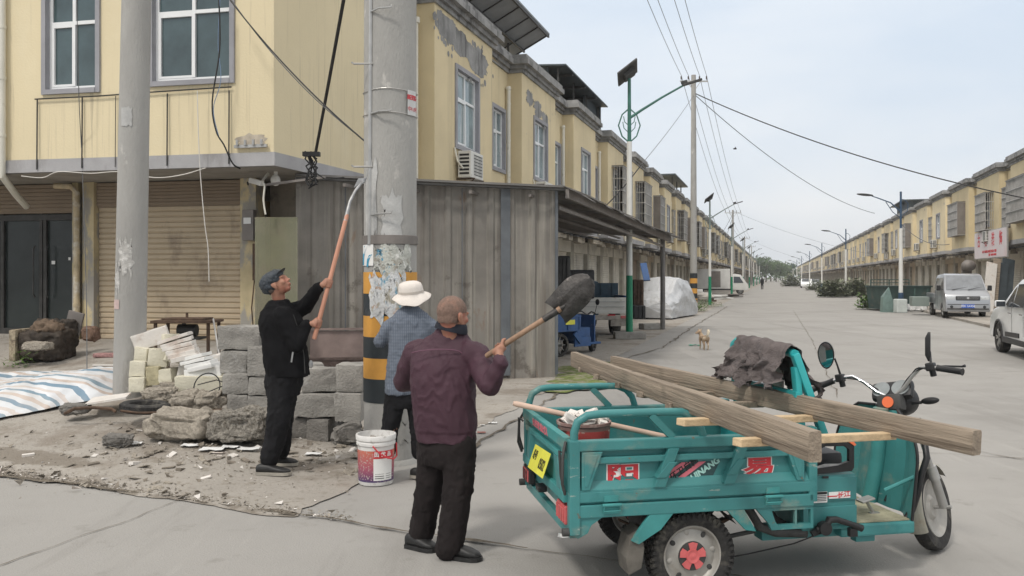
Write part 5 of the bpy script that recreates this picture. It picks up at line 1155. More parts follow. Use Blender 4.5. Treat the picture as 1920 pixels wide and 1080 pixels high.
# seat box with its stickers
m = MB(); m.cbox((.83, 0, .455), (.33, .86, .31), .015); m.cbox((.83, -.432, .53), (.325, .012, .13), .004); m.cbox((.83, -.434, .385), (.325, .014, .10), .004); sb = tp('seat_box', m, M_TEAL)
m = MB(); m.box((.765, -.4425, .49), (.09, .003, .06)); q = m.build('data_label', M_STW, sb); m = MB()
for k in range(5): m.box((.765, -.4445, .471 + k * .009), (.078, .002, .0035))
m.box((.765, -.4445, .513), (.086, .002, .012)); m.build('label_print', M_BLACK, q)
m = MB(); m.box((.885, -.4425, .497), (.13, .003, .036)); q = m.build('small_sticker', M_STW, sb); m = MB(); text_mesh(m, '长江', .034, frame3((.91, -.4445, .497), (1, 0, .1), (0, 0, 1)), .001, .001, 1.2); m.box((.84, -.4445, .492), (.06, .002, .006)); m.build('sticker_text', M_RED, q)
m = MB(); m.box((.80, -.4425, .598), (.035, .004, .012)); m.build('lock_slot', M_BLACK, sb)
# black seat side frame with cut-out, orange trim
m = MB(); Z0 = .615
out_ = [(.675, Z0), (.96, Z0 + .01), (.975, Z0 + .03), (.975, .765), (.93, .79), (.70, .792), (.69, .78)]
inn = [(.715, Z0 + .03), (.88, Z0 + .045), (.945, .68), (.945, .745), (.92, .765), (.80, .768), (.76, .75)]
yN = -.43
def ringprism(mb, o_, i_, y0, y1):
    n = len(o_); vs = [(x, y, z) for y in (y0, y1) for P_ in (o_, i_) for x, z in P_]
    for k in range(n): a, b = k, (k + 1) % n; mb.add([vs[a], vs[b], vs[n + b], vs[n + a], vs[2 * n + a], vs[2 * n + b], vs[3 * n + b], vs[3 * n + a]], [(0, 1, 2, 3), (7, 6, 5, 4), (0, 4, 5, 1), (2, 6, 7, 3)])
ringprism(m, out_, inn, yN - .012, yN + .012); sf = tp('seat_side_frame', m, M_BLACK)
m = MB(); m.prism([(.76, .795), (.93, .795), (.975, .765), (.985, .772), (.95, .812), (.77, .815)], yN - .016, yN + .05); m.build('orange_trim', M_ORL, sf)
m = MB(); m.prism([(.70, Z0 + .005), (.95, Z0 + .012), (.95, .665), (.80, .67), (.72, .65)], yN - .008, yN - .002); m.build('grey_panel', M_STEEL, sf)
m = MB(); m.cbox((.83, .03, .665), (.30, .72, .09), .03); tp('seat_cushion', m, mat('dark_seat_vinyl', (.03, .03, .032), .5, var=.3, scale=6), smooth=True)
m = MB(); ringprism(m, out_, inn, .40, .424); tp('seat_side_frame', m, M_BLACK)
# driver floor
m = MB(); m.cbox((1.14, 0, .285), (.46, .84, .07), .012); m.cbox((.72, -.30, .275), (.5, .10, .075), .008); m.cbox((.72, .30, .275), (.5, .10, .075), .008); m.cbox((1.08, -.36, .235), (.12, .06, .05), .008); tp('foot_floor', m, M_TEAL)
m = MB(); pl_ = [(.99, .3225), (1.36, .3225)]; m.prism([(.985, .322), (1.345, .322), (1.345, .330), (.985, .327)], -.405, .40); tp('floor_mat', m, mat('dusty_mat', (.30, .285, .20), .95, var=.28, scale=9, bump=.4, stain=(.16, .17, .14, .8), sfac=.52, sscale=5, sstretch=(.6, 2, 1)))
m = MB(); m.cyl((1.22, -.26, .325), (1.17, -.26, .40), .009, n=8); m.cbox((1.165, -.26, .412), (.085, .07, .012), .004, ry=-.25); m.box((1.22, -.26, .332), (.06, .025, .006)); tp('brake_pedal', m, M_ALU)
m = MB(); m.bar((1.10, -.12, .33), (1.12, -.13, .385), .02, .012); m.bar((1.08, -.13, .35), (1.13, -.10, .34), .015, .01); tp('floor_hook', m, M_BLACK)
# little side frame below the box front and hand brake
m = MB(); yf = -(HW - .02)
ringprism(m, [(.33, .478), (.66, .478), (.66, .36), (.42, .36), (.40, .40)], [(.42, .462), (.645, .462), (.645, .385), (.455, .385), (.44, .405)], yf - .012, yf + .012); m.bar((.56, yf, .47), (.56, yf, .37), .012, .02); tp('step_frame', m, M_TEAL)
m = MB(); m.tube([(.73, -.47, .32), (.78, -.48, .335), (.80, -.48, .375), (.84, -.485, .375), (.93, -.49, .345), (.99, -.49, .32)], [.018, .02, .022, .018, .016, .02], 10); m.cyl((.77, -.46, .33), (.77, -.50, .33), .036, n=18); m.bar((.70, -.47, .30), (.78, -.47, .34), .02, .03); m.box((.94, -.48, .30), (.045, .03, .045)); tp('hand_brake', m, M_BLACK, smooth=True)
m = MB(); m.tube([(.79, -.47, .31), (.6, -.46, .25), (.35, -.43, .20), (.1, -.42, .17)], .004, 5); tp('brake_cable', m, M_BLACK)
# leg shield: a curved sheet
SHN, SHM = 22, 16
m = MB(); g = []
for j in range(SHM + 1):
    z = .32 + (.58) * j / SHM; row = []
    half = .41 if z < .62 else .41 * math.sqrt(max(0.02, 1 - ((z - .62) / .29) ** 2 * .82))
    for i in range(SHN + 1):
        f = 2 * i / SHN - 1; y = f * half; xx = 1.40 + .03 * (z - .32) / .6 - .045 * abs(f) ** 4 + .06 * (z - .32)
        xx += .02 * math.exp(-((abs(f) - .55) / .12) ** 2)
        row.append((xx, y, z))
    g.append(row)
for j in range(SHM):
    for i in range(SHN):
        a, b, c, d = g[j][i], g[j][i + 1], g[j + 1][i + 1], g[j + 1][i]; m.quad(a, b, c, d); m.quad(*[(p[0] + .006, p[1], p[2]) for p in (d, c, b, a)])
ls = tp('leg_shield', m, M_TEAL, smooth='all')
e_ = [g[j][0] for j in range(SHM + 1)] + [g[SHM][i] for i in range(1, SHN)] + [g[j][SHN] for j in range(SHM, -1, -1)]; m = MB(); m.tube([(p[0] + .003, p[1], p[2]) for p in e_], .009, 8); m.build('edge_trim', M_BLACK, ls, smooth=True)
m = MB(); m.tube([(1.26, -.30, .47), (1.41, -.37, .56)], .012, 8); m.build('strut', M_TEALD, ls)
m = MB(); m.tube([(1.42, -.03, .9), (1.41, -.02, .6), (1.36, 0, .33)], .045, 12); m.build('steering_tunnel', M_TEALD, ls, smooth=True)
for sg in (-1, 1):
    m = MB(); m.tube([(1.50, sg * .20, .78), (1.50, sg * .33, .74), (1.49, sg * .36, .66), (1.45, sg * .36, .55), (1.44, sg * .345, .45), (1.41, sg * .34, .36), (1.38, sg * .32, .30), (1.3, sg * .3, .28)], .019, 10); tp('leg_guard', m, M_BLACK, smooth=True)
# steered front assembly
HEAD = Vector((1.53, 0, .92)); AX = Vector((-.34, 0, .94)).normalized(); PHI = R(36)
ST = Matrix.Translation(HEAD) @ Matrix.Rotation(PHI, 4, AX) @ Matrix.Translation(-HEAD)
wheel('wheel', .258, .088, M_WHEELP, ST @ Matrix.Translation((1.79, 0, .262)), knob=False, spokes=1)
m = MB()
for sg in (-1, 1):
    m.tube([(1.80, sg * .085, .262), (1.715, sg * .085, .50)], [.027, .027], 12, T=ST); m.tube([(1.715, sg * .085, .50), (1.60, sg * .085, .80)], [.017, .017], 12, T=ST); m.tube([(1.735, sg * .085, .44), (1.71, sg * .085, .52)], [.034, .03], 12, T=ST)
m.cyl((1.795, -.13, .262), (1.795, .13, .262), .011, n=10, T=ST); tp('front_fork', m, M_ALU, smooth=True)
m = MB(); m.bar((1.60, -.11, .80), (1.60, .11, .80), .05, .035, T=ST); m.cyl((1.66, 0, .62), (1.52, 0, .98), .028, n=12, T=ST); tp('steering_stem', m, M_CHASSIS)
m = MB(); gg = []
for i in range(15):
    a = R(38 + i * 12.0); row = []
    for k in range(9):
        b = R(-80 + k * 20); rr = .288 - .03 * (1 - math.cos(b)); row.append((1.79 + rr * math.cos(a), .062 * math.sin(b), .262 + rr * math.sin(a)))
    gg.append(row)
for i in range(14):
    for k in range(8): m.quad(gg[i][k], gg[i][k + 1], gg[i + 1][k + 1], gg[i + 1][k], T=ST)
tp('front_fender', m, mat('cream_fender', (.36, .34, .28), .5, var=.15, scale=7, stain=(.3, .25, .18, .7), sfac=.55, sscale=7), smooth='all')
m = MB(); c_ = Vector((1.505, 0, 1.0))
for sg in (-1, 1):
    hb = MB(); hb.tube([c_ + Vector((.0, sg * .03, -.03)), c_ + Vector((0, sg * .08, 0)), c_ + Vector((-.005, sg * .15, .07)), c_ + Vector((-.015, sg * .21, .115)), c_ + Vector((-.03, sg * .26, .115)), c_ + Vector((-.05, sg * .32, .10)), c_ + Vector((-.07, sg * .43, .07))], .0108, 12, T=ST)
    ho = tp('handlebar', hb, M_CHROME if sg > 0 else M_ALU, smooth=True)
    q = MB(); a, b = c_ + Vector((-.05, sg * .32, .10)), c_ + Vector((-.075, sg * .46, .06)); q.tube([a, a.lerp(b, .05), a.lerp(b, .95), b], [.021, .019, .019, .022], 14, T=ST); q.build('grip', M_BLACK, ho, smooth=True)
    q = MB(); s0 = c_ + Vector((-.04, sg * .28, .112)); q.cbox(tuple(s0), (.055, .05, .05), .01, T=ST); q.cyl(s0 + Vector((.01, 0, -.01)), s0 + Vector((.02, 0, -.055)), .018, n=10, T=ST); q.build('switch_box', M_BLACK, ho)
    q = MB(); q.tube([s0 + Vector((.03, 0, 0)), s0 + Vector((.045, sg * .07, -.005)), s0 + Vector((.0, sg * .17, -.02)), s0 + Vector((-.005, sg * .19, -.018))], [.007, .006, .006, .009], 8, T=ST); q.build('brake_lever', M_BLACK, ho, smooth=True)
    s1 = ST @ (s0 + Vector((.01, 0, .02)))
    IV = TM.inverted()
    if sg > 0: top = IV @ at(1565, 672, 5.46); e1 = IV @ at(1549, 666, 5.45)
    else: top = IV @ at(1744, 660, 5.15); e1 = IV @ at(1742, 650, 5.12)
    q = MB(); q.tube([s1, s1.lerp(top, .5) + Vector((0, 0, .005)), top], [.008, .006, .006], 8); mr = q.build('mirror_stem', M_BLACK, ho, smooth=True)
    if sg > 0:
        vd = (TM.inverted() @ Vector((0, 0, 1.7)) - e1).normalized(); nrm = (vd + Vector((-.3, 0, -.28))).normalized()
    else:
        vd = (TM.inverted() @ Vector((0, 0, 1.7)) - e1).normalized(); nrm = vd.cross(Vector((0, 0, 1))).normalized() * -1 + vd * .02
    nrm.normalize(); ux = Vector((0, 0, 1)).cross(nrm).normalized(); uz = nrm.cross(ux); RM = Matrix((ux, uz, nrm)).transposed()
    q = MB(); n_ = 28
    for (rr, dz, fl) in ((1, 0, 0),):
        prof = []
        for k in range(n_): a = 2 * math.pi * k / n_; sx = (.050 if sg > 0 else .013) * math.cos(a) * (1 + .08 * math.sin(a)); sz = .088 * math.sin(a); prof.append((sx, sz))
        vs = [e1 + RM @ Vector((x, z, .008)) for x, z in prof] + [e1 + RM @ Vector((x * 1.0, z * 1.0, -.006)) for x, z in prof] + [e1 + RM @ Vector((x * .6, z * .6, -.022)) for x, z in prof] + [e1 + RM @ Vector((x * .88, z * .92, .008)) for x, z in prof] + [e1 + RM @ Vector((x * .88, z * .92, .004)) for x, z in prof]
        fs = []
        for a_, b_ in ((0, 1), (1, 2), (3, 0), (4, 3)):
            for k in range(n_): k2 = (k + 1) % n_; fs.append((a_ * n_ + k, a_ * n_ + k2, b_ * n_ + k2, b_ * n_ + k))
        fs.append([2 * n_ + k for k in range(n_)]); q.add(vs, fs)
    q.build('mirror_shell', M_BLACK, ho, smooth=True)
    q = MB(); q.add([e1 + RM @ Vector((x * .9, z * .93, .0045)) for x, z in prof], [list(range(n_))]); q.build('mirror_glass', mat('mirror_glass', (.75, .77, .78), .03, metal=1, var=0), ho)
m = MB(); q0 = c_ + Vector((.04, 0, .0)); TQ = ST @ Matrix.Translation(q0) @ Matrix.Rotation(R(-56), 4, 'Y')
m.cbox((0, 0, -.01), (.12, .25, .06), .025, T=TQ); ic = tp('instrument_cluster', m, M_BLACK, smooth=True)
for yy in (-.06, .06): q = MB(); q.lathe([(.046, .018), (.048, .026), (.0, .026)], 24, TQ @ Matrix.Translation((0, yy, 0)) @ Matrix.Diagonal((1.1, 1.15, 1, 1))); q.build('dial', mat('pale_dial', (.22, .24, .24), .2, var=.1, scale=20, spec=.7), ic, smooth=True)
m = MB(); TQ2 = ST @ Matrix.Translation(q0 + Vector((-.05, 0, -.075))) @ Matrix.Rotation(R(8), 4, 'Y'); m.cbox((0, 0, 0), (.09, .15, .10), .02, T=TQ2); lb = tp('lower_cowl', m, M_CHASSIS, smooth=True)
m = MB(); m.cyl((-.047, 0, .0), (-.055, 0, .0), .034, n=20, T=TQ2); m.build('orange_reflector', M_ORL, lb)
m = MB(); m.lathe([(.0, -.10), (.05, -.09), (.085, -.04), (.10, .03), (.10, .05), (.0, .05)], 24, ST @ Matrix.Translation(q0 + Vector((.09, 0, -.07))) @ Matrix.Rotation(R(80), 4, 'Y')); hl = tp('headlamp', m, M_BLACK, smooth=True)
m = MB(); m.lathe([(.094, .0505), (.0, .056)], 24, ST @ Matrix.Translation(q0 + Vector((.09, 0, -.07))) @ Matrix.Rotation(R(80), 4, 'Y')); m.build('lens', M_GLASSP, hl)
for sg in (-1, 1):
    m = MB(); m.cyl(q0 + Vector((.06, sg * .06, -.09)), q0 + Vector((.06, sg * .14, -.09)), .010, n=8, T=ST); m.ell(q0 + Vector((.06, sg * .19, -.085)), (.022, .055, .022), T=ST); tp('turn_signal', m, M_BLACK, smooth=True)
m = MB()
for (a, b, d_) in (((-.03, .27, .11), (.05, .02, -.05), .04), ((-.03, -.27, .11), (.05, -.02, -.05), .05), ((-.03, -.26, .10), (.09, -.05, -.12), .10)):
    A_, B_ = c_ + Vector(a), c_ + Vector(b); m.tube([A_.lerp(B_, i / 8) + Vector((-.3 * d_, 0, d_ * math.sin(math.pi * i / 8))) for i in range(9)], .0045, 6, T=ST)
m.tube([ST @ (c_ + Vector((.05, 0, -.06))), (1.50, -.05, .7), (1.46, -.12, .5), (1.40, -.1, .35)], .008, 6); tp('control_cable', m, M_BLACK, smooth=True)

# ---------------------------------------------------------------- ladder across the box
A0, A1_ = at(1530, 840, 3.35), at(1076, 673, 6.5); B0, B1_ = at(1832, 832, 3.75), at(1150, 681, 6.5)
lc = (A0 + A1_ + B0 + B1_) / 4; LD = thing('wooden_ladder', 'long weathered wooden ladder with two heavy rails lying across the teal tricycle', 'ladder', tuple(lc))
for (p, q_, hh, ww) in ((A0, A1_, .122, .058), (B0, B1_, .112, .055)):
    m = MB(); d_ = (q_ - p); L_ = d_.length; x_ = d_.normalized(); y_ = UPZ.cross(x_).normalized(); z_ = x_.cross(y_)
    T_ = Matrix.Translation((p + q_) / 2 - lc) @ Matrix((x_, y_, z_)).transposed().to_4x4(); bm = bmesh.new(); nseg = 60
    vs = []; prof = [(-.5, -.42), (-.42, -.5), (.42, -.5), (.5, -.42), (.5, .42), (.42, .5), (-.42, .5), (-.5, .42)]
    for i in range(nseg + 1):
        f = i / nseg; xx = (f - .5) * L_; tw = 1 - .10 * f
        for (a, b) in prof: n1 = .004 * fbm((xx * 3, a * 3, b * 3 + p.x)); sag = .012 * math.sin(f * 5 + p.x); vs.append((xx, a * ww * tw + n1 + .006 * fbm((xx, 2, p.x)), b * hh * tw + n1 + sag * .4))
    fs = [(i * 8 + k, (i + 1) * 8 + k, (i + 1) * 8 + (k + 1) % 8, i * 8 + (k + 1) % 8) for i in range(nseg) for k in range(8)] + [list(range(8))[::-1], [nseg * 8 + k for k in range(8)]]
    m.add(vs, fs)
    mm = m.mesh('rail', M_WOOD, True); o = link('rail', mm, LD); o.matrix_local = T_
for (fa, fb, ea, eb, wd, mt, dz) in ((.125, .155, .16, .02, .055, M_WOODP, -.055), (.285, .325, .20, .02, .06, M_WOODP, -.06), (.42, .47, .05, .04, .05, M_WOOD, -.055), (.55, .60, .05, .04, .06, M_WOOD, -.055), (.67, .72, .05, .04, .045, M_WOOD, -.055), (.80, .84, .05, .04, .06, M_WOOD, -.055), (.93, .94, .03, .03, .05, M_WOOD, -.055)):
    a = A0.lerp(A1_, fa); b = B0.lerp(B1_, fb); d_ = (b - a).normalized(); a = a - d_ * ea; b = b + d_ * eb; m = MB(lc); m.bar(a + UPZ * dz, b + UPZ * dz, wd, .035, b=.005); m.build('rung', mt, LD)

# ---------------------------------------------------------------- draped rag
m = MB(); nx, ny = 60, 46; g = []
for i in range(nx + 1):
    f = i / nx; y = .27 - f * .64; row = []
    for j in range(ny + 1):
        s_ = (j / ny - .5); Lf = .20 + .05 * fbm((f * 3, 1.7, 0)) + .05 * (1 - f); Lb = .26 + .10 * fbm((f * 4, 4.2, 0))
        top = 1.340 - .02 * f + .012 * fbm((f * 6, 8, 0)); rad = .055; t_ = s_ * 2
        if abs(t_) < .22: a = t_ / .22 * math.pi / 2; x = .66 + rad * math.sin(a); z = top - rad * (1 - math.cos(a)); q_ = 0
        else: q_ = (abs(t_) - .22) / .78; ln = (Lf if t_ < 0 else Lb) * q_; x = .66 + (rad + .10 * q_) * (1 if t_ > 0 else -1); z = top - rad - ln * .92
        ph = y * 30 + q_ * 5.5 * (1.1 - f) + 5 * fbm((y * 3, q_ * 1.6, 3)); fold = (.030 * math.sin(ph) + .016 * math.sin(ph * 2.3 + 1)) * (.25 + q_) + .012 * fbm((y * 14, s_ * 12, 5))
        yy = y + .20 * q_ * (1 - f) * (t_ < 0) - .07 * q_ * f + .02 * math.cos(ph) * q_
        row.append((x - fold, yy, z + .01 * fbm((y * 11, s_ * 10, 9)) + (.03 * fbm((y * 40, 3, 3)) if q_ > .95 else 0)))
    g.append(row)
for i in range(nx):
    for j in range(ny):
        if (i in (0, nx - 1) or j in (0, ny - 1)) and fbm((i * .9, j * .9, 0)) > .1: continue
        m.quad(g[i][j], g[i + 1][j], g[i + 1][j + 1], g[i][j + 1])
M_RAG = mat('brown_grey_rag', (.16, .135, .13), .97, var=.35, scale=9, bump=1, bscale=120, stain=(.17, .15, .15, .7), sfac=.52, sscale=14)
rag = m.mesh('draped_rag', M_RAG, 'all', weld=True); o = link('draped_rag', rag); o.matrix_world = TM; tag(o, 'frayed brown-grey rag draped over the teal frame behind the driver seat', 'rag')

# ---------------------------------------------------------------- paint bucket and shovel inside the box
bp = TM @ Vector((-.50, -.16, .556)); bk = thing('paint_bucket', 'dented red paint bucket full of scraps inside the teal load box', 'bucket', tuple(bp))
m = MB(); m.lathe([(0, 0), (.115, 0), (.118, .01), (.145, .33), (.152, .335), (.152, .35), (.14, .35), (.135, .32)], 36); b_ = m.build('body', mat('grimy_red_bucket', (.20, .12, .105), .7, var=.4, scale=8, stain=(.4, .36, .31, .8), sfac=.57, sscale=9), bk, smooth=True)
m = MB(); m.lathe([(.1225, .06), (.1455, .31)], 36); m.build('label_band', mat('dirty_red_label', (.33, .05, .045), .6, var=.3, scale=10, stain=[((.45, .42, .36, .9), .56, 7, (1, 1, 1), .06), ((.03, .025, .02, .9), .57, 6, (1, 1, 1), .06)]), b_, smooth=True)
m = MB(); rnd = random.Random(5)
for k in range(26): a = rnd.uniform(0, 6.28); r_ = rnd.uniform(0, .12); m.cbox((r_ * math.cos(a), r_ * math.sin(a), .335 + rnd.uniform(-.01, .05)), (rnd.uniform(.03, .10), rnd.uniform(.02, .07), rnd.uniform(.006, .03)), .003, rz=rnd.uniform(0, 3), rx=rnd.uniform(-.6, .6), ry=rnd.uniform(-.6, .6))
tag(m.build('scrap_heap', M_TILE, loc=tuple(bp)), 'pale plaster scraps heaped in the red bucket', 'scraps', kind='stuff')
m = MB(bp); P0, P1 = at(962, 756, 4.95), at(1262, 822, 5.0); m.tube([P0, P0.lerp(P1, .02), P0.lerp(P1, .5), P1], [.012, .0165, .0165, .0155], 12)
tag(m.build('wooden_stick', M_HANDLE3, loc=tuple(bp), smooth=True), 'pinkish round stick leaning out over the tailgate of the teal tricycle', 'stick')
m = MB(TM @ Vector((.45, .2, .556))); T_ = TM; m.cbox((.40, .25, .62), (.30, .22, .12), .02, T=T_); tag(m.build('red_tool_case', M_PINK, loc=TM @ Vector((.45, .2, .556))), 'small red case on the floor of the load box beneath the ladder rungs', 'case')
c = at(1075, 1003, 4.1); m = MB((c.x, c.y, 0)); pts = []
for i in range(14): a = i / 14 * 6.28; pts.append((c.x + .06 * math.cos(a) * (1 + .3 * fbm((i, 1, 1))), c.y + .3 + .04 * math.sin(a), .37 + .012 * fbm((i * .8, 5, 1))))
tag(MB((c.x, c.y, 0)).add(pts, [list(range(14))]).build('paper_scrap', M_PAPER, loc=(c.x, c.y, 0)), 'white paper scrap caught under the rear corner of the teal tricycle', 'paper')
# ================================================================ PEOPLE
def grip(mb, G, A, D, wrist, r=.017, s=1.0, span=225):
    """a hand closed round a shaft: G point on the axis, A axis direction (towards the index finger), D side of the palm"""
    A = A.normalized(); D = (D - A * D.dot(A)).normalized(); E = A.cross(D)
    pc = G + D * (r + .018 * s)
    mb.ell(pc, (.016 * s, .030 * s, .043 * s), 14, 10, rot=Matrix((D, E, A)).transposed())
    mb.chain([wrist, wrist.lerp(pc, .6), pc - E * .01], [.026 * s, .025 * s, .020 * s])
    for k, (off, rr, ln) in enumerate(((.031, .0088, .92), (.0105, .0093, 1.0), (-.0105, .0088, .95), (-.031, .0078, .80))):
        pts = []
        for q in range(5):
            a = R(8 + span * ln * q / 4); pts.append(G + A * (off * s) + (D * math.cos(a) + E * math.sin(a)) * (r + rr * s * .95))
        mb.chain(pts, [rr * s * 1.08, rr * s * 1.05, rr * s, rr * s * .95, rr * s * .85], 10)
    pts = []
    for q in range(4):
        a = R(-15 - 120 * q / 3); pts.append(G + A * ((.030 + .010 * q) * s) + (D * math.cos(a) + E * math.sin(a)) * (r + .011 * s))
    mb.chain([pc - E * .018 + A * .015 * s] + pts, [.015 * s, .0125 * s, .011 * s, .0105 * s, .009 * s], 10)
def open_hand(mb, wrist, d, n, side, s=1.0, curl=.35):
    d = d.normalized(); n = (n - d * n.dot(d)).normalized(); e = d.cross(n) * side; pc = wrist + d * .05 * s
    mb.ell(pc, (.05 * s, .038 * s, .016 * s), 14, 10, rot=Matrix((d, e, n)).transposed()); mb.chain([wrist - d * .02, wrist + d * .01], [.027 * s, .024 * s])
    for k, (off, ln) in enumerate(((.028, .068), (.010, .077), (-.009, .070), (-.027, .055))):
        p = wrist + d * .09 * s + e * off * s; pts = [p - d * .02 * s]; a = 0
        for q in range(4): pts.append(p); a += curl * .5; p = p + (d * math.cos(a) + n * math.sin(a)) * ln * s / 3 + e * off * .03
        mb.chain(pts, [.010 * s, .0093 * s, .009 * s, .0085 * s, .0075 * s], 10)
    mb.chain([wrist + d * .02 * s + e * .02, wrist + d * .045 * s + e * .045 * s, wrist + d * .075 * s + e * .058 * s + n * .012, wrist + d * .098 * s + e * .056 * s + n * .02], [.015 * s, .0125 * s, .011 * s, .009 * s], 10)
def head(mb, c, f, up, s=1.0, mouth=True):
    """c centre of the skull, f facing, up; returns the frame"""
    f = f.normalized(); up = (up - f * up.dot(f)).normalized(); r_ = f.cross(up); Q = Matrix((f, r_, up)).transposed()
    def P(x, y, z): return c + Q @ (Vector((x, y, z)) * s)
    E = lambda p, r: mb.ell(P(*p), tuple(q * s for q in r), 20, 14, rot=Q)
    E((-.008, 0, .022), (.094, .076, .086)); E((.022, 0, -.035), (.068, .062, .075)); E((.05, 0, -.085), (.030, .036, .030)); E((.015, 0, -.07), (.055, .052, .042))
    E((.082, 0, .012), (.016, .055, .012))                                      # brow
    E((.096, 0, -.016), (.012, .010, .026)); E((.108, 0, -.036), (.013, .013, .011)); E((.098, .012, -.04), (.009, .007, .007)); E((.098, -.012, -.04), (.009, .007, .007))
    for sg in (-1, 1):
        E((.060, sg * .042, -.030), (.026, .020, .022)); E((.075, sg * .030, -.004), (.010, .015, .008))
        E((-.004, sg * .078, -.018), (.020, .008, .033)); E((-.016, sg * .083, -.006), (.011, .006, .022)); E((.000, sg * .077, -.046), (.009, .006, .010))
    if mouth: E((.088, 0, -.062), (.013, .024, .006)); E((.086, 0, -.073), (.012, .020, .007))
    return P, Q
def folds(amp, sx=9, sz=3.2, seed=0, fine=.25):
    def f(co, n):
        a = fbm((co.x * sx, co.y * sx, co.z * sz + seed)); b = fbm((co.x * sx * 2.6 + 5, co.y * sx * 2.6, co.z * sz * 4 + seed))
        u = co.z * 9 + (co.x + co.y) * 7 + 2.2 * a; k = (1 - abs(noise.noise(Vector((u, co.x * 3 - co.z * 3, seed + co.y * 3))))) ** 5
        return amp * (a + fine * b + .75 * k - .3)
    return f
def shoe(mb, sole, heel, d, L=.27, w=.048, h=.085):
    d = Vector((d.x, d.y, 0)).normalized(); e = Vector((-d.y, d.x, 0)); secs = []
    for f, ww, hh in ((0, .62, .75), (.12, .78, .95), (.35, .82, .92), (.55, .92, .70), (.75, 1.0, .55), (.92, .78, .40), (1.0, .38, .25)):
        secs.append((heel + d * (L * f) + UPZ * (h * hh / 2 + .016), e * (w * ww), UPZ * (h * hh / 2)))
    mb.loft(secs, 16)
    pts = []
    for f, ww in ((-.01, .45), (.03, .72), (.3, .80), (.6, 1.0), (.85, .98), (.97, .7), (1.03, .25)): pts.append((f, ww))
    poly = [heel + d * L * f + e * w * 1.06 * ww for f, ww in pts] + [heel + d * L * f - e * w * 1.06 * ww for f, ww in pts[::-1]]; k = len(poly)
    sole.add([p + UPZ * .001 for p in poly] + [p + UPZ * .026 for p in poly], [list(range(k))[::-1], list(range(k, 2 * k))] + [(i, (i + 1) % k, k + (i + 1) % k, k + i) for i in range(k)])
HX = Vector((1, 0, 0)); HY = Vector((0, 1, 0))
def sec(px, py, Y, hw, dp, f=HX, lean=0.0):   # horizontal section of a garment, half width and half depth
    c = at(px, py, Y); s_ = Vector((f.x, f.y, 0)).normalized(); return (c, s_ * hw, Vector((-s_.y, s_.x, lean)) * dp)

# ---------------------------------------------------------------- man in the plum jacket
base = Vector((-.40, 5.22, 0)); p1 = thing('person', 'man in a plum jacket and dark trousers seen from behind, holding up a shovel', 'person', base)
Y0 = 5.22; X = Vector((.98, -.20, 0)).normalized()
def pm(off=base): return MB(off)
hd = at(849, 590, 5.22); fdir = Vector((.70, .71, -.05)); hup = Vector((.06, .06, 1))
bm_ = pm(); Pf, Q1 = head(bm_, hd, fdir, hup, 1.02)
neck = at(848, 640, 5.25); bm_.chain([hd - UPZ * .05 + Vector((-.02, -.01, 0)), neck, at(838, 665, 5.27)], [.062, .062, .075])
bm_.loft([sec(836, 850, 5.27, .15, .10, X), sec(834, 790, 5.27, .15, .10, X), sec(834, 700, 5.27, .165, .105, X), sec(836, 655, 5.28, .17, .09, X), sec(840, 640, 5.28, .07, .06, X)], 20)
rsh, rel, rwr = at(893, 668, 5.18), at(919, 722, 5.02), at(940, 672, 4.93)
lsh, lel, lwr = at(778, 665, 5.38), at(757, 715, 5.50), at(812, 722, 5.66)
SH0, SH1 = at(916, 665, 5.05), at(1046, 582, 4.98)
SA = (SH1 - SH0).normalized(); G = SH0 + SA * ((at(934, 653, 5.03) - SH0).dot(SA))
rwr = G + Vector((.012, -.07, -.075))
bm_.chain([rsh, rel, rwr], [.05, .042, .028]); grip(bm_, G, SA, Vector((.05, -1, -.35)), rwr, .0165, 1.02)
bm_.chain([lsh, lel, lwr], [.05, .042, .028]); G2 = SH0 + SA * .03; open_hand(bm_, lwr, Vector((.95, -.1, .1)), Vector((0, -1, 0)), 1)
hipL, hipR = at(815, 845, 5.30), at(860, 845, 5.22); knL, knR = at(806, 920, 5.34), at(858, 935, 5.18)
fl, fr_ = Vector((-.575, 5.36, 0)), Vector((-.365, 5.17, 0))
bm_.chain([hipL, knL, fl + UPZ * .08], [.085, .06, .04]); bm_.chain([hipR, knR, fr_ + UPZ * .08], [.085, .06, .04])
body('body', bm_, M_SKIN2, p1, .0065, 3)
# hair: close-cropped cap on the back of the skull
hm = pm(); hm.ell(Pf(-.009, 0, .023), (.101, .083, .0935), 20, 14, rot=Q1); hm.ell(Pf(-.035, 0, -.02), (.066, .071, .066), 20, 14, rot=Q1)
hme = remeshed(hm, .006, 2, name='hair'); bmx = bmesh.new(); bmx.from_mesh(hme); dl = []
for v in bmx.verts:
    q = Q1.inverted() @ (v.co + base * 0 - (hd - base)); 
    if q.x > .058 + .3 * q.z or (q.z < -.055 + .0 * q.x) or (q.x > -.0 and q.z < .01 and abs(q.y) > .05): dl.append(v)
bmesh.ops.delete(bmx, geom=dl, context='VERTS'); bmx.to_mesh(hme); bmx.free(); hme.materials.append(mat('cropped_hair', (.175, .115, .09), .9, var=.25, scale=70, bump=.2, bscale=320, stain=(.30, .16, .115, .8), sfac=.5, sscale=9)); link('hair', hme, p1)
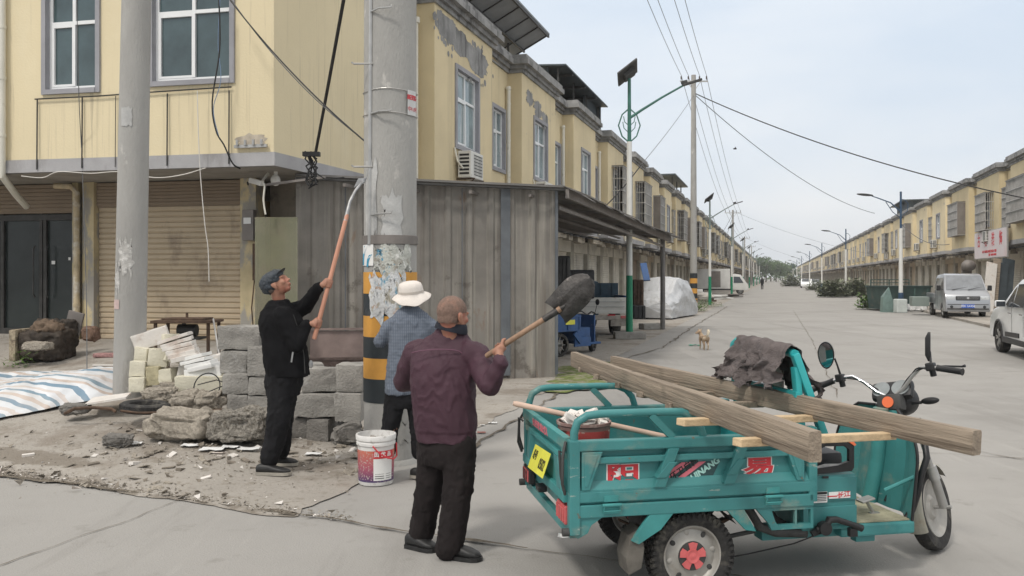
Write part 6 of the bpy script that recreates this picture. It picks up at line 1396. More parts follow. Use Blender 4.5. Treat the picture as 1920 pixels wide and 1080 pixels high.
# jacket
j = pm(); j.loft([sec(837, 828, 5.25, .188, .135, X), sec(836, 805, 5.25, .190, .14, X), sec(833, 760, 5.25, .200, .145, X), sec(831, 715, 5.25, .205, .145, X), sec(832, 680, 5.26, .212, .14, X), sec(834, 655, 5.27, .208, .125, X), sec(839, 636, 5.28, .150, .10, X), sec(845, 625, 5.28, .105, .09, X), sec(847, 615, 5.26, .088, .085, X)], 36)
j.chain([rsh + Vector((-.03, 0, .015)), rsh + Vector((.015, 0, -.02)), rel, rel.lerp(rwr, .55), rwr + (rwr - rel).normalized() * .0], [.085, .082, .066, .056, .047], 20)
j.chain([lsh + Vector((.03, 0, .012)), lsh, lel, lel.lerp(lwr, .5), lwr], [.085, .08, .068, .056, .046], 20)
j.tube([rwr - (rwr - rel).normalized() * .012, rwr + (rwr - rel).normalized() * .012], [.052, .052], 20)
def jf(co, n):
    base_ = folds(.011, 6, 2.6, 1)(co, n); hem = -.006 if co.z < .757 else 0
    return base_ + hem + .006 * math.sin((co.z * 1.0 + co.x * .9) * 46) * max(0, fbm((co.x * 3, co.z * 2, 9)))
body('jacket', j, M_PURP, p1, .010, 4, jf)
q = pm(); q.lathe([(.100, -.025), (.099, -.008), (.088, .026), (.080, .034), (.076, .030), (.085, .0)], 30, Matrix.Translation(at(847, 613, 5.25)) @ Matrix.Rotation(R(13), 4, 'Y') @ Matrix.Diagonal((1.04, .98, 1, 1))); q.build('collar', M_NAVY, p1, smooth=True)
q = pm(); pts = []
for k in range(17):
    f = k / 16; pts.append(at(772 + 108 * f, 655 + 16 * (2 * f - 1) ** 2 * .4 + (f > .8) * (f - .8) * 50, 5.11 + .03 * (2 * f - 1) ** 2))
q.tube(pts, .0035, 6); q.build('yoke_seam', mat('plum_seam', (.13, .058, .088), .7), p1)
# trousers and shoes
t = pm(); t.loft([sec(838, 812, 5.25, .165, .12, X), sec(838, 850, 5.25, .17, .125, X), sec(838, 872, 5.25, .15, .11, X)], 30)
t.chain([hipL + Vector((-.005, 0, .05)), at(808, 900, 5.32), at(798, 955, 5.35), at(789, 1003, 5.37)], [.105, .092, .082, .074], 22)
t.chain([hipR + Vector((.0, 0, .05)), at(861, 900, 5.20), at(853, 965, 5.17), at(841, 1026, 5.15)], [.108, .098, .088, .082], 22)
body('trousers', t, M_TROU2, p1, .011, 4, folds(.010, 9, 4.5, 4, .5))
s_, so_ = pm(), pm(); shoe(s_, so_, at(824, 1040, 5.16) * Vector((1, 1, 0)), Vector((.9, .05, 0))) if False else None
hr = Vector((-.435, 5.19, 0)); shoe(s_, so_, hr, Vector((.93, -.30, 0)), .26, .05, .10); body('shoe', s_, M_SHOE, p1, .008, 3); so_.build('sole', M_SHOE, p1)
s_, so_ = pm(), pm(); hl_ = Vector((-.665, 5.38, 0)); shoe(s_, so_, hl_, Vector((.85, -.45, 0)), .22, .048, .09); body('shoe', s_, M_SHOE, p1, .008, 3); so_.build('sole', M_SHOE, p1)
# ---- the shovel
SC = (SH0 + SH1) / 2; sv = thing('shovel', 'old shovel with a dark rounded blade raised by the man in the plum jacket', 'shovel', SC)
m = MB(SC); a = SH0 - SA * .02; m.tube([a, a + SA * .01, SH1 - SA * .10, SH1 + SA * .02], [.012, .0165, .0165, .0185], 14); m.build('shaft', M_HANDLE2, sv, smooth=True)
m = MB(SC); m.tube([SH1 - SA * .10, SH1 - SA * .02, SH1 + SA * .05], [.0195, .021, .010], 14); m.build('socket', M_IRON, sv, smooth=True)
m = MB(SC); tipd = (at(1104, 524, 4.95) - SH1); BL = tipd.length; bx_ = tipd.normalized(); view = (SH1 - Vector((0, 0, 1.7))).normalized(); by_ = view.cross(bx_).normalized(); bz_ = bx_.cross(by_)
gr = []; NB = 16
for i in range(NB + 1):
    f = i / NB; wdt = .094 * (1 if f < .55 else math.sqrt(max(0, 1 - ((f - .55) / .47) ** 2))) * (.93 + .10 * math.sin(f * 3)); row = []
    for k in range(13):
        h = k / 6 - 1; row.append(SH1 + bx_ * (-.01 + BL * 1.10 * f - .018 * abs(h) ** 3 * (f < .1)) + by_ * wdt * h + bz_ * (.030 * h * h - .020 * math.sin(f * 3) + .012 * math.exp(-(h / .22) ** 2) * (1 - f)))
    gr.append(row)
for i in range(NB):
    for k in range(12): m.quad(gr[i][k], gr[i][k + 1], gr[i + 1][k + 1], gr[i + 1][k]); m.quad(*[v - bz_ * .003 for v in (gr[i + 1][k], gr[i + 1][k + 1], gr[i][k + 1], gr[i][k])])
m.build('blade', M_IRON, sv, smooth='all')

# ---------------------------------------------------------------- man in black with the cap
YB = 7.27; gz2 = gz(at(515, 870, YB).x, YB); base = Vector((at(525, 0, YB).x, YB, gz2)); p2 = thing('person', 'man in a black jacket and slate cap looking up, holding a long scraper pole', 'person', base)
F = Vector((.97, -.24, 0)).normalized(); LFT = Vector((-F.y, F.x, 0))
hd = at(519, 531, YB); fdir = Vector((.82, -.12, .58)); hup = Vector((-.58, .0, .82))
bm_ = pm(base); Pf, Q2 = head(bm_, hd, fdir, hup, 1.0)
bm_.chain([hd + Vector((.0, 0, -.06)), at(524, 566, YB + .03), at(530, 580, YB + .03)], [.056, .056, .06])
bm_.loft([sec(540, 700, YB, .10, .14, F), sec(532, 640, YB, .105, .15, F), sec(527, 590, YB, .10, .16, F), sec(527, 573, YB, .06, .07, F)], 20)
rs, rl = at(528, 592, YB - .16), at(528, 592, YB + .17)
HO0, HO1 = at(590, 632, 7.13), at(651, 402, 7.36); HA = (HO1 - HO0).normalized()
def onshaft(px, py): f = ((py - 632) / (402 - 632)); return HO0.lerp(HO1, f)
g1, g2 = onshaft(0, 608), onshaft(0, 534)
e1, w1 = at(556, 646, YB - .17), g1 + Vector((-.085, -.02, -.01)); e2, w2 = at(572, 576, YB + .10), g2 + Vector((-.085, -.01, -.035))
bm_.chain([rs, e1, w1], [.05, .042, .028]); grip(bm_, g1, HA, Vector((-.6, -.75, 0)), w1, .017, 1.0, 215); bm_.chain([rl, e2, w2], [.05, .042, .028]); grip(bm_, g2, HA, Vector((-.75, -.55, 0)), w2, .017, 1.0, 215)
hp = at(533, 705, YB)
bm_.chain([hp + UPZ * .0, at(525, 785, YB - .06), at(500, 862, YB - .08)], [.10, .06, .04]); bm_.chain([hp, at(530, 780, YB + .10), at(527, 850, YB + .2)], [.10, .06, .04])
body('body', bm_, M_SKIN2, p2, .0065, 3)
j = pm(base); j.loft([sec(541, 706, YB, .175, .175, F), sec(539, 690, YB, .178, .18, F), sec(536, 660, YB, .178, .185, F), sec(532, 630, YB, .178, .19, F), sec(528, 603, YB, .168, .20, F), sec(524, 586, YB, .14, .18, F), sec(522, 572, YB + .01, .10, .12, F), sec(522, 562, YB + .01, .075, .08, F)], 34)
j.chain([rs + Vector((.0, .02, 0)), e1, e1.lerp(w1, .55), w1], [.082, .066, .056, .048], 20); j.chain([rl, e2, w2.lerp(e2, .4), w2], [.082, .066, .054, .046], 20)
body('jacket', j, M_BLK, p2, .011, 4, folds(.012, 7, 3.4, 14))
m = pm(base); m.tube([at(550, 590, YB - .13), at(562, 625, YB - .14), at(570, 665, YB - .13), at(572, 700, YB - .13)], .004, 6); m.build('zip', M_CHASSIS, p2)
m = pm(base); a = at(548, 668, YB - .195); m.box(tuple(a), (.012, .006, .10), ry=.15); m.build('pocket_zip', M_STEEL, p2)
m = pm(base); m.ell(at(583, 683, YB - .12), (.018, .01, .035)); m.build('key_ring', M_STEEL, p2)
t = pm(base); t.loft([sec(535, 690, YB, .15, .16, F), sec(533, 720, YB, .15, .15, F), sec(531, 742, YB, .13, .13, F)], 28)
t.chain([hp + Vector((.0, -.04, -.02)), at(524, 780, YB - .07), at(514, 825, YB - .07), at(505, 858, YB - .07)], [.112, .098, .088, .082], 22); t.chain([hp + Vector((.01, .06, -.02)), at(531, 780, YB + .1), at(530, 815, YB + .15), at(528, 846, YB + .18)], [.105, .088, .078, .07], 22)
body('trousers', t, M_TROU, p2, .011, 4, folds(.012, 9, 5, 24, .5))
gzf = lambda v: Vector((v.x, v.y, gz(v.x, v.y) + .014))
s_, so_ = pm(base), pm(base); shoe(s_, so_, gzf(at(481, 872, YB - .10)), Vector((1, -.05, 0)), .29, .05, .085); body('shoe', s_, M_SHOE, p2, .008, 3); so_.build('sole', M_SOLE, p2)
s_, so_ = pm(base), pm(base); shoe(s_, so_, gzf(at(500, 855, YB + .2)), Vector((1, .05, 0)), .27, .05, .085); body('shoe', s_, M_SHOE, p2, .008, 3); so_.build('sole', M_SOLE, p2)
# cap
c = pm(base)
for (p_, r_) in (((-.026, 0, .045), (.116, .097, .076)), ((-.050, 0, .015), (.092, .094, .080)), ((.02, 0, .062), (.076, .085, .050))): c.ell(Pf(*p_), r_, 22, 14, rot=Q2)
body('cap', c, M_CAP, p2, .008, 4, folds(.006, 24, 24, 3, .5))
c = pm(base); g = []
for i in range(11):
    f = i / 10 * 2 - 1; g.append([Pf(.060 + (.075 * math.cos(f * 1.3)) * k / 4, .070 * f * (1 - .12 * k / 4), .050 + .012 * k / 4 - .012 * f * f) for k in range(5)])
for i in range(10):
    for k in range(4): c.quad(g[i][k], g[i + 1][k], g[i + 1][k + 1], g[i][k + 1]); c.quad(*[v + Q2 @ Vector((0, 0, .006)) for v in (g[i][k + 1], g[i + 1][k + 1], g[i + 1][k], g[i][k])])
c.build('cap_peak', M_CAP, p2, smooth='all')
c = pm(base)
for sg in (-1, 1): c.ell(Pf(-.055, sg * .055, -.02), (.030, .026, .035), rot=Q2)
body('hair', c, M_HAIRG, p2, .008, 2)
# ---- the scraper
HC = (HO0 + HO1) / 2; hk = thing('scraper_pole', 'long reddish wooden pole with a curved iron scraper held against the concrete post', 'scraper', HC)
m = MB(HC); a = HO0 - HA * .02; m.tube([a, a + HA * .01, HO1 - HA * .02, HO1], [.014, .019, .0185, .015], 14); m.build('shaft', M_HANDLE, hk, smooth=True)
m = MB(HC); pts = [HO1 - HA * .06, at(652, 395, 7.37), at(656, 378, 7.40), at(666, 358, 7.46), at(676, 345, 7.52), at(684, 338, 7.58)]; m.tube(pts, [.019, .016, .013, .012, .013, .011], 12); m.build('scraper_neck', M_STEEL, hk, smooth=True)
m = MB(HC)
a, b_, c_, d_ = at(664, 352, 7.50), at(672, 335, 7.54), at(688, 333, 7.58), at(684, 343, 7.57); m.add([v + w_ for w_ in (Vector((0, -.012, 0)), Vector((0, .012, 0))) for v in (a, b_, c_, d_)], [(0, 1, 2, 3), (7, 6, 5, 4), (0, 4, 5, 1), (1, 5, 6, 2), (2, 6, 7, 3), (3, 7, 4, 0)]); m.build('scraper_blade', M_STEEL, hk)

# ---------------------------------------------------------------- woman with the sun hat
YW = 7.25; base = Vector((at(762, 0, YW).x, YW, 0.0)); p3 = thing('person', 'person in a blue checked shirt and cream sun hat facing the striped concrete post', 'person', base)
X3 = Vector((.97, .22, 0)).normalized(); hd = at(770, 556, YW + .02); fdir = Vector((-.35, .93, -.05)); hup = Vector((0, .02, 1))
bm_ = pm(base); Pf, Q3 = head(bm_, hd, fdir, hup, .94); bm_.chain([hd + Vector((0, 0, -.05)), at(770, 590, YW)], [.052, .055])
bm_.loft([sec(762, 730, YW, .13, .10, X3), sec(765, 660, YW, .12, .09, X3), sec(769, 605, YW, .15, .08, X3), sec(770, 590, YW, .06, .055, X3)], 20)
ls_, rs_ = at(733, 612, YW - .02), at(806, 612, YW + .02); le_, lw_ = at(713, 640, YW + .02), at(738, 625, YW + .25); re_, rw_ = at(812, 660, YW + .12), at(785, 640, YW + .28)
bm_.chain([ls_, le_, lw_], [.045, .038, .025]); bm_.chain([rs_, re_, rw_], [.045, .038, .025]); open_hand(bm_, lw_, Vector((.15, .25, 1)), Vector((.3, .9, 0)), -1, .92); open_hand(bm_, rw_, Vector((-.3, .25, .9)), Vector((-.3, .9, 0)), 1, .92)
hl, hr_ = at(742, 735, YW), at(778, 735, YW); bm_.chain([hl, at(734, 800, YW + .0), at(728, 845, YW + .05)], [.08, .06, .04]); bm_.chain([hr_, at(782, 795, YW), at(784, 845, YW)], [.08, .06, .04])
body('body', bm_, M_SKIN, p3, .0065, 3)
c = pm(base); c.ell(Pf(-.022, 0, -.01), (.085, .078, .085), rot=Q3); c.ell(Pf(.02, .055, -.045), (.035, .022, .045), rot=Q3); c.ell(Pf(.02, -.055, -.045), (.035, .022, .045), rot=Q3); body('hair', c, mat('greying_hair', (.11, .095, .085), .85, var=.5, scale=60, bump=.6, bscale=150), p3, .008, 2)
j = pm(base); j.loft([sec(757, 738, YW, .158, .13, X3), sec(758, 720, YW, .160, .13, X3), sec(762, 690, YW, .165, .13, X3), sec(766, 655, YW, .170, .125, X3), sec(770, 625, YW, .180, .12, X3), sec(771, 602, YW, .178, .11, X3), sec(770, 588, YW, .135, .09, X3), sec(770, 578, YW, .075, .07, X3), sec(770, 573, YW, .062, .062, X3)], 34)
j.chain([ls_ + Vector((.02, 0, .01)), ls_, le_, le_.lerp(lw_, .6), lw_], [.07, .068, .062, .052, .044], 20); j.chain([rs_ + Vector((-.02, 0, .01)), rs_, re_, re_.lerp(rw_, .6), rw_], [.07, .066, .058, .05, .044], 20)
body('shirt', j, M_SHIRT, p3, .010, 3, folds(.010, 10, 5, 34, .4))
t = pm(base); t.loft([sec(760, 722, YW, .14, .115, X3), sec(760, 750, YW, .145, .115, X3), sec(760, 764, YW, .125, .10, X3)], 28)
t.chain([hl + UPZ * -.02, at(735, 785, YW), at(730, 818, YW + .03), at(727, 845, YW + .06)], [.092, .080, .072, .066], 22); t.chain([hr_ + UPZ * -.02, at(783, 790, YW), at(784, 822, YW), at(785, 848, YW)], [.088, .070, .064, .06], 22)
body('trousers', t, M_TROU, p3, .011, 4, folds(.010, 9, 5, 44, .4))
for (hx, d_) in ((Vector((at(772, 0, YW).x, YW - .05, .012)), Vector((.75, -.3, 0))), (Vector((at(727, 0, YW).x, YW + .02, .012)), Vector((-.3, .9, 0)))):
    s_, so_ = pm(base), pm(base); shoe(s_, so_, hx, d_, .235, .045, .075); body('shoe', s_, M_SHOE, p3, .008, 3); so_.build('sole', M_SOLE, p3)
c = pm(base); HT = Matrix.Translation(Pf(-.008, 0, .040)) @ Matrix.Scale(1.12, 4) @ Matrix.Rotation(R(8), 4, 'X') @ Matrix.Rotation(R(-4), 4, 'Y')
prof = [(.0, .083), (.055, .080), (.082, .066), (.092, .040), (.095, .012), (.097, -.008), (.112, -.022), (.132, -.040), (.148, -.060), (.150, -.064), (.146, -.062), (.128, -.044), (.108, -.028), (.094, -.012), (.090, .012), (.088, .038), (.078, .061), (.052, .074), (0, .078)]
c.lathe(prof, 44, HT)
hatm = c.mesh('sun_hat', M_HATW, 'all', weld=True)
for v in hatm.vertices:
    a = math.atan2(v.co.y - (Pf(0, 0, 0) - base).y, v.co.x - (Pf(0, 0, 0) - base).x); rr = (v.co - (Pf(-.008, 0, .045) - base)).xy.length
    if rr > .1: v.co.z += (rr - .1) * .45 * math.sin(2 * a + 1.2) + .004 * math.sin(7 * a)
    v.co.z += .003 * fbm(v.co * 18)
link('sun_hat', hatm, p3)
c = pm(base); c.lathe([(.0955, .012), (.098, .012), (.0985, -.006), (.0965, -.006)], 44, HT); c.build('hat_band', mat('hat_band', (.50, .45, .40), .9, var=.05), p3, smooth=True)
# ================================================================ SMALL THINGS
def rough_block(name, px0, py0, px1, py1, Y, dep, rz, label, mt, group=None, cat='block', amp=.012, seed=0, cham=.025, sub=5, cuts=1.0, tilt=0.0):
    a, b = at(px0, py1, Y), at(px1, py0, Y); W_, H_ = b.x - a.x, b.z - a.z; c = Vector(((a.x + b.x) / 2, Y + dep / 2, a.z))
    bm = bmesh.new(); bmesh.ops.create_cube(bm, size=1)
    for v in bm.verts: v.co = Vector((v.co.x * W_, v.co.y * dep, (v.co.z + .5) * H_))
    bmesh.ops.bevel(bm, geom=bm.edges[:], offset=cham, segments=2, affect='EDGES', profile=.7)
    bmesh.ops.subdivide_edges(bm, edges=bm.edges[:], cuts=sub, use_grid_fill=True)
    for v in bm.verts:
        p = v.co + Vector((seed * 3.7, 0, 0)); d = Vector((fbm(p * 6), fbm(p * 6 + Vector((9, 0, 0))), fbm(p * 6 + Vector((0, 9, 0))))) * amp
        chip = fbm(p * 2.2 + Vector((0, seed, 0))); e = max(abs(v.co.x) / (W_ / 2), abs(v.co.y) / (dep / 2)) * abs(v.co.z / H_ - .5) * 2
        v.co += d * 1.2
        if chip > .35 and e > .7: v.co *= 1 - .12 * (chip - .35)
    me = bpy.data.meshes.new(name); bm.to_mesh(me); bm.free(); me.materials.append(mt); me.polygons.foreach_set('use_smooth', [True] * len(me.polygons))
    try: me.set_sharp_from_angle(angle=R(40))
    except Exception: pass
    o = link(name, me, loc=c); o.rotation_euler = (.03 * math.sin(seed * 7), tilt + .025 * math.sin(seed * 5), rz + .09 * math.sin(seed * 3)); return tag(o, label, cat, group)
GB = 'grey concrete blocks stacked beside the striped pole'
blk = [
 (408, 612, 492, 656, 9.05, .34, -.10, 'topmost left grey concrete block with a cracked face, above the left column of blocks'),
 (413, 657, 466, 700, 9.05, .32, -.05, 'second block down in the leftmost column, just beneath the cracked top block'),
 (416, 700, 465, 738, 9.0, .32, .06, 'third block down in the leftmost column beside the foam bricks'),
 (424, 739, 464, 776, 9.0, .32, .0, 'bottom block of the leftmost column, behind the gravelly slab'),
 (462, 648, 505, 706, 9.0, .30, .05, 'tall block directly behind the back of the man in black'),
 (464, 706, 506, 742, 9.0, .30, -.04, 'middle block half hidden behind the thighs of the man in black'),
 (464, 743, 506, 775, 9.0, .30, .02, 'low block half hidden behind the knees of the man in black'),
 (560, 692, 632, 736, 8.6, .32, .14, 'upper long block right of the man in black, top of the right stack'),
 (548, 741, 628, 783, 8.5, .32, .10, 'middle long block right of the legs of the man in black'),
 (630, 684, 680, 735, 8.45, .30, -.12, 'upper cube block touching the striped pole at its left'),
 (627, 737, 679, 791, 8.4, .30, .02, 'smooth middle cube block next to the black band of the pole'),
 (540, 784, 578, 826, 8.55, .28, .05, 'dark bottom block right of the calves of the man in black'),
 (577, 786, 622, 828, 8.5, .28, -.08, 'dark bottom block in the middle of the right stack')]
for i, b in enumerate(blk): rough_block('concrete_block', *b[:7], b[7], M_BLOCK2 if i > 10 else M_BLOCK, GB, seed=i, amp=.016 if i in (1, 8) else .010)
rough_block('rubble_lump', 622, 792, 672, 834, 8.35, .26, .1, 'dark crumbly lump under the cube block left of the pole base', M_BLOCK2, None, 'rubble', .05, 31, .05)
rough_block('concrete_block', 560, 682, 600, 700, 9.0, .22, .3, 'thin broken grey slab lying on top of the right block stack', M_BLOCK, None, 'block', .01, 15)
# pile of pale bricks and tiles
GF = 'pale bricks and slabs in the heap beside the slim pole'
fo = [
 (243, 648, 272, 0, 0, 0, 0, '')]
pale = [
 (246, 620, 310, 650, 9.9, .30, .3, 'big pale slab brick tilted on the very top left of the brick heap', -.28, M_TILE),
 (250, 652, 274, 682, 9.8, .22, .0, 'yellowish brick second from the top at the left of the heap', .1, M_FOAM),
 (272, 656, 306, 688, 9.75, .22, .2, 'yellowish brick right below the tilted top slab', .12, M_FOAM),
 (242, 678, 271, 707, 9.7, .22, .0, 'pale cube brick at left of the heap, third from the ground', 0, M_FOAM),
 (241, 708, 270, 735, 9.65, .22, .0, 'pale cube brick at the lower left corner of the heap', 0, M_FOAM),
 (272, 687, 297, 722, 9.7, .22, .05, 'stained brown-yellow brick in the middle of the heap', 0, mat('stained_brick', (.42, .38, .25), .95, var=.3, scale=6, world=True, bump=.6)),
 (297, 692, 326, 718, 9.7, .22, -.1, 'bright square brick in the middle of the heap', -.08, M_FOAM),
 (326, 682, 348, 712, 9.7, .25, .2, 'brown-edged brick standing beside the white slab stack', .15, M_TILE),
 (327, 706, 416, 734, 9.5, .26, .03, 'long pale brick at the lower right of the heap behind the wire hoop', -.03, M_FOAM),
 (346, 690, 414, 712, 9.55, .30, -.05, 'long white slab resting on the lowest long brick', -.12, M_STW)]
for i, b in enumerate(pale): rough_block('pale_brick', *b[:7], b[7], b[9], GF, 'brick', seed=40 + i, amp=.007, cham=.012, tilt=b[8])
for i, b in enumerate([
 (300, 655, 332, 680, 9.7, .22, .4, 'brick half covered by the fan of pinkish thin slabs', .3, M_FOAM), (262, 735, 300, 754, 9.55, .22, .5, 'cracked low brick at the very bottom of the heap beside the tyre', .1, M_TILE),
 (300, 718, 330, 738, 9.6, .22, -.3, 'brownish brick under the bright square brick', .12, M_RUBBLE), (376, 668, 412, 690, 9.75, .25, .3, 'white brick at the upper right shoulder of the heap', -.25, M_TILE),
 (398, 690, 424, 716, 9.6, .22, -.2, 'pale brick at the far right of the heap touching the grey blocks', .2, M_FOAM), (284, 628, 322, 646, 9.95, .22, -.4, 'pale brick behind the tilted top slab', -.1, M_FOAM)]): rough_block('pale_brick', *b[:7], b[7], b[9], GF, 'brick', seed=80 + i, amp=.009, cham=.012, tilt=b[8])
GS = 'thin slabs leaning in the brick heap'
for i in range(6):
    rough_block('thin_slab', 292 + i * 5, 632 + i * 7, 350 + i * 3, 638 + i * 7.5, 9.75 - .03 * i, .26, .2, ['uppermost', 'second', 'third', 'fourth', 'fifth', 'lowest'][i] + ' of the six pinkish thin slabs fanned at the centre of the heap', M_TILE, GS, 'slab', .004, 60 + i, .004, 2, tilt=-.30 + .02 * i)
for i in range(4):
    rough_block('thin_slab', 332 + i * 7, 668 + i * 6, 382 + i * 7, 674 + i * 6.5, 9.6 - .03 * i, .28, -.1, ['top', 'second', 'third', 'bottom'][i] + ' one of the four white thin slabs at the right of the heap', M_STW, GS, 'slab', .004, 70 + i, .004, 2, tilt=-.22)
# rubble slabs in front
def boulder(name, px0, py0, px1, py1, Y, dep, label, mt, seed, amp=.10, tilt=0, fine=.03):
    a, b = at(px0, py1, Y), at(px1, py0, Y); W_, H_ = (b.x - a.x) / 2, (b.z - a.z) / 2; c = Vector(((a.x + b.x) / 2, Y + dep / 2, a.z + H_))
    bm = bmesh.new(); bmesh.ops.create_icosphere(bm, subdivisions=5, radius=1)
    for v in bm.verts:
        n = v.co.copy(); s_ = lambda q: math.copysign(abs(q) ** .55, q)
        v.co = Vector((s_(n.x) * W_, s_(n.y) * dep / 2, s_(n.z) * H_)); p = n * 1.6 + Vector((seed * 5, 0, 0))
        v.co += n * (amp * .8 * fbm(p, 2) + fine * .5 * noise.noise(n * 6 + Vector((seed, 0, 0))) + fine * .35 * noise.noise(n * 17))
        v.co.z += tilt * v.co.x
    me = bpy.data.meshes.new(name); bm.to_mesh(me); bm.free(); me.materials.append(mt); me.polygons.foreach_set('use_smooth', [True] * len(me.polygons))
    return tag(link(name, me, loc=c), label, 'rubble')
boulder('rubble_slab', 268, 776, 392, 826, 8.05, .42, 'large grey-brown broken concrete slab lying foremost in front of the tyre', M_RUBBLE, 1, .09, -.02)
boulder('rubble_slab', 388, 772, 500, 834, 8.0, .45, 'gravelly broken slab just left of the trousers of the man in black', mat('gravelly_concrete', (.33, .305, .265), .98, var=.5, scale=30, world=True, bump=3, bscale=42, stain=[((.15, .13, .1, .9), .52, 26, (1, 1, 1), .1)]), 2, .07, .04, .06)
boulder('rubble_lump', 312, 738, 372, 772, 8.9, .3, 'brown rough lump right behind the old tyre', M_RUBBLE, 3, .06)
boulder('rubble_lump', 360, 738, 412, 768, 8.9, .3, 'pale crumbly lump between tyre and leftmost grey block column', M_RUBBLE, 4, .06)
boulder('rubble_lump', 262, 730, 318, 756, 9.2, .3, 'brownish broken lump at the foot of the pale brick heap', M_RUBBLE, 5, .05)
boulder('rubble_lump', 187, 818, 240, 838, 7.9, .16, 'low dark lump at the far left tip of the debris', M_BLOCK2, 6, .03)
boulder('rubble_lump', 108, 760, 158, 778, 8.9, .2, 'grey weathered lump at the near edge of the striped tarp', M_BLOCK2, 7, .02)
# tyre
c = at(272, 763, 8.75); m = MB((c.x, c.y, c.z)); T_ = Matrix.Translation(c) @ Matrix.Rotation(R(4), 4, 'Y')
prof = [(.145, .0), (.15, -.035), (.18, -.05), (.215, -.045), (.235, -.03), (.24, 0), (.235, .03), (.215, .045), (.18, .05), (.15, .035), (.145, 0)]
m.lathe(prof, 44, T_); [m.box((.239 * math.cos(a), .239 * math.sin(a), 0), (.008, .016, .055), rz=a, T=T_) for a in [2 * math.pi * i / 44 for i in range(44)]]
tag(m.build('old_tyre', M_RUB, loc=c, smooth=True), 'small worn black tyre lying flat in front of the pale brick heap', 'tyre')
# planks and boards
c = at(205, 750, 9.0); m = MB(c); a, b, d, e = at(160, 760, 9.0), at(236, 748, 8.9), at(246, 739, 9.5), at(175, 748, 9.5); slab(m, a, b, d, e, .02); tag(m.build('flat_board', M_TILE, loc=c), 'pale grey flat board on the ground at the foot of the slim pole', 'board')
c = at(180, 770, 8.7); m = MB(c); m.tube([at(122, 775, 8.8), at(140, 766, 8.7), at(175, 764, 8.7), at(210, 767, 8.7), at(217, 772, 8.7)], .018, 6); tag(m.build('curved_strip', M_RUST, loc=c), 'curved brown metal strip lying in front of the grey board', 'strip')
c = at(300, 772, 8.5); m = MB(c); m.tube([at(226, 770, 8.5), at(260, 774, 8.5), at(330, 773, 8.5), at(420, 768, 8.6)], .012, 6); tag(m.build('thin_strip', M_RUST, loc=c), 'long thin brown strip running in front of the old tyre', 'strip')
c = at(388, 725, 9.2); m = MB(c); m.tube([c + Vector((.14 * math.cos(a) , .05 * math.sin(a), .14 * math.sin(a) )) for a in [2 * math.pi * i / 28 for i in range(28)]], .007, 6, closed=True); m.tube([c + Vector((-.13, 0, -.12)), c + Vector((.1, .02, -.02)), c + Vector((.32, .03, .06))], .006, 6); m.tube([c + Vector((-.1, 0, .02)), c + Vector((.1, .02, .07)), c + Vector((.3, .03, .0))], .006, 6)
tag(m.build('wire_hoop', M_BLACK, loc=c), 'black wire hoop leaning on the pale bricks', 'hoop')
# iron stand behind the heap
c = at(352, 640, 11.2); c.z = gz(c.x, c.y); SX = MB(c); zt_ = at(352, 602, 11.2).z
st_ = thing('iron_stand', 'rusty iron work stand with a motor under its top in front of the tan shutter', 'stand', c)
m = MB(c); m.cbox((c.x, c.y, zt_), (.78, .5, .035), .006); m.cbox((c.x, c.y, zt_ + .03), (.55, .36, .03), .005); m.cyl((c.x - .01, c.y, zt_ + .03), (c.x - .01, c.y, zt_ + .11), .018, n=8); m.build('top_plate', M_RUST, st_)
for (dx, dy) in ((-.34, -.2), (.34, -.2), (-.34, .2), (.34, .2)): m = MB(c); m.bar((c.x + dx, c.y + dy, c.z), (c.x + dx, c.y + dy, zt_ - .02), .035, .035, up=(1, 0, 0)); m.build('leg', M_RUST, st_)
m = MB(c); m.cyl((c.x - .12, c.y, zt_ - .12), (c.x + .12, c.y, zt_ - .12), .08, n=16); m.box((c.x, c.y, zt_ - .22), (.42, .3, .03)); m.bar((c.x - .05, c.y, zt_ - .02), (c.x - .05, c.y, zt_ - .4), .04, .04, up=(1, 0, 0)); m.build('motor', M_DARKM, st_)
c = at(408, 640, 11.0); m = MB(c); m.tube([at(400, 598, 11.0), at(410, 660, 10.6), at(412, 690, 10.3)], .012, 6); tag(m.build('thin_rod', M_CAGEBAR, loc=c), 'thin grey rod leaning right of the iron stand', 'rod')
# dark sofa-like junk at far left and things near the glass door
c = at(90, 640, 12.6); c.z = gz(c.x, c.y); jk = thing('broken_armchair', 'dark broken armchair with an exposed side left of the drainpipe', 'armchair', c)
m = MB(c); m.cbox((c.x, c.y, c.z + .24), (.62, .5, .42), .05); m.cbox((c.x + .0, c.y + .22, c.z + .38), (.62, .14, .45), .05); body('seat_body', m, mat('rotten_leather', (.04, .03, .022), .7, var=.5, scale=8, bump=.6), jk, .02, 3, folds(.03, 8, 8, 3))
m = MB(c); m.cbox((c.x - .36, c.y - .05, c.z + .25), (.10, .5, .46), .03); m.build('armrest', mat('torn_foam', (.33, .28, .2), .95, var=.5, scale=14, bump=.8, stain=(.1, .07, .05, .8), sfac=.5, sscale=12), jk)
m = MB(c); m.ell((c.x + .02, c.y - .05, c.z + .48), (.24, .2, .13)); body('torn_cushion', m, mat('brown_rag', (.14, .10, .07), .95, var=.4, scale=9, bump=.8), jk, .02, 2, folds(.04, 9, 9, 5))
c = at(60, 652, 12.0); boulder('rough_log', 36, 642, 88, 658, 12.0, .25, 'pale rough stone in front of the broken armchair', M_RUBBLE, 8, .02)
c = at(138, 610, 12.9); m = MB(c); m.cbox((c.x, c.y, c.z), (.24, .04, .42), .01, ry=.25); tag(m.build('grey_panel', M_CAGE, loc=c), 'small grey panel leaning against the drainpipe foot', 'panel')
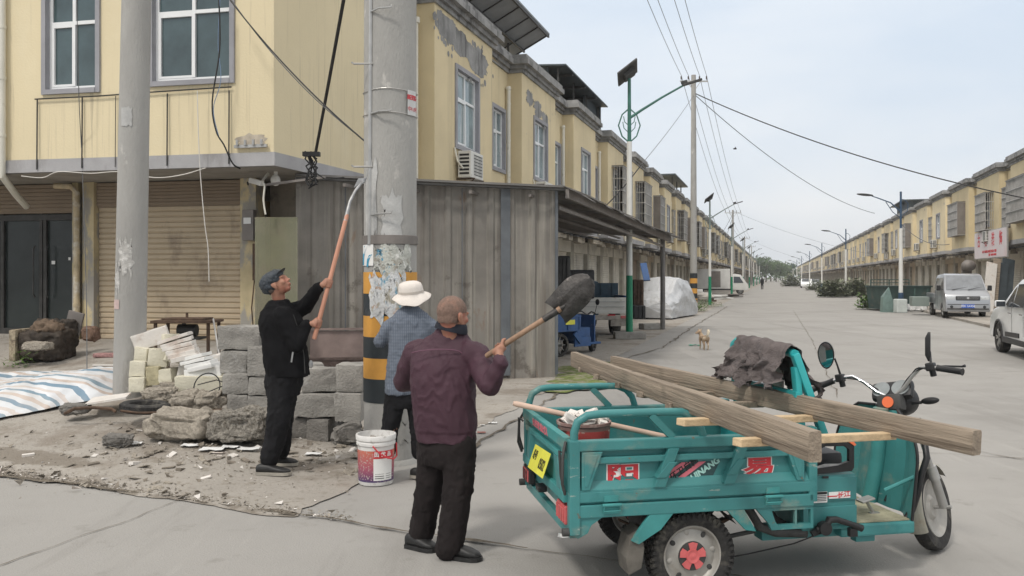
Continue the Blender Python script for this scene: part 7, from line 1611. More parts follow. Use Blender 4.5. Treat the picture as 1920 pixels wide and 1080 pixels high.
c = at(164, 628, 12.7); boulder('wrapped_bundle', 150, 612, 178, 640, 12.6, .2, 'small brown bundle at the foot of the pipe and column', mat('bundle', (.16, .10, .07), .9, var=.4, scale=9), 9, .03)
c = at(205, 645, 12.6); m = MB(c); m.cbox((c.x, c.y, gz(c.x, c.y) + .04), (.42, .18, .06), .02); tag(m.build('pink_sack', mat('pink_sack', (.35, .20, .19), .9, var=.4, scale=16, bump=.6), loc=c), 'flat pinkish sack lying before the tan shutter', 'sack')
c = at(195, 656, 11.9); m = MB(c); m.box((c.x, c.y, gz(c.x, c.y) + .03), (.3, .06, .02)); tag(m.build('pale_lath', M_TILE, loc=c), 'short pale lath on the ground before the pinkish sack', 'lath')
# weeds
def weed(px, py, Y, n, h, sp, label, seed=0, mt=None):
    rnd = random.Random(seed); c = at(px, py, Y); c.z = gz(c.x, c.y) if Y < 15 else .01; m = MB(c)
    for i in range(n):
        a = rnd.uniform(0, 6.28); r0 = sp * rnd.random() ** .6; p = c + Vector((r0 * math.cos(a), r0 * .6 * math.sin(a), 0)); hh = h * rnd.uniform(.4, 1) * (1 - .5 * r0 / sp); b = rnd.uniform(0, 6.28)
        for k in range(5):
            q = p + Vector((rnd.uniform(-.3, .3) * hh, rnd.uniform(-.3, .3) * hh, hh * (k + .5) / 5)); d = Vector((math.cos(b + k * 2.4), math.sin(b + k * 2.4), rnd.uniform(-.2, .8))).normalized(); e = d.cross(UPZ).normalized(); L_ = min(.45, hh * rnd.uniform(.22, .42)); w_ = L_ * .26
            m.add([q, q + d * L_ * .5 + e * w_, q + d * L_, q + d * L_ * .5 - e * w_], [(0, 1, 2, 3)])
    return tag(m.build('weeds', mt or M_LEAFW, loc=c), label, 'weeds')
weed(28, 655, 12.2, 26, .35, .25, 'spiky green weed beside the glass shop door', 1)
weed(1288, 584, 42.5, 260, .75, 1.0, 'bright green weeds at the foot of the striped utility pole', 2); weed(1322, 572, 49, 160, .5, 1.1, 'low green weeds between utility pole and second solar lamp', 3)
weed(1645, 577, 45, 300, 1.3, 1.1, 'bright green bush left of the green metal bins on the right pavement', 4)
M_BUSH = mat('dark_bush_leaves', (.20, .225, .15), .8, var=.5, scale=2, world=True)
weed(1562, 556, 72, 700, 1.7, 1.3, 'dark tall bush around the second right street lamp', 5, M_BUSH); weed(1604, 553, 74, 500, 1.9, 1.0, 'dark shrub in front of the right shutters', 6, M_BUSH); weed(1535, 545, 108, 400, 1.6, 1.6, 'dark shrub by the third right street lamp', 7, M_BUSH); weed(1483, 538, 150, 300, 3.0, 1.8, 'dark bush where the parked far cars begin', 8, M_BUSH)
# tarp
n1, n2 = 110, 90; V = []; ST_ = []; 
def tz(x, y): return gz(x, y)
cA, cB, cC, cD = at(-60, 700, 0) if False else (-8.6, 11.9), (-4.72, 11.5), (-5.0, 9.55), (-6.0, 7.9)
cA, cB, cC, cD = (-9.5, 12.2), (-4.55, 11.35), (-4.62, 9.75), (-7.4, 7.9)
tp_mb = MB((-6.2, 10, 0)); pts = []; sv_ = []
for i in range(n1 + 1):
    for j in range(n2 + 1):
        u, v = i / n1, j / n2; x = (1 - v) * ((1 - u) * cA[0] + u * cB[0]) + v * ((1 - u) * cD[0] + u * cC[0]); y = (1 - v) * ((1 - u) * cA[1] + u * cB[1]) + v * ((1 - u) * cD[1] + u * cC[1])
        x += .08 * fbm((v * 4, 1, 0)); y += .07 * fbm((u * 5, 2, 0)) * (1 + v)
        lump = .20 * math.exp(-(((x + 5.25) / .9) ** 2 + ((y - 10.2) / .8) ** 2)) + .10 * math.exp(-(((x + 6.6) / 1.2) ** 2 + ((y - 9.6) / .6) ** 2))
        wr = .07 * abs(fbm((x * 1.6 + y * 1.2, y * 1.3 - x * .8, 3))) + .02 * abs(fbm((x * 6, y * 6, 3))) + .022 * abs(math.sin((x * 1.2 + y * 1.0) * 3.0 + 3 * fbm((x * .9, y * .9, 5)))) ** 3
        e_ = min(u, 1 - u, v, 1 - v); pts.append((x, y, tz(x, y) + .035 + (lump + wr) * min(1, e_ * 9 + .15)))
        sv_.append((x * .30 + y * .95 + .20 * fbm((x * .7, y * .7, 8)) + (lump + wr) * 2.2) / .62)
tp_mb.add(pts, [(i * (n2 + 1) + j, (i + 1) * (n2 + 1) + j, (i + 1) * (n2 + 1) + j + 1, i * (n2 + 1) + j + 1) for i in range(n1) for j in range(n2)])
tm = tp_mb.mesh('striped_tarp', M_TARP, 'all'); at_ = tm.attributes.new('stripe', 'FLOAT', 'POINT'); at_.data.foreach_set('value', [s + 50 for s in sv_]); tag(link('striped_tarp', tm, loc=(-6.2, 10, 0)), 'blue and white striped woven tarp spread on the ground before the shop', 'tarp')

# paint bucket in front of the pole
c = at(705, 884, 0); YBk = 7.0; c = Vector((at(705, 0, 7.05).x, 7.05, gz(at(705, 0, 7.05).x, 7.05) + .005)); K = 1600 / 7.05
pb = thing('paint_bucket', 'white paint bucket with red and purple label and red handle, standing before the striped pole', 'bucket', c)
m = MB(); h = .405; m.lathe([(0, 0), (.138, 0), (.142, .01), (.150, h * .78), (.160, h * .80), (.160, h * .85), (.153, h * .87), (.164, h * .90), (.166, h * .985), (.162, h), (.152, h), (.150, h * .9), (.146, h * .8), (0, h * .78)], 48); bb = m.build('body', M_BUCKW, pb, smooth=True)
M_LBL = bpy.data.materials.new('bucket_label_print'); M_LBL.use_nodes = True; n_ = M_LBL.node_tree; bs = n_.nodes['Principled BSDF']; tcn = n_.nodes.new('ShaderNodeTexCoord'); sp_ = n_.nodes.new('ShaderNodeSeparateXYZ'); n_.links.new(tcn.outputs['Object'], sp_.inputs[0])
rr_ = n_.nodes.new('ShaderNodeValToRGB'); mrn = n_.nodes.new('ShaderNodeMapRange'); mrn.inputs['From Min'].default_value = .03; mrn.inputs['From Max'].default_value = .28; n_.links.new(sp_.outputs['Z'], mrn.inputs[0]); n_.links.new(mrn.outputs[0], rr_.inputs[0])
rr_.color_ramp.elements[0].color = (.05, .035, .12, 1); rr_.color_ramp.elements[1].color = (.50, .14, .09, 1); e = rr_.color_ramp.elements.new(.45); e.color = (.34, .08, .12, 1)
nz_ = n_.nodes.new('ShaderNodeTexNoise'); nz_.inputs['Scale'].default_value = 70; n_.links.new(tcn.outputs['Object'], nz_.inputs['Vector']); r5 = n_.nodes.new('ShaderNodeValToRGB'); r5.color_ramp.elements[0].position = .56; r5.color_ramp.elements[1].position = .66; n_.links.new(nz_.outputs['Fac'], r5.inputs[0])
mxn = n_.nodes.new('ShaderNodeMix'); mxn.data_type = 'RGBA'; n_.links.new(r5.outputs[0], mxn.inputs['Factor']); n_.links.new(rr_.outputs[0], mxn.inputs[6]); mxn.inputs[7].default_value = (.42, .36, .33, 1); n_.links.new(mxn.outputs[2], bs.inputs['Base Color'])
def cone_patch(r0, z0, r1, z1, a0, a1, n=16):
    mb = MB(); mb.lathe([(r0, z0), (r1, z1)], n, None, a0, a1); return mb
rb = lambda z: .142 + .0095 * z / (.405 * .78) 
o = cone_patch(rb(.03) + .001, .03, rb(.285) + .001, .285, 0, 2 * math.pi - .001, 48).build('label', M_LBL, bb, smooth=True)
o2 = cone_patch(rb(.225) + .002, .225, rb(.285) + .002, .285, -1.55, -.35, 16).build('red_panel', M_RED, bb, smooth=True)
o3 = cone_patch(rb(.045) + .002, .045, rb(.222) + .002, .222, -1.55, -.40, 16).build('text_panel', M_STW, bb, smooth=True)
m = MB()
for k in range(9): m.lathe([(rb(.06) + .003, .06 + k * .017), (rb(.06) + .0032, .066 + k * .017)], 8, None, -1.48, -.95); m.lathe([(rb(.06) + .003, .06 + k * .017), (rb(.06) + .0032, .064 + k * .017)], 6, None, -.85, -.5)
m.build('fine_print', M_CHASSIS, o3)
m = MB()
for i, ch in enumerate('国优品'): a = -1.38 + i * .36; n = Vector((math.cos(a), math.sin(a), 0)); text_mesh(m, ch, .042, frame3(n * (rb(.25) + .0035) + UPZ * .256, UPZ.cross(n), UPZ), .001, .001)
m.build('white_letters', M_STW, o2)
m = MB(); m.tube([(.0, -.168, .33), (.06, -.178, .27), (.12, -.165, .235), (.16, -.10, .215), (.172, 0, .22), (.168, .0, .33)], .006, 8); m.build('handle', M_RED, bb, smooth=True)
m = MB(); rnd = random.Random(9)
for k in range(40): a = rnd.uniform(0, 6.28); r_ = rnd.uniform(0, .13); m.cbox((r_ * math.cos(a), r_ * math.sin(a), h * .80 + rnd.uniform(0, .03)), (rnd.uniform(.02, .06), rnd.uniform(.02, .05), rnd.uniform(.006, .02)), .003, rz=rnd.uniform(0, 3), rx=rnd.uniform(-.5, .5))
o = m.build('paper_peelings', mat('peelings', (.24, .21, .18), .95, var=.6, scale=30), None, loc=c); tag(o, 'brownish paper peelings inside the white paint bucket', 'peelings', kind='stuff')

# scattered paper scraps and chips
scr = [(246, 828, 40, 10, 'white-blue crumpled paper at the left tip of the debris', 1), (358, 833, 34, 10, 'white paper scrap before the large broken slab', 2), (432, 838, 34, 9, 'white plaster flake before the gravelly slab', 3), (466, 842, 40, 8, 'long pale plaster flake near the shoes of the man in black', 4),
       (398, 842, 44, 8, 'dirty pale sheet between two white scraps', 5), (588, 852, 30, 7, 'pale flake on the ground left of the paint bucket', 6), (662, 826, 18, 8, 'small white chip left of the pole base', 7), (924, 794, 16, 10, 'small grey splinter on the concrete right of the man in plum', 8), (903, 812, 16, 8, 'reddish wrapper on the concrete right of the man in plum', 9), (905, 798, 9, 5, 'tiny white scrap above the reddish wrapper', 10), (1303, 648, 22, 5, 'green scrap on the road left of the dog', 11)]
for (px, py, w_, h_, lab, sd) in scr:
    gg_ = 0
    for _ in range(4): Y = (CAMH - gg_) * FOC / (py - 520); x = at(px, py, Y).x; gg_ = gz(x, Y) + (.026 if x < TAN * Y - 3.4 else .006)
    c = Vector((x, Y, gg_ + .004)); W_ = w_ / FOC * Y; D_ = W_ * .6; m = MB(c); P = []
    for j in range(4):
        for i in range(5): P.append(c + Vector(((i / 4 - .5) * W_ * (1 + .2 * fbm((sd, j, i))), (j / 3 - .5) * D_ + .1 * W_ * fbm((i, sd, j)), .004 + .05 * W_ * 3 * abs(fbm((i * .7 + sd * 3, j * .9, sd))))))
    m.add(P, [(j * 5 + i, j * 5 + i + 1, j * 5 + i + 6, j * 5 + i + 5) for j in range(3) for i in range(4)]); m.add([q + Vector((0, 0, -.003)) for q in P], [(j * 5 + i, j * 5 + i + 5, j * 5 + i + 6, j * 5 + i + 1) for j in range(3) for i in range(4)])
    tag(m.build('paper_scrap', mat('green_scrap', (.02, .22, .14), .6) if sd == 11 else (mat('red_scrap', (.3, .12, .1), .8) if sd == 9 else M_PAPER), loc=c), lab, 'scrap')
def gt(x, y): return gz(x, y) + .013 + .012 * abs(fbm((x * 2.3, y * 2.3, 0))) + .004 * fbm((x * 9, y * 9, 1))
rnd = random.Random(11); m = MB((-2, 8, 0)); cols_ = []
for k in range(3600):
    r_ = rnd.random()
    if r_ < .35: s_ = rnd.uniform(0, 1); a = Vector((-4.6, 7.4)).lerp(Vector((-.6, 5.65)), s_); x, y = a.x + rnd.gauss(0, .05), a.y + abs(rnd.gauss(0, .09))
    elif r_ < .75: x, y = rnd.gauss(-2.6, .85), rnd.gauss(8.0, .5)
    else: x, y = rnd.uniform(-5.5, -1), rnd.uniform(6.4, 10.4)
    if x > TAN * y - 3.3 and x > -1.1: continue
    s_ = rnd.uniform(.004, .016) if rnd.random() < .93 else rnd.uniform(.02, .05); z = gt(x, y) + s_ * .2
    m.mi = rnd.choice((0, 0, 1, 1, 1, 0, 0, 2)); q = [Vector((x, y, z)) + Vector((rnd.uniform(-1, 1), rnd.uniform(-1, 1), rnd.uniform(-.4, .6))) * s_ for _ in range(4)]; m.add(q, [(0, 1, 2), (0, 2, 3), (0, 3, 1), (1, 3, 2)])
for k in range(170):
    x, y = rnd.gauss(-2.4, .9), rnd.gauss(7.75, .38) if k % 3 else rnd.gauss(8.6, .5)
    if x > -1.15 or y < 6.7: continue
    s_ = rnd.uniform(.015, .055); z = gt(x, y) + s_ * .15; a = rnd.uniform(0, 6.28); m.mi = rnd.choice((0, 0, 2, 1, 1, 0)); m.cbox((x, y, z), (s_ * 2, s_ * rnd.uniform(.6, 1.4), s_ * rnd.uniform(.15, .6)), .002, rz=a, rx=rnd.uniform(-.4, .4), ry=rnd.uniform(-.3, .3))
tag(m.build('gravel_chips', [M_RUBBLE, M_DIRT, M_TILE], loc=(-2, 8, 0)), 'small chips, gravel and dirt scattered round the blocks and along the road seam', 'gravel', kind='stuff')

# ================================================================ DOG
DY = 20.0; c = Vector((at(1320, 0, DY).x, DY, .004)); dg_ = thing('dog', 'small tan dog with curled pale tail standing on the road', 'dog', c)
m = MB(); f = Vector((-.12, 1, 0)).normalized(); r_ = Vector((f.y, -f.x, 0))
def D(fw, sd, z): return f * fw + r_ * sd + UPZ * z
m.loft([(D(-.17, 0, .27), r_ * .035, UPZ * .05), (D(-.12, 0, .275), r_ * .062, UPZ * .07), (D(0, 0, .27), r_ * .06, UPZ * .068), (D(.12, 0, .265), r_ * .068, UPZ * .085), (D(.19, 0, .28), r_ * .045, UPZ * .06)], 16) if False else None
m.chain([D(-.14, 0, .285), D(-.05, 0, .275), D(.06, 0, .27), D(.15, 0, .275)], [.066, .062, .066, .072])
m.chain([D(.15, 0, .30), D(.20, -.02, .36), D(.20, -.04, .41)], [.055, .045, .046]); m.chain([D(.19, -.05, .41), D(.17, -.11, .39), D(.16, -.145, .38)], [.048, .028, .018])
for sd in (-1, 1):
    m.chain([D(-.13, sd * .04, .27), D(-.10, sd * .048, .19), D(-.165, sd * .045, .12), D(-.15, sd * .045, .02), D(-.13, sd * .045, .012)], [.052, .034, .017, .014, .016]); m.chain([D(.14, sd * .045, .25), D(.13, sd * .045, .14), D(.14, sd * .045, .02), D(.155, sd * .045, .012)], [.035, .02, .014, .016])
    m.chain([D(.195, -.03 + sd * .028, .45), D(.20, -.03 + sd * .036, .485)], [.018, .006])
M_FUR = mat('tan_fur', (.36, .26, .17), .9, var=.25, scale=16, bump=.6, bscale=90, stain=(.56, .46, .34, .9), sfac=.55, sscale=7)
db = body('body', m, M_FUR, dg_, .010, 2)
m = MB(); m.chain([D(-.18, 0, .30), D(-.22, .01, .36), D(-.20, .035, .42), D(-.15, .05, .455), D(-.11, .045, .44)], [.022, .030, .036, .034, .02]); body('tail', m, mat('pale_fur', (.60, .52, .40), .95, var=.2, scale=20, bump=.6, bscale=90), dg_, .010, 1)
m = MB()
for (px_, py_, pz_) in ((.16, -.15, .383), (.20, -.095, .415)): m.ell(D(px_, py_, pz_), (.009, .009, .009), 8, 6)
m.build('nose', M_BLACK, dg_)

# ================================================================ VEHICLES
def car_wheels(t, xs, hw, R_, wd, alloy=True):
    for x in xs:
        for sg in (-1, 1):
            T_ = Matrix.Translation((x, sg * (hw - wd / 2), R_)) @ Matrix.Rotation(R(90), 4, 'X'); m = MB()
            m.lathe([(R_ * .66, -wd / 2 + .01), (R_ * .9, -wd / 2), (R_, -wd * .3), (R_, wd * .3), (R_ * .9, wd / 2), (R_ * .66, wd / 2 - .01)], 32, T_); w_ = m.build('wheel', M_RUB, t, smooth=True)
            q = MB(); f = -sg * -1
            for s2 in (-1, 1): q.lathe([(R_ * .67, s2 * (wd / 2 - .012)), (R_ * .62, s2 * (wd / 2 - .02)), (R_ * .58, s2 * wd * .2), (0, s2 * wd * .16)], 28, T_)
            q.build('rim', M_CHASSIS, w_, smooth=True)
            q = MB()
            for i in range(5):
                a = 2 * math.pi * i / 5
                for da in (-.16, .16): q.bar((R_ * .10 * math.cos(a), R_ * .10 * math.sin(a), -wd * .36 * sg * -1 * -1), (R_ * .60 * math.cos(a + da), R_ * .60 * math.sin(a + da), -wd * .42 * sg), .03, .02, T=T_)
            q.build('spokes', M_ALU, w_)
def arches(poly_top, xs, R_, zb, xr, xf):
    """closed side outline with wheel arches along its lower edge"""
    P = list(poly_top); low = []; cx = sorted(xs)
    low.append((xr, zb))
    for x in cx:
        ra = R_ + .055
        for k in range(9): a = math.pi - math.pi * k / 8; zz = R_ + ra * math.sin(a); low.append((x + ra * math.cos(a), max(zb, zz) if 0 < k < 8 else zb))
    low.append((xf, zb)); return P + low[::-1]
def car_body(t, prof, hw, mt, bev=.05, tum=.10, belt=None):
    """extrude a side profile, then narrow it towards the roof"""
    m = MB(); m.prism(prof, -hw, hw); me = m.mesh('body', mt, False, bev); bm = bmesh.new(); bm.from_mesh(me)
    for v in bm.verts:
        if belt and v.co.z > belt: v.co.y *= 1 - tum * (v.co.z - belt) / .6
    bm.to_mesh(me); bm.free(); me.polygons.foreach_set('use_smooth', [True] * len(me.polygons))
    try: me.set_sharp_from_angle(angle=R(32))
    except Exception: pass
    return link('body', me, t)
def side_pt(x, z, hw, sg, belt, tum, pr=.006): return (x, sg * (hw * (1 - tum * max(0, z - belt) / .6) + pr), z)
def side_panel(t, nm, poly, hw, sg, belt, tum, mt, pr=.006):
    m = MB(); P = [side_pt(x, z, hw, sg, belt, tum, pr) for x, z in poly]; m.add(P, [list(range(len(P)))]); return m.build(nm, mt, t)
# --- white SUV, driving away: front is the far end
sc_ = Vector((at(1870, 0, 19.4).x, 19.4, 0)) ; LFTN = -N; HWS = .90
fwL = sc_ + N * .12; ctr = fwL + N * (HWS - .1); rear0 = ctr - U * 2.65
sv_ = thing('white_suv', 'white SUV cut off by the right picture edge, parked facing down the street', 'car', (rear0.x, rear0.y, 0), math.atan2(U.y, U.x))
top_ = [(-.85, .50), (-.88, .95), (-.80, 1.15), (-.62, 1.55), (-.45, 1.66), (.6, 1.70), (1.35, 1.66), (1.70, 1.52), (2.35, 1.10), (3.10, .98), (3.42, .82), (3.50, .62), (3.48, .38)]
pf = arches(top_[::1], (0, 2.65), .335, .30, -.83, 3.46); sb_ = car_body(sv_, pf, HWS, M_SUV, .05, .17, 1.02)
for sg in (-1, 1):
    side_panel(sv_, 'side_window', [(-.35, 1.12), (.55, 1.08), (.55, 1.56), (-.30, 1.52)], HWS, sg, 1.02, .17, M_CGLASS); side_panel(sv_, 'side_window', [(.63, 1.08), (1.45, 1.06), (1.45, 1.55), (.63, 1.58)], HWS, sg, 1.02, .17, M_CGLASS); side_panel(sv_, 'side_window', [(1.52, 1.06), (2.12, 1.06), (1.70, 1.42), (1.52, 1.52)], HWS, sg, 1.02, .17, M_CGLASS)
    m = MB(); m.bar((.42, sg * (HWS + .005), .33), (2.23, sg * (HWS + .005), .33), .05, .12, b=.02); m.build('side_skirt', M_BLACK, sv_); m = MB(); m.bar((.9, sg * (HWS + .004), .48), (2.0, sg * (HWS + .004), .46), .03, .10, b=.01); m.build('door_trim', M_BLACK, sv_)
    for x in (0, 2.65): m = MB(); m.tube([(x + .40 * math.cos(a), sg * (HWS - .005), .335 + .40 * math.sin(a)) for a in [math.pi * k / 12 for k in range(13)]], .03, 6); m.build('arch_trim', M_BLACK, sv_)
    m = MB(); m.cbox((1.95, sg * (HWS + .12), 1.12), (.12, .22, .15), .04); m.bar((1.98, sg * (HWS - .02), 1.06), (1.98, sg * (HWS + .06), 1.08), .04, .04); mr = m.build('wing_mirror', M_SUV, sv_, smooth=True); m = MB(); m.box((1.885, sg * (HWS + .12), 1.12), (.006, .18, .11)); m.build('mirror_glass', M_CGLASS, mr)
    for x in (.85, 1.75): m = MB(); m.bar((x - .2, sg * (HWS + .012), .92), (x, sg * (HWS + .012), .925), .02, .03, b=.006); m.build('door_handle', M_CHROME, sv_)
    m = MB(); m.box((.60, sg * (HWS + .0015), .78), (.008, .004, .6)); m.box((1.50, sg * (HWS + .0015), .78), (.008, .004, .6)); m.build('door_gap', M_BLACK, sv_)
m = MB(); P = [(2.33, -.72, 1.115), (2.33, .72, 1.115), (1.73, .64, 1.52), (1.73, -.64, 1.52)]; m.add([(x + .012, y, z + .012) for x, y, z in P], [(0, 1, 2, 3)]); m.build('windscreen', M_CGLASS, sv_)
for sg in (-1, 1): m = MB(); m.cbox((3.36, sg * .72, .78), (.22, .30, .12), .04); m.build('headlight', M_GLASSP, sv_); m = MB(); m.cbox((-.86, sg * .70, 1.0), (.08, .28, .16), .03); m.build('tail_light', M_LAMPR, sv_)
car_wheels(sv_, (0, 2.65), HWS + .01, .335, .21)
# --- silver crew-cab pickup van facing us
fl_ = Vector((at(1764, 0, 35.8).x, 35.8, 0)); HWV = .82
vd = (-U); vctr = fl_ + N * HWV     # front axle centre
vn = thing('silver_pickup_van', 'silver crew-cab pickup van facing us on the right pavement with a blue number plate', 'pickup van', (vctr.x, vctr.y, 0), math.atan2(vd.y, vd.x))
# x forward; front axle at 0
top_ = [(-1.75, .55), (-1.75, 1.72), (-1.55, 1.80), (-.3, 1.86), (.05, 1.80), (.62, 1.16), (.95, 1.02), (1.04, .80), (1.06, .42)]
pf = arches(top_, (0.12,), .29, .30, -1.75, 1.04); car_body(vn, pf, HWV, M_VAN, .05, .14, 1.10)
m = MB(); m.cbox((-2.75, 0, .78), (1.95, 1.60, .44), .02); m.cbox((-2.7, 0, .48), (1.9, .9, .14), .02); m.build('load_bed', M_VAN, vn)
m = MB(); m.box((-2.75, 0, .995), (1.86, 1.5, .02)); m.build('bed_floor', M_BLACK, vn)
for sg in (-1, 1):
    side_panel(vn, 'side_window', [(-1.55, 1.20), (-.80, 1.20), (-.80, 1.66), (-1.50, 1.66)], HWV, sg, 1.10, .14, M_CGLASS); side_panel(vn, 'side_window', [(-.72, 1.20), (.32, 1.20), (-.05, 1.62), (-.20, 1.68), (-.72, 1.68)], HWV, sg, 1.10, .14, M_CGLASS)
    m = MB(); m.box((-.76, sg * (HWV + .001), .9), (.012, .004, .9)); m.box((.30, sg * (HWV + .001), .85), (.012, .004, .7)); m.build('door_gap', M_BLACK, vn)
    m = MB(); m.cbox((.28, sg * (HWV + .13), 1.26), (.10, .16, .22), .03); m.bar((.3, sg * (HWV - .02), 1.2), (.3, sg * (HWV + .08), 1.22), .03, .03); m.build('wing_mirror', M_BLACK, vn)
    m = MB(); m.cbox((.92, sg * .62, .86), (.26, .34, .16), .05); m.build('headlight', mat('headlight_lens', (.5, .52, .53), .12, var=.2, scale=14, spec=.8), vn, smooth=True)
    m = MB(); m.cyl((1.05, sg * .6, .5), (1.075, sg * .6, .5), .06, n=14); m.build('fog_lamp', M_CGLASS, vn)
m = MB(); P = [(.60, -.73, 1.175), (.60, .73, 1.175), (.07, .66, 1.775), (.07, -.66, 1.775)]; m.add([(x + .014, y, z + .012) for x, y, z in P], [(0, 1, 2, 3)]); m.build('windscreen', mat('reflecting_windscreen', (.16, .17, .18), .08, var=.3, scale=2, spec=.9), vn)
m = MB(); m.bar((.62, -.5, 1.19), (.50, .1, 1.30), .02, .02); m.bar((.62, .1, 1.19), (.50, .6, 1.30), .02, .02); m.build('wiper', M_BLACK, vn)
m = MB(); m.cbox((1.035, 0, .85), (.06, .88, .17), .02); g_ = m.build('grille', M_BLACK, vn); m = MB(); 
for k in range(3): m.box((1.064, 0, .82 + k * .04), (.006, .8, .008))
m.lathe([(.05, 0), (.05, .01), (0, .01)], 16, Matrix.Translation((1.065, 0, .86)) @ Matrix.Rotation(R(90), 4, 'Y')); m.build('badge', M_CHROME, g_)
m = MB(); m.cbox((1.06, 0, .53), (.03, .48, .15), .006); pn = m.build('number_plate', mat('blue_plate', (.02, .09, .42), .5, var=.1), vn); m = MB(); text_mesh(m, '皖K·3A958', .11, frame3((1.077, 0, .53), (0, 1, 0), (0, 0, 1)), .002, .001); m.build('plate_characters', M_STW, pn)
m = MB(); m.cbox((1.045, 0, .60), (.04, 1.5, .025), .008); m.cbox((1.05, 0, .42), (.05, 1.52, .06), .015); m.build('bumper_strip', M_CHASSIS, vn)
car_wheels(vn, (0.12, -2.7), HWV - .03, .29, .17)
# --- green bins and white box near the lamp
c = at(1671, 578, 42.0); c.z = .0; b_ = thing('green_skip', 'dark green metal skip behind the nearest right street lamp', 'skip', c, .25)
m = MB(); m.prism([(.15, .1), (2.5, .1), (2.75, 1.2), (0, 1.2)], .5, 1.9); m.box((1.38, 1.2, 1.24), (2.85, 1.5, .08)); m.build('body', mat('skip_green', (.035, .062, .057), .6, var=.3, scale=2, stain=(.1, .09, .07, .7), sfac=.55, sscale=3), b_)
m = MB(); 
for k in range(4): m.bar((.25 + k * .72, .48, .15), (.25 + k * .76, .48, 1.15), .05, .06, up=(1, 0, 0))
for z in (1.42, 1.58): m.bar((.2, 1.8, z), (2.5, 1.8, z), .04, .04)
for x in (.2, 1.3, 2.5): m.bar((x, 1.8, 1.25), (x, 1.8, 1.58), .04, .04, up=(1, 0, 0))
m.build('rib', mat('skip_rib', (.06, .11, .095), .6, var=.2), b_)
c = at(1668, 577, 41.4); c.z = 0; m = MB(c); m.add([c + Vector(v) for v in ((-.35, 0, 0), (.28, 0, 0), (.3, .3, 0), (-.35, .3, 0), (-.3, 0, .75), (-.02, .05, 1.25), (.26, .05, .35), (-.3, .3, .75))], [(0, 1, 6, 5, 4), (1, 2, 6), (2, 3, 7, 5, 6), (0, 4, 7, 3), (4, 5, 7), (0, 3, 2, 1)]); tag(m.build('green_glass_rack', mat('pale_green_sheet', (.16, .23, .21), .4, var=.2, scale=3), loc=c), 'pale green triangular sheet standing left of the white box', 'sheet')
c = at(1688, 580, 41.0); c.z = 0; m = MB(c); m.cbox((c.x, c.y, .33), (.5, .45, .66), .05); tag(m.build('white_box', mat('white_crate', (.5, .54, .52), .6, var=.12, scale=3), loc=c), 'white box with a dented front at the foot of the nearest right street lamp', 'box')
for i, (px_, lab) in enumerate(((1712, 'left white sack between the white box and the silver van'), (1723, 'middle white sack left of the silver van wheel'), (1733, 'right white sack touching the silver van bed'))): boulder('white_sack', px_ - 6, 570, px_ + 6, 583, 41.5, .35, lab, M_PAPER, 20 + i, .05, 0, .02)
m = MB(); m.cbox((-2.7, -1.25, .62), (.9, .7, .42), .02); m.build('side_flap', mat('grey_green_panel', (.20, .24, .22), .5, var=.1, scale=2), vn)
# leaning boards by the right house
c = at(1868, 580, 40.5); c.z = .1
for i, (px_, w_, mt_, lab) in enumerate(((1852, .5, M_TILE, 'pale board leaning foremost among boards right of the silver van'), (1862, .35, M_WOOD, 'brown timber leaning second among the boards by the right shop'), (1872, .6, M_SHEDB, 'dark blue sheet leaning behind the boards by the right shop'), (1884, .6, M_SHEDB, 'dark sheet leaning furthest right by the right shop'))):
    a = at(px_, 588, 40.5 + i * .25); m = MB(a); m.bar((a.x, a.y, .06), (a.x + .6, a.y + .7, 2.4 + .2 * (i % 2)), w_, .06, up=(0, 1, 0)); tag(m.build('leaning_board', mt_, loc=a), lab, 'board')
c = at(1816, 478 + 20, 44.0); m = MB(c); m.ell(c, (.35, .3, .3)); m.box(c + Vector((0, .2, -.5)), (.5, .1, .9)); tag(m.build('sheet_hood', M_CAGE, loc=c, smooth=True), 'grey round hood hanging under the right row left of the shop sign', 'hood')
# --- far parked cars on the right
def small_car(px_, Y, mt_, lab, grp=None, rz=None, L=4.3):
    c = at(px_, 0, Y); c.z = 0.0; t = thing('parked_car', lab, 'car', (c.x, c.y, 0), math.atan2(-U.y, -U.x) if rz is None else rz, grp)
    top_ = [(-.75, .5), (-.8, .95), (-.6, 1.02), (-.25, 1.42), (1.2, 1.46), (1.9, 1.02), (3.1, .90), (3.35, .6), (3.33, .35)]
    car_body(t, arches(top_, (0, 2.55), .31, .26, -.75, 3.33), .86, mt_, .05, .16, .95)
    for sg in (-1, 1): side_panel(t, 'side_window', [(-.2, 1.0), (1.7, 1.0), (1.15, 1.38), (-.1, 1.36)], .86, sg, .95, .16, M_CGLASS)
    m = MB(); m.add([(1.90, -.68, 1.03), (1.90, .68, 1.03), (1.25, .6, 1.44), (1.25, -.6, 1.44)], [(0, 1, 2, 3)]) ; m.v = [v + Vector((.015, 0, .012)) for v in m.v]; m.build('windscreen', M_CGLASS, t)
    car_wheels(t, (0, 2.55), .87, .31, .2); return t
small_car(1530, 118, M_SUV, 'small far white car parked nearest among the distant cars on the right'); small_car(1511, 140, M_SUV, 'second far white car parked on the right pavement'); small_car(1497, 165, M_SUV, 'third far white car on the right, left of the others', rz=math.atan2(-U.y, -U.x) + .4); small_car(1487, 190, M_VAN, 'farthest pale parked car near the trees on the right')
small_car(1478, 215, M_SUV, 'tiny pale car on the road at the vanishing point')
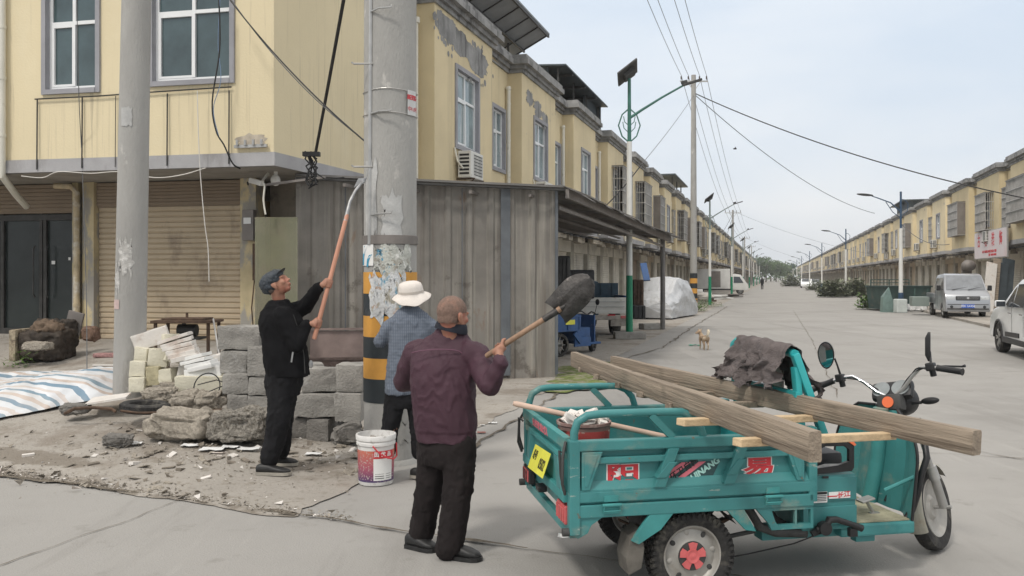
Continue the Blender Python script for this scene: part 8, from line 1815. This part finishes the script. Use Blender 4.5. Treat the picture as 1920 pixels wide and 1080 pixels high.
# --- white box truck (side on) on the left
c = at(1398, 0, 86); tk = thing('box_truck', 'small white box truck parked nose to the street on the left pavement', 'truck', (c.x, c.y, 0), R(-12)); 
m = MB(); m.cbox((-3.6, 0, 1.55), (4.1, 1.9, 2.0), .03); m.build('cargo_box', M_TRUCKW, tk); m = MB(); m.box((-3.0, -.955, 1.5), (1.0, .01, 1.6)); m.box((-3.5, -.96, 1.5), (.03, .01, 1.6)); m.box((-2.5, -.96, 1.5), (.03, .01, 1.6)); m.box((-3.0, -.965, 2.3), (1.0, .01, .03)); m.build('side_door', M_CAGE, tk)
car_body(tk, [(-1.45, .45), (-1.45, 1.95), (-1.1, 2.05), (-.5, 1.95), (.05, 1.15), (.2, .95), (.25, .4)], .85, M_TRUCKW, .06, .06, 1.2)
side_panel(tk, 'side_window', [(-1.2, 1.15), (-.25, 1.15), (-.62, 1.75), (-1.2, 1.78)], .85, -1, 1.2, .06, M_CGLASS); side_panel(tk, 'side_window', [(-1.2, 1.15), (-.25, 1.15), (-.62, 1.75), (-1.2, 1.78)], .85, 1, 1.2, .06, M_CGLASS)
m = MB(); m.box((-3.2, 0, .48), (4.6, .8, .14)); m.build('chassis', M_CHASSIS, tk); car_wheels(tk, (-.55, -4.4), .82, .33, .2)
# --- covered car
CCY = 36.6; c = at(1243, 0, CCY); cv = thing('covered_car', 'parked car under a wrinkled silver cover behind the awning post', 'covered car', (c.x, c.y, 0), STREET_ROT + R(172))
m = MB(); n1, n2 = 70, 44; L_, Wd = 4.6, 1.9
def hgt(u):  # along the car
    pr = [(0, .92), (.06, 1.15), (.16, 1.62), (.45, 1.70), (.60, 1.62), (.74, 1.12), (.9, 1.02), (1, .78)]
    for (a, za), (b, zb) in zip(pr[:-1], pr[1:]):
        if u <= b: return za + (zb - za) * (u - a) / (b - a)
    return pr[-1][1]
G_ = []
for i in range(n1 + 1):
    u = i / n1; row = []
    for j in range(n2 + 1):
        v = j / n2 * 2 - 1; H_ = hgt(u) * (1 - .02 * math.sin(u * 9)); a = abs(v)
        if a < .42: y = v / .42 * .62; z = H_ - .05 * (a / .42) ** 2
        else: q = (a - .42) / .58; y = math.copysign(.62 + .33 * math.sin(min(1, q * 1.6) * math.pi / 2), v); z = (H_ - .05) * max(0, 1 - q) ** .9 + .06
        e = 1 + .02 * math.sin(v * 30 + u * 9); wr = .035 * fbm((u * 7, v * 5, 2)) + .02 * abs(math.sin(u * 22 + v * 5 + 3 * fbm((u * 4, v * 3, 7))))
        x = (u - .5) * L_ ; arch = math.exp(-((u - .2) / .06) ** 2) + math.exp(-((u - .8) / .06) ** 2)
        row.append((x + wr * .4, y * e + math.copysign(wr, v) * (a > .3) + math.copysign(.03 * arch * (z < .7), v), max(.02, z + wr * .5 * (a < .5))))
    G_.append(row)
for i in range(n1):
    for j in range(n2): m.quad(G_[i][j], G_[i + 1][j], G_[i + 1][j + 1], G_[i][j + 1])
for ii in (0, n1):
    P = G_[ii]; cpt = (P[n2 // 2][0] + (.12 if ii else -.12), 0, .5)
    for j in range(n2): m.add([P[j], P[j + 1], cpt], [(0, 1, 2)])
    m.add([P[0], P[n2], cpt], [(0, 1, 2)])
m.build('cover_cloth', M_COVER, cv, smooth='all')
# --- blue and silver flatbed truck seen from behind under the awning
FY_ = 24.5; c = at(1122, 0, FY_); ft = thing('flatbed_truck', 'light truck with blue load body and pale tailboard parked under the awning', 'truck', (c.x, c.y, 0), R(96))
m = MB(); 
m.cbox((0, 0, .92), (.08, 1.62, .40), .01); m.cbox((-.02, 0, .70), (.10, 1.66, .08), .01); m.build('tailboard', M_AC, ft)
m = MB(); m.box((-.03, 0, 1.00), (.09, 1.5, .025)); m.box((-.03, 0, .86), (.09, 1.5, .02)); m.build('tailboard_rib', M_ALU, ft) 
m = MB(); m.cbox((2.0, .80, .95), (3.9, .05, .45), .01); m.cbox((2.0, -.80, .95), (3.9, .05, .45), .01); m.box((2.0, 0, .74), (3.9, 1.58, .05)); m.build('load_side', M_BLUET, ft)
M_DBL = mat('dark_teal_body', (.02, .055, .085), .5, var=.25, scale=4)
m = MB(); m.cbox((1.3, 0, 1.22), (.06, 1.75, .62), .01)
for k in range(5): m.box((1.26, -.7 + .35 * k, 1.22), (.03, .04, .58))
m.build('headboard', M_DBL, ft)
m = MB(); m.cbox((-.06, -.05, .55), (.12, 1.7, .14), .02); m.prism([(-.1, .50), (.1, .50), (.1, .3), (-.06, .3)], -.85, -.35); m.build('bumper', mat('dirty_cream_bumper', (.42, .38, .34), .7, var=.3, scale=6, stain=(.2, .16, .13, .8), sfac=.5, sscale=5), ft)
for sg in (-1, 1): m = MB(); m.cbox((-.13, sg * .72 , .56), (.03, .2, .08), .01); m.build('tail_lamp', M_LAMPR, ft); m = MB(); m.box((-.135, sg * .35, .62), (.02, .22, .035)); m.build('reflector', M_RED, ft)
m = MB(); m.cbox((4.4, 0, .98), (1.4, 1.6, 1.2), .1); m.build('cab', M_DBL, ft, smooth=True); m = MB(); m.box((3.69, 0, 1.3), (.02, 1.2, .4)); m.build('cab_window', M_CGLASS, ft); car_wheels(ft, (.9, 4.4), .80, .36, .24)
a = at(1210, 528, 29); m = MB(a); m.bar(at(1213, 526, 29), at(1206, 494, 29.6), .22, .05, up=(0, 1, 0)); tag(m.build('blue_board', M_BLUET, loc=a), 'blue board leaning under the awning above the covered car', 'board')
# --- blue cargo trike behind the shed
c = at(1066, 0, 18.9); bt = thing('blue_tricycle', 'blue cargo tricycle half hidden behind the corrugated shed end', 'tricycle', (c.x, c.y, 0), R(42))
m = MB(); m.cbox((-.75, 0, .72), (1.3, .95, .36), .015); 
for k in range(4): m.box((-1.2 + k * .35, -.482, .72), (.04, .02, .34))
m.box((-.75, -.484, .86), (1.28, .02, .03)); m.box((-.75, -.484, .56), (1.28, .02, .03)); bb_ = m.build('load_box', M_BLUET, bt)
m = MB(); m.box((-.45, -.494, .74), (.28, .004, .1)); m.build('yellow_sticker', M_PLATEY, bb_)
m = MB(); m.cbox((.12, 0, .45), (.42, .7, .30), .02); m.cbox((.45, 0, .24), (.5, .66, .05), .01); m.box((.52, 0, .55), (.03, .62, .62)); m.bar((-.3, -.47, .5), (-.1, -.47, .3), .04, .1); m.box((0, -.42, .30), (.5, .04, .2)); m.build('driver_frame', M_BLUET, bt)
def simple_wheel(t, x, y, r, w_, rz=0):
    T_ = Matrix.Translation((x, y, r)) @ Matrix.Rotation(rz, 4, 'Z') @ Matrix.Rotation(R(90), 4, 'X'); m = MB(); m.lathe([(r * .7, -w_ / 2), (r * .92, -w_ / 2), (r, 0), (r * .92, w_ / 2), (r * .7, w_ / 2), (r * .7, -w_ / 2)], 28, T_); o = m.build('wheel', M_RUB, t, smooth=True); m = MB()
    for i in range(9): a = 2 * math.pi * i / 9; m.bar((0, 0, 0), (r * .7 * math.cos(a), r * .7 * math.sin(a), 0), .014, .014, T=T_)
    m.lathe([(r * .1, -w_ * .6), (r * .12, 0), (r * .1, w_ * .6)], 12, T_); m.build('spokes', M_ALU, o)
simple_wheel(bt, -.72, -.42, .26, .11); simple_wheel(bt, -.72, .42, .26, .11); simple_wheel(bt, .78, 0, .26, .09, .5)
m = MB()
for sg in (-1, 1): m.tube([(.78, sg * .08, .26), (.66, sg * .08, .66), (.6, 0, .82)], .018, 8); m.tube([(.6, 0, .85), (.58, sg * .15, .93), (.5, sg * .34, .90)], .014, 8)
m.build('fork', M_CHASSIS, bt, smooth=True); m = MB(); m.cbox((.64, 0, .80), (.16, .2, .16), .04); m.build('headlamp', M_ALU, bt)
for sg in (-1, 1): m = MB(); m.tube([(.54, sg * .3, .92), (.54, sg * .36, 1.1)], .007, 6); m.ell((.54, sg * .37, 1.15), (.02, .06, .07)); m.build('mirror', M_BLACK, bt)
# dark stored goods under the awning
for (px_, py0, py1, Y, w_, nm, lab, mt_) in ((1055, 600, 480, 20.5, .3, 'scrap_frame', 'dark upright frame just inside the shed end behind the shovel blade', M_DARKM), (1075, 560, 506, 21.5, 1.0, 'dark_cover', 'dark sloping cover on goods beside the truck under the awning', M_BLACK), (1194, 575, 524, 27.0, .34, 'brown_crate', 'tall brown crate between solar lamp and covered car', M_RUST), (1196, 598, 572, 26.5, .38, 'dark_bin', 'dark low bin in front of the brown crate', M_BLACK)):
    a, b = at(px_, py1, Y), at(px_, py0, Y); m = MB(b); m.cbox((b.x, b.y, (a.z + max(0, b.z)) / 2), (w_, .5, a.z - max(0, b.z)), .05, rz=.1); 
    for k in range(3): m.box((b.x - w_ / 3 + k * w_ / 3, b.y - .26, (a.z + max(0, b.z)) / 2), (.03, .03, (a.z - max(0, b.z)) * .9), rz=.1)
    tag(m.build(nm, mt_, loc=b), lab, 'storage')
# low junk along the left pavement between covered car and truck
rnd = random.Random(21)
JN = ['pale stacked slabs beside the second solar lamp', 'white tank-like box left of the second solar lamp', 'orange-brown crate stack by the second solar lamp', 'low pile of white boards before the box truck', 'grey pile of boards under the box truck nose']
for i, (px_, Y, w_, h_, mt_) in enumerate(((1318, 56, 1.4, .7, M_TILE), (1308, 58, 1.2, .9, M_STW), (1325, 60, .8, .6, M_RUST), (1350, 66, 2.6, .35, M_STW), (1366, 72, 2.2, .3, M_CAGE))):
    c = at(px_, 0, Y); c.z = 0; m = MB(c)
    for k in range(5): m.cbox((c.x + rnd.uniform(-.3, .3) * w_, c.y + rnd.uniform(-.3, .3), h_ * (k + .5) / 5), (w_ * rnd.uniform(.5, .9), .8, h_ / 5), .01, rz=rnd.uniform(-.4, .4))
    tag(m.build('stacked_goods', mt_, loc=c), JN[i], 'goods')
c = at(1429, 0, 120); fp = thing('person', 'tiny far figure in dark clothes standing at the left kerb beyond the white truck', 'person', (c.x, c.y, 0)); m = MB(); m.chain([(0, -.02, 1.0), (0, 0, 1.35)], [.15, .17]); m.chain([(0, 0, 1.45), (0, 0, 1.6)], [.06, .10]); m.chain([(-.09, 0, .95), (-.1, .02, .5), (-.1, 0, .05)], [.1, .075, .06]); m.chain([(.09, 0, .95), (.1, -.02, .5), (.1, 0, .05)], [.1, .075, .06])
for sg in (-1, 1): m.chain([(sg * .19, 0, 1.38), (sg * .24, .02, 1.1), (sg * .22, -.08, .85)], [.06, .05, .04])
body('body', m, M_TROU, fp, .03, 2)

# ================================================================ TREES at the end of the street
def tree(x, y, h, rw, seed, label, grp):
    rnd = random.Random(seed); t = thing('tree', label, 'tree', (x, y, 0), 0, grp); m = MB(); m.tube([(0, 0, 0), (.2, 0, h * .3), (.1, .1, h * .7)], [h * .03, h * .02, h * .008], 8)
    for k in range(6): a = k * 1.1 + seed; m.tube([(.15, 0, h * (.3 + .06 * k)), (rw * .6 * math.cos(a), rw * .6 * math.sin(a), h * (.5 + .06 * k))], [h * .012, h * .004], 5)
    m.build('trunk', M_TRUNK, t); m = MB(); blobs = [(rnd.uniform(-.7, .7) * rw, rnd.uniform(-.7, .7) * rw, h * rnd.uniform(.35, .9), rw * rnd.uniform(.3, .55)) for _ in range(16)]
    for (bx, by, bz, br) in blobs:
        for k in range(110):
            d = Vector((rnd.gauss(0, 1), rnd.gauss(0, 1), rnd.gauss(0, 1))).normalized() * br * rnd.uniform(.5, 1.05); p = Vector((bx, by, bz)) + d; s_ = rnd.uniform(.15, .42); u = Vector((rnd.uniform(-1, 1), rnd.uniform(-1, 1), rnd.uniform(-1, 1))).normalized(); v = u.orthogonal().normalized()
            m.add([p - u * s_, p - v * s_ * .6, p + u * s_, p + v * s_ * .6], [(0, 1, 2, 3)])
    m.build('crown', M_LEAF, t); return t
TRL = ['tall leftmost tree at the end of the street', 'second tree from the left at the street end', 'middle tree at the end of the street', 'fourth tree at the street end', 'low tree on the right of the far tree group', 'rightmost low tree at the street end']
for i, (px_, Y, h_) in enumerate(((1428, 330, 9.5), (1436, 300, 8.8), (1445, 350, 9.5), (1455, 320, 7.5), (1467, 340, 7), (1478, 360, 7.5))): c = at(px_, 0, Y); tree(c.x, c.y, h_, 3.6, i, TRL[i], 'trees at the end of the street')
rnd = random.Random(4); m = MB((90, 420, 0))
for k in range(2600):
    x = rnd.uniform(20, 240); y = 430 + rnd.uniform(-8, 8); z = abs(rnd.gauss(0, 1)) * 2.6 + rnd.uniform(0, 2.5) + 1.2 * fbm((x * .08, 0, 0)); s_ = rnd.uniform(.4, 1.1); u = Vector((rnd.uniform(-1, 1), rnd.uniform(-1, 1), rnd.uniform(-1, 1))).normalized(); v = u.orthogonal().normalized(); p = Vector((x, y, z))
    m.add([p - u * s_, p - v * s_ * .7, p + u * s_, p + v * s_ * .7], [(0, 1, 2, 3)])
tag(m.build('distant_woodland', M_LEAF, loc=(90, 420, 0)), 'far low green woodland closing the end of the street', 'woodland', kind='stuff')
# ================================================================ HAZE
m = MB(); m.box((60, 300, 14), (1400, 900, 30.4)); hz = m.build('haze', bpy.data.materials.new('haze_air')); hm = hz.data.materials[0]; hm.use_nodes = True; nn_ = hm.node_tree; nn_.nodes.clear(); oo = nn_.nodes.new('ShaderNodeOutputMaterial'); pv = nn_.nodes.new('ShaderNodeVolumePrincipled'); pv.inputs['Color'].default_value = (.97, .98, 1, 1); pv.inputs['Density'].default_value = .0006; pv.inputs['Anisotropy'].default_value = .2
nn_.links.new(pv.outputs[0], oo.inputs['Volume']); tag(hz, kind='stuff')
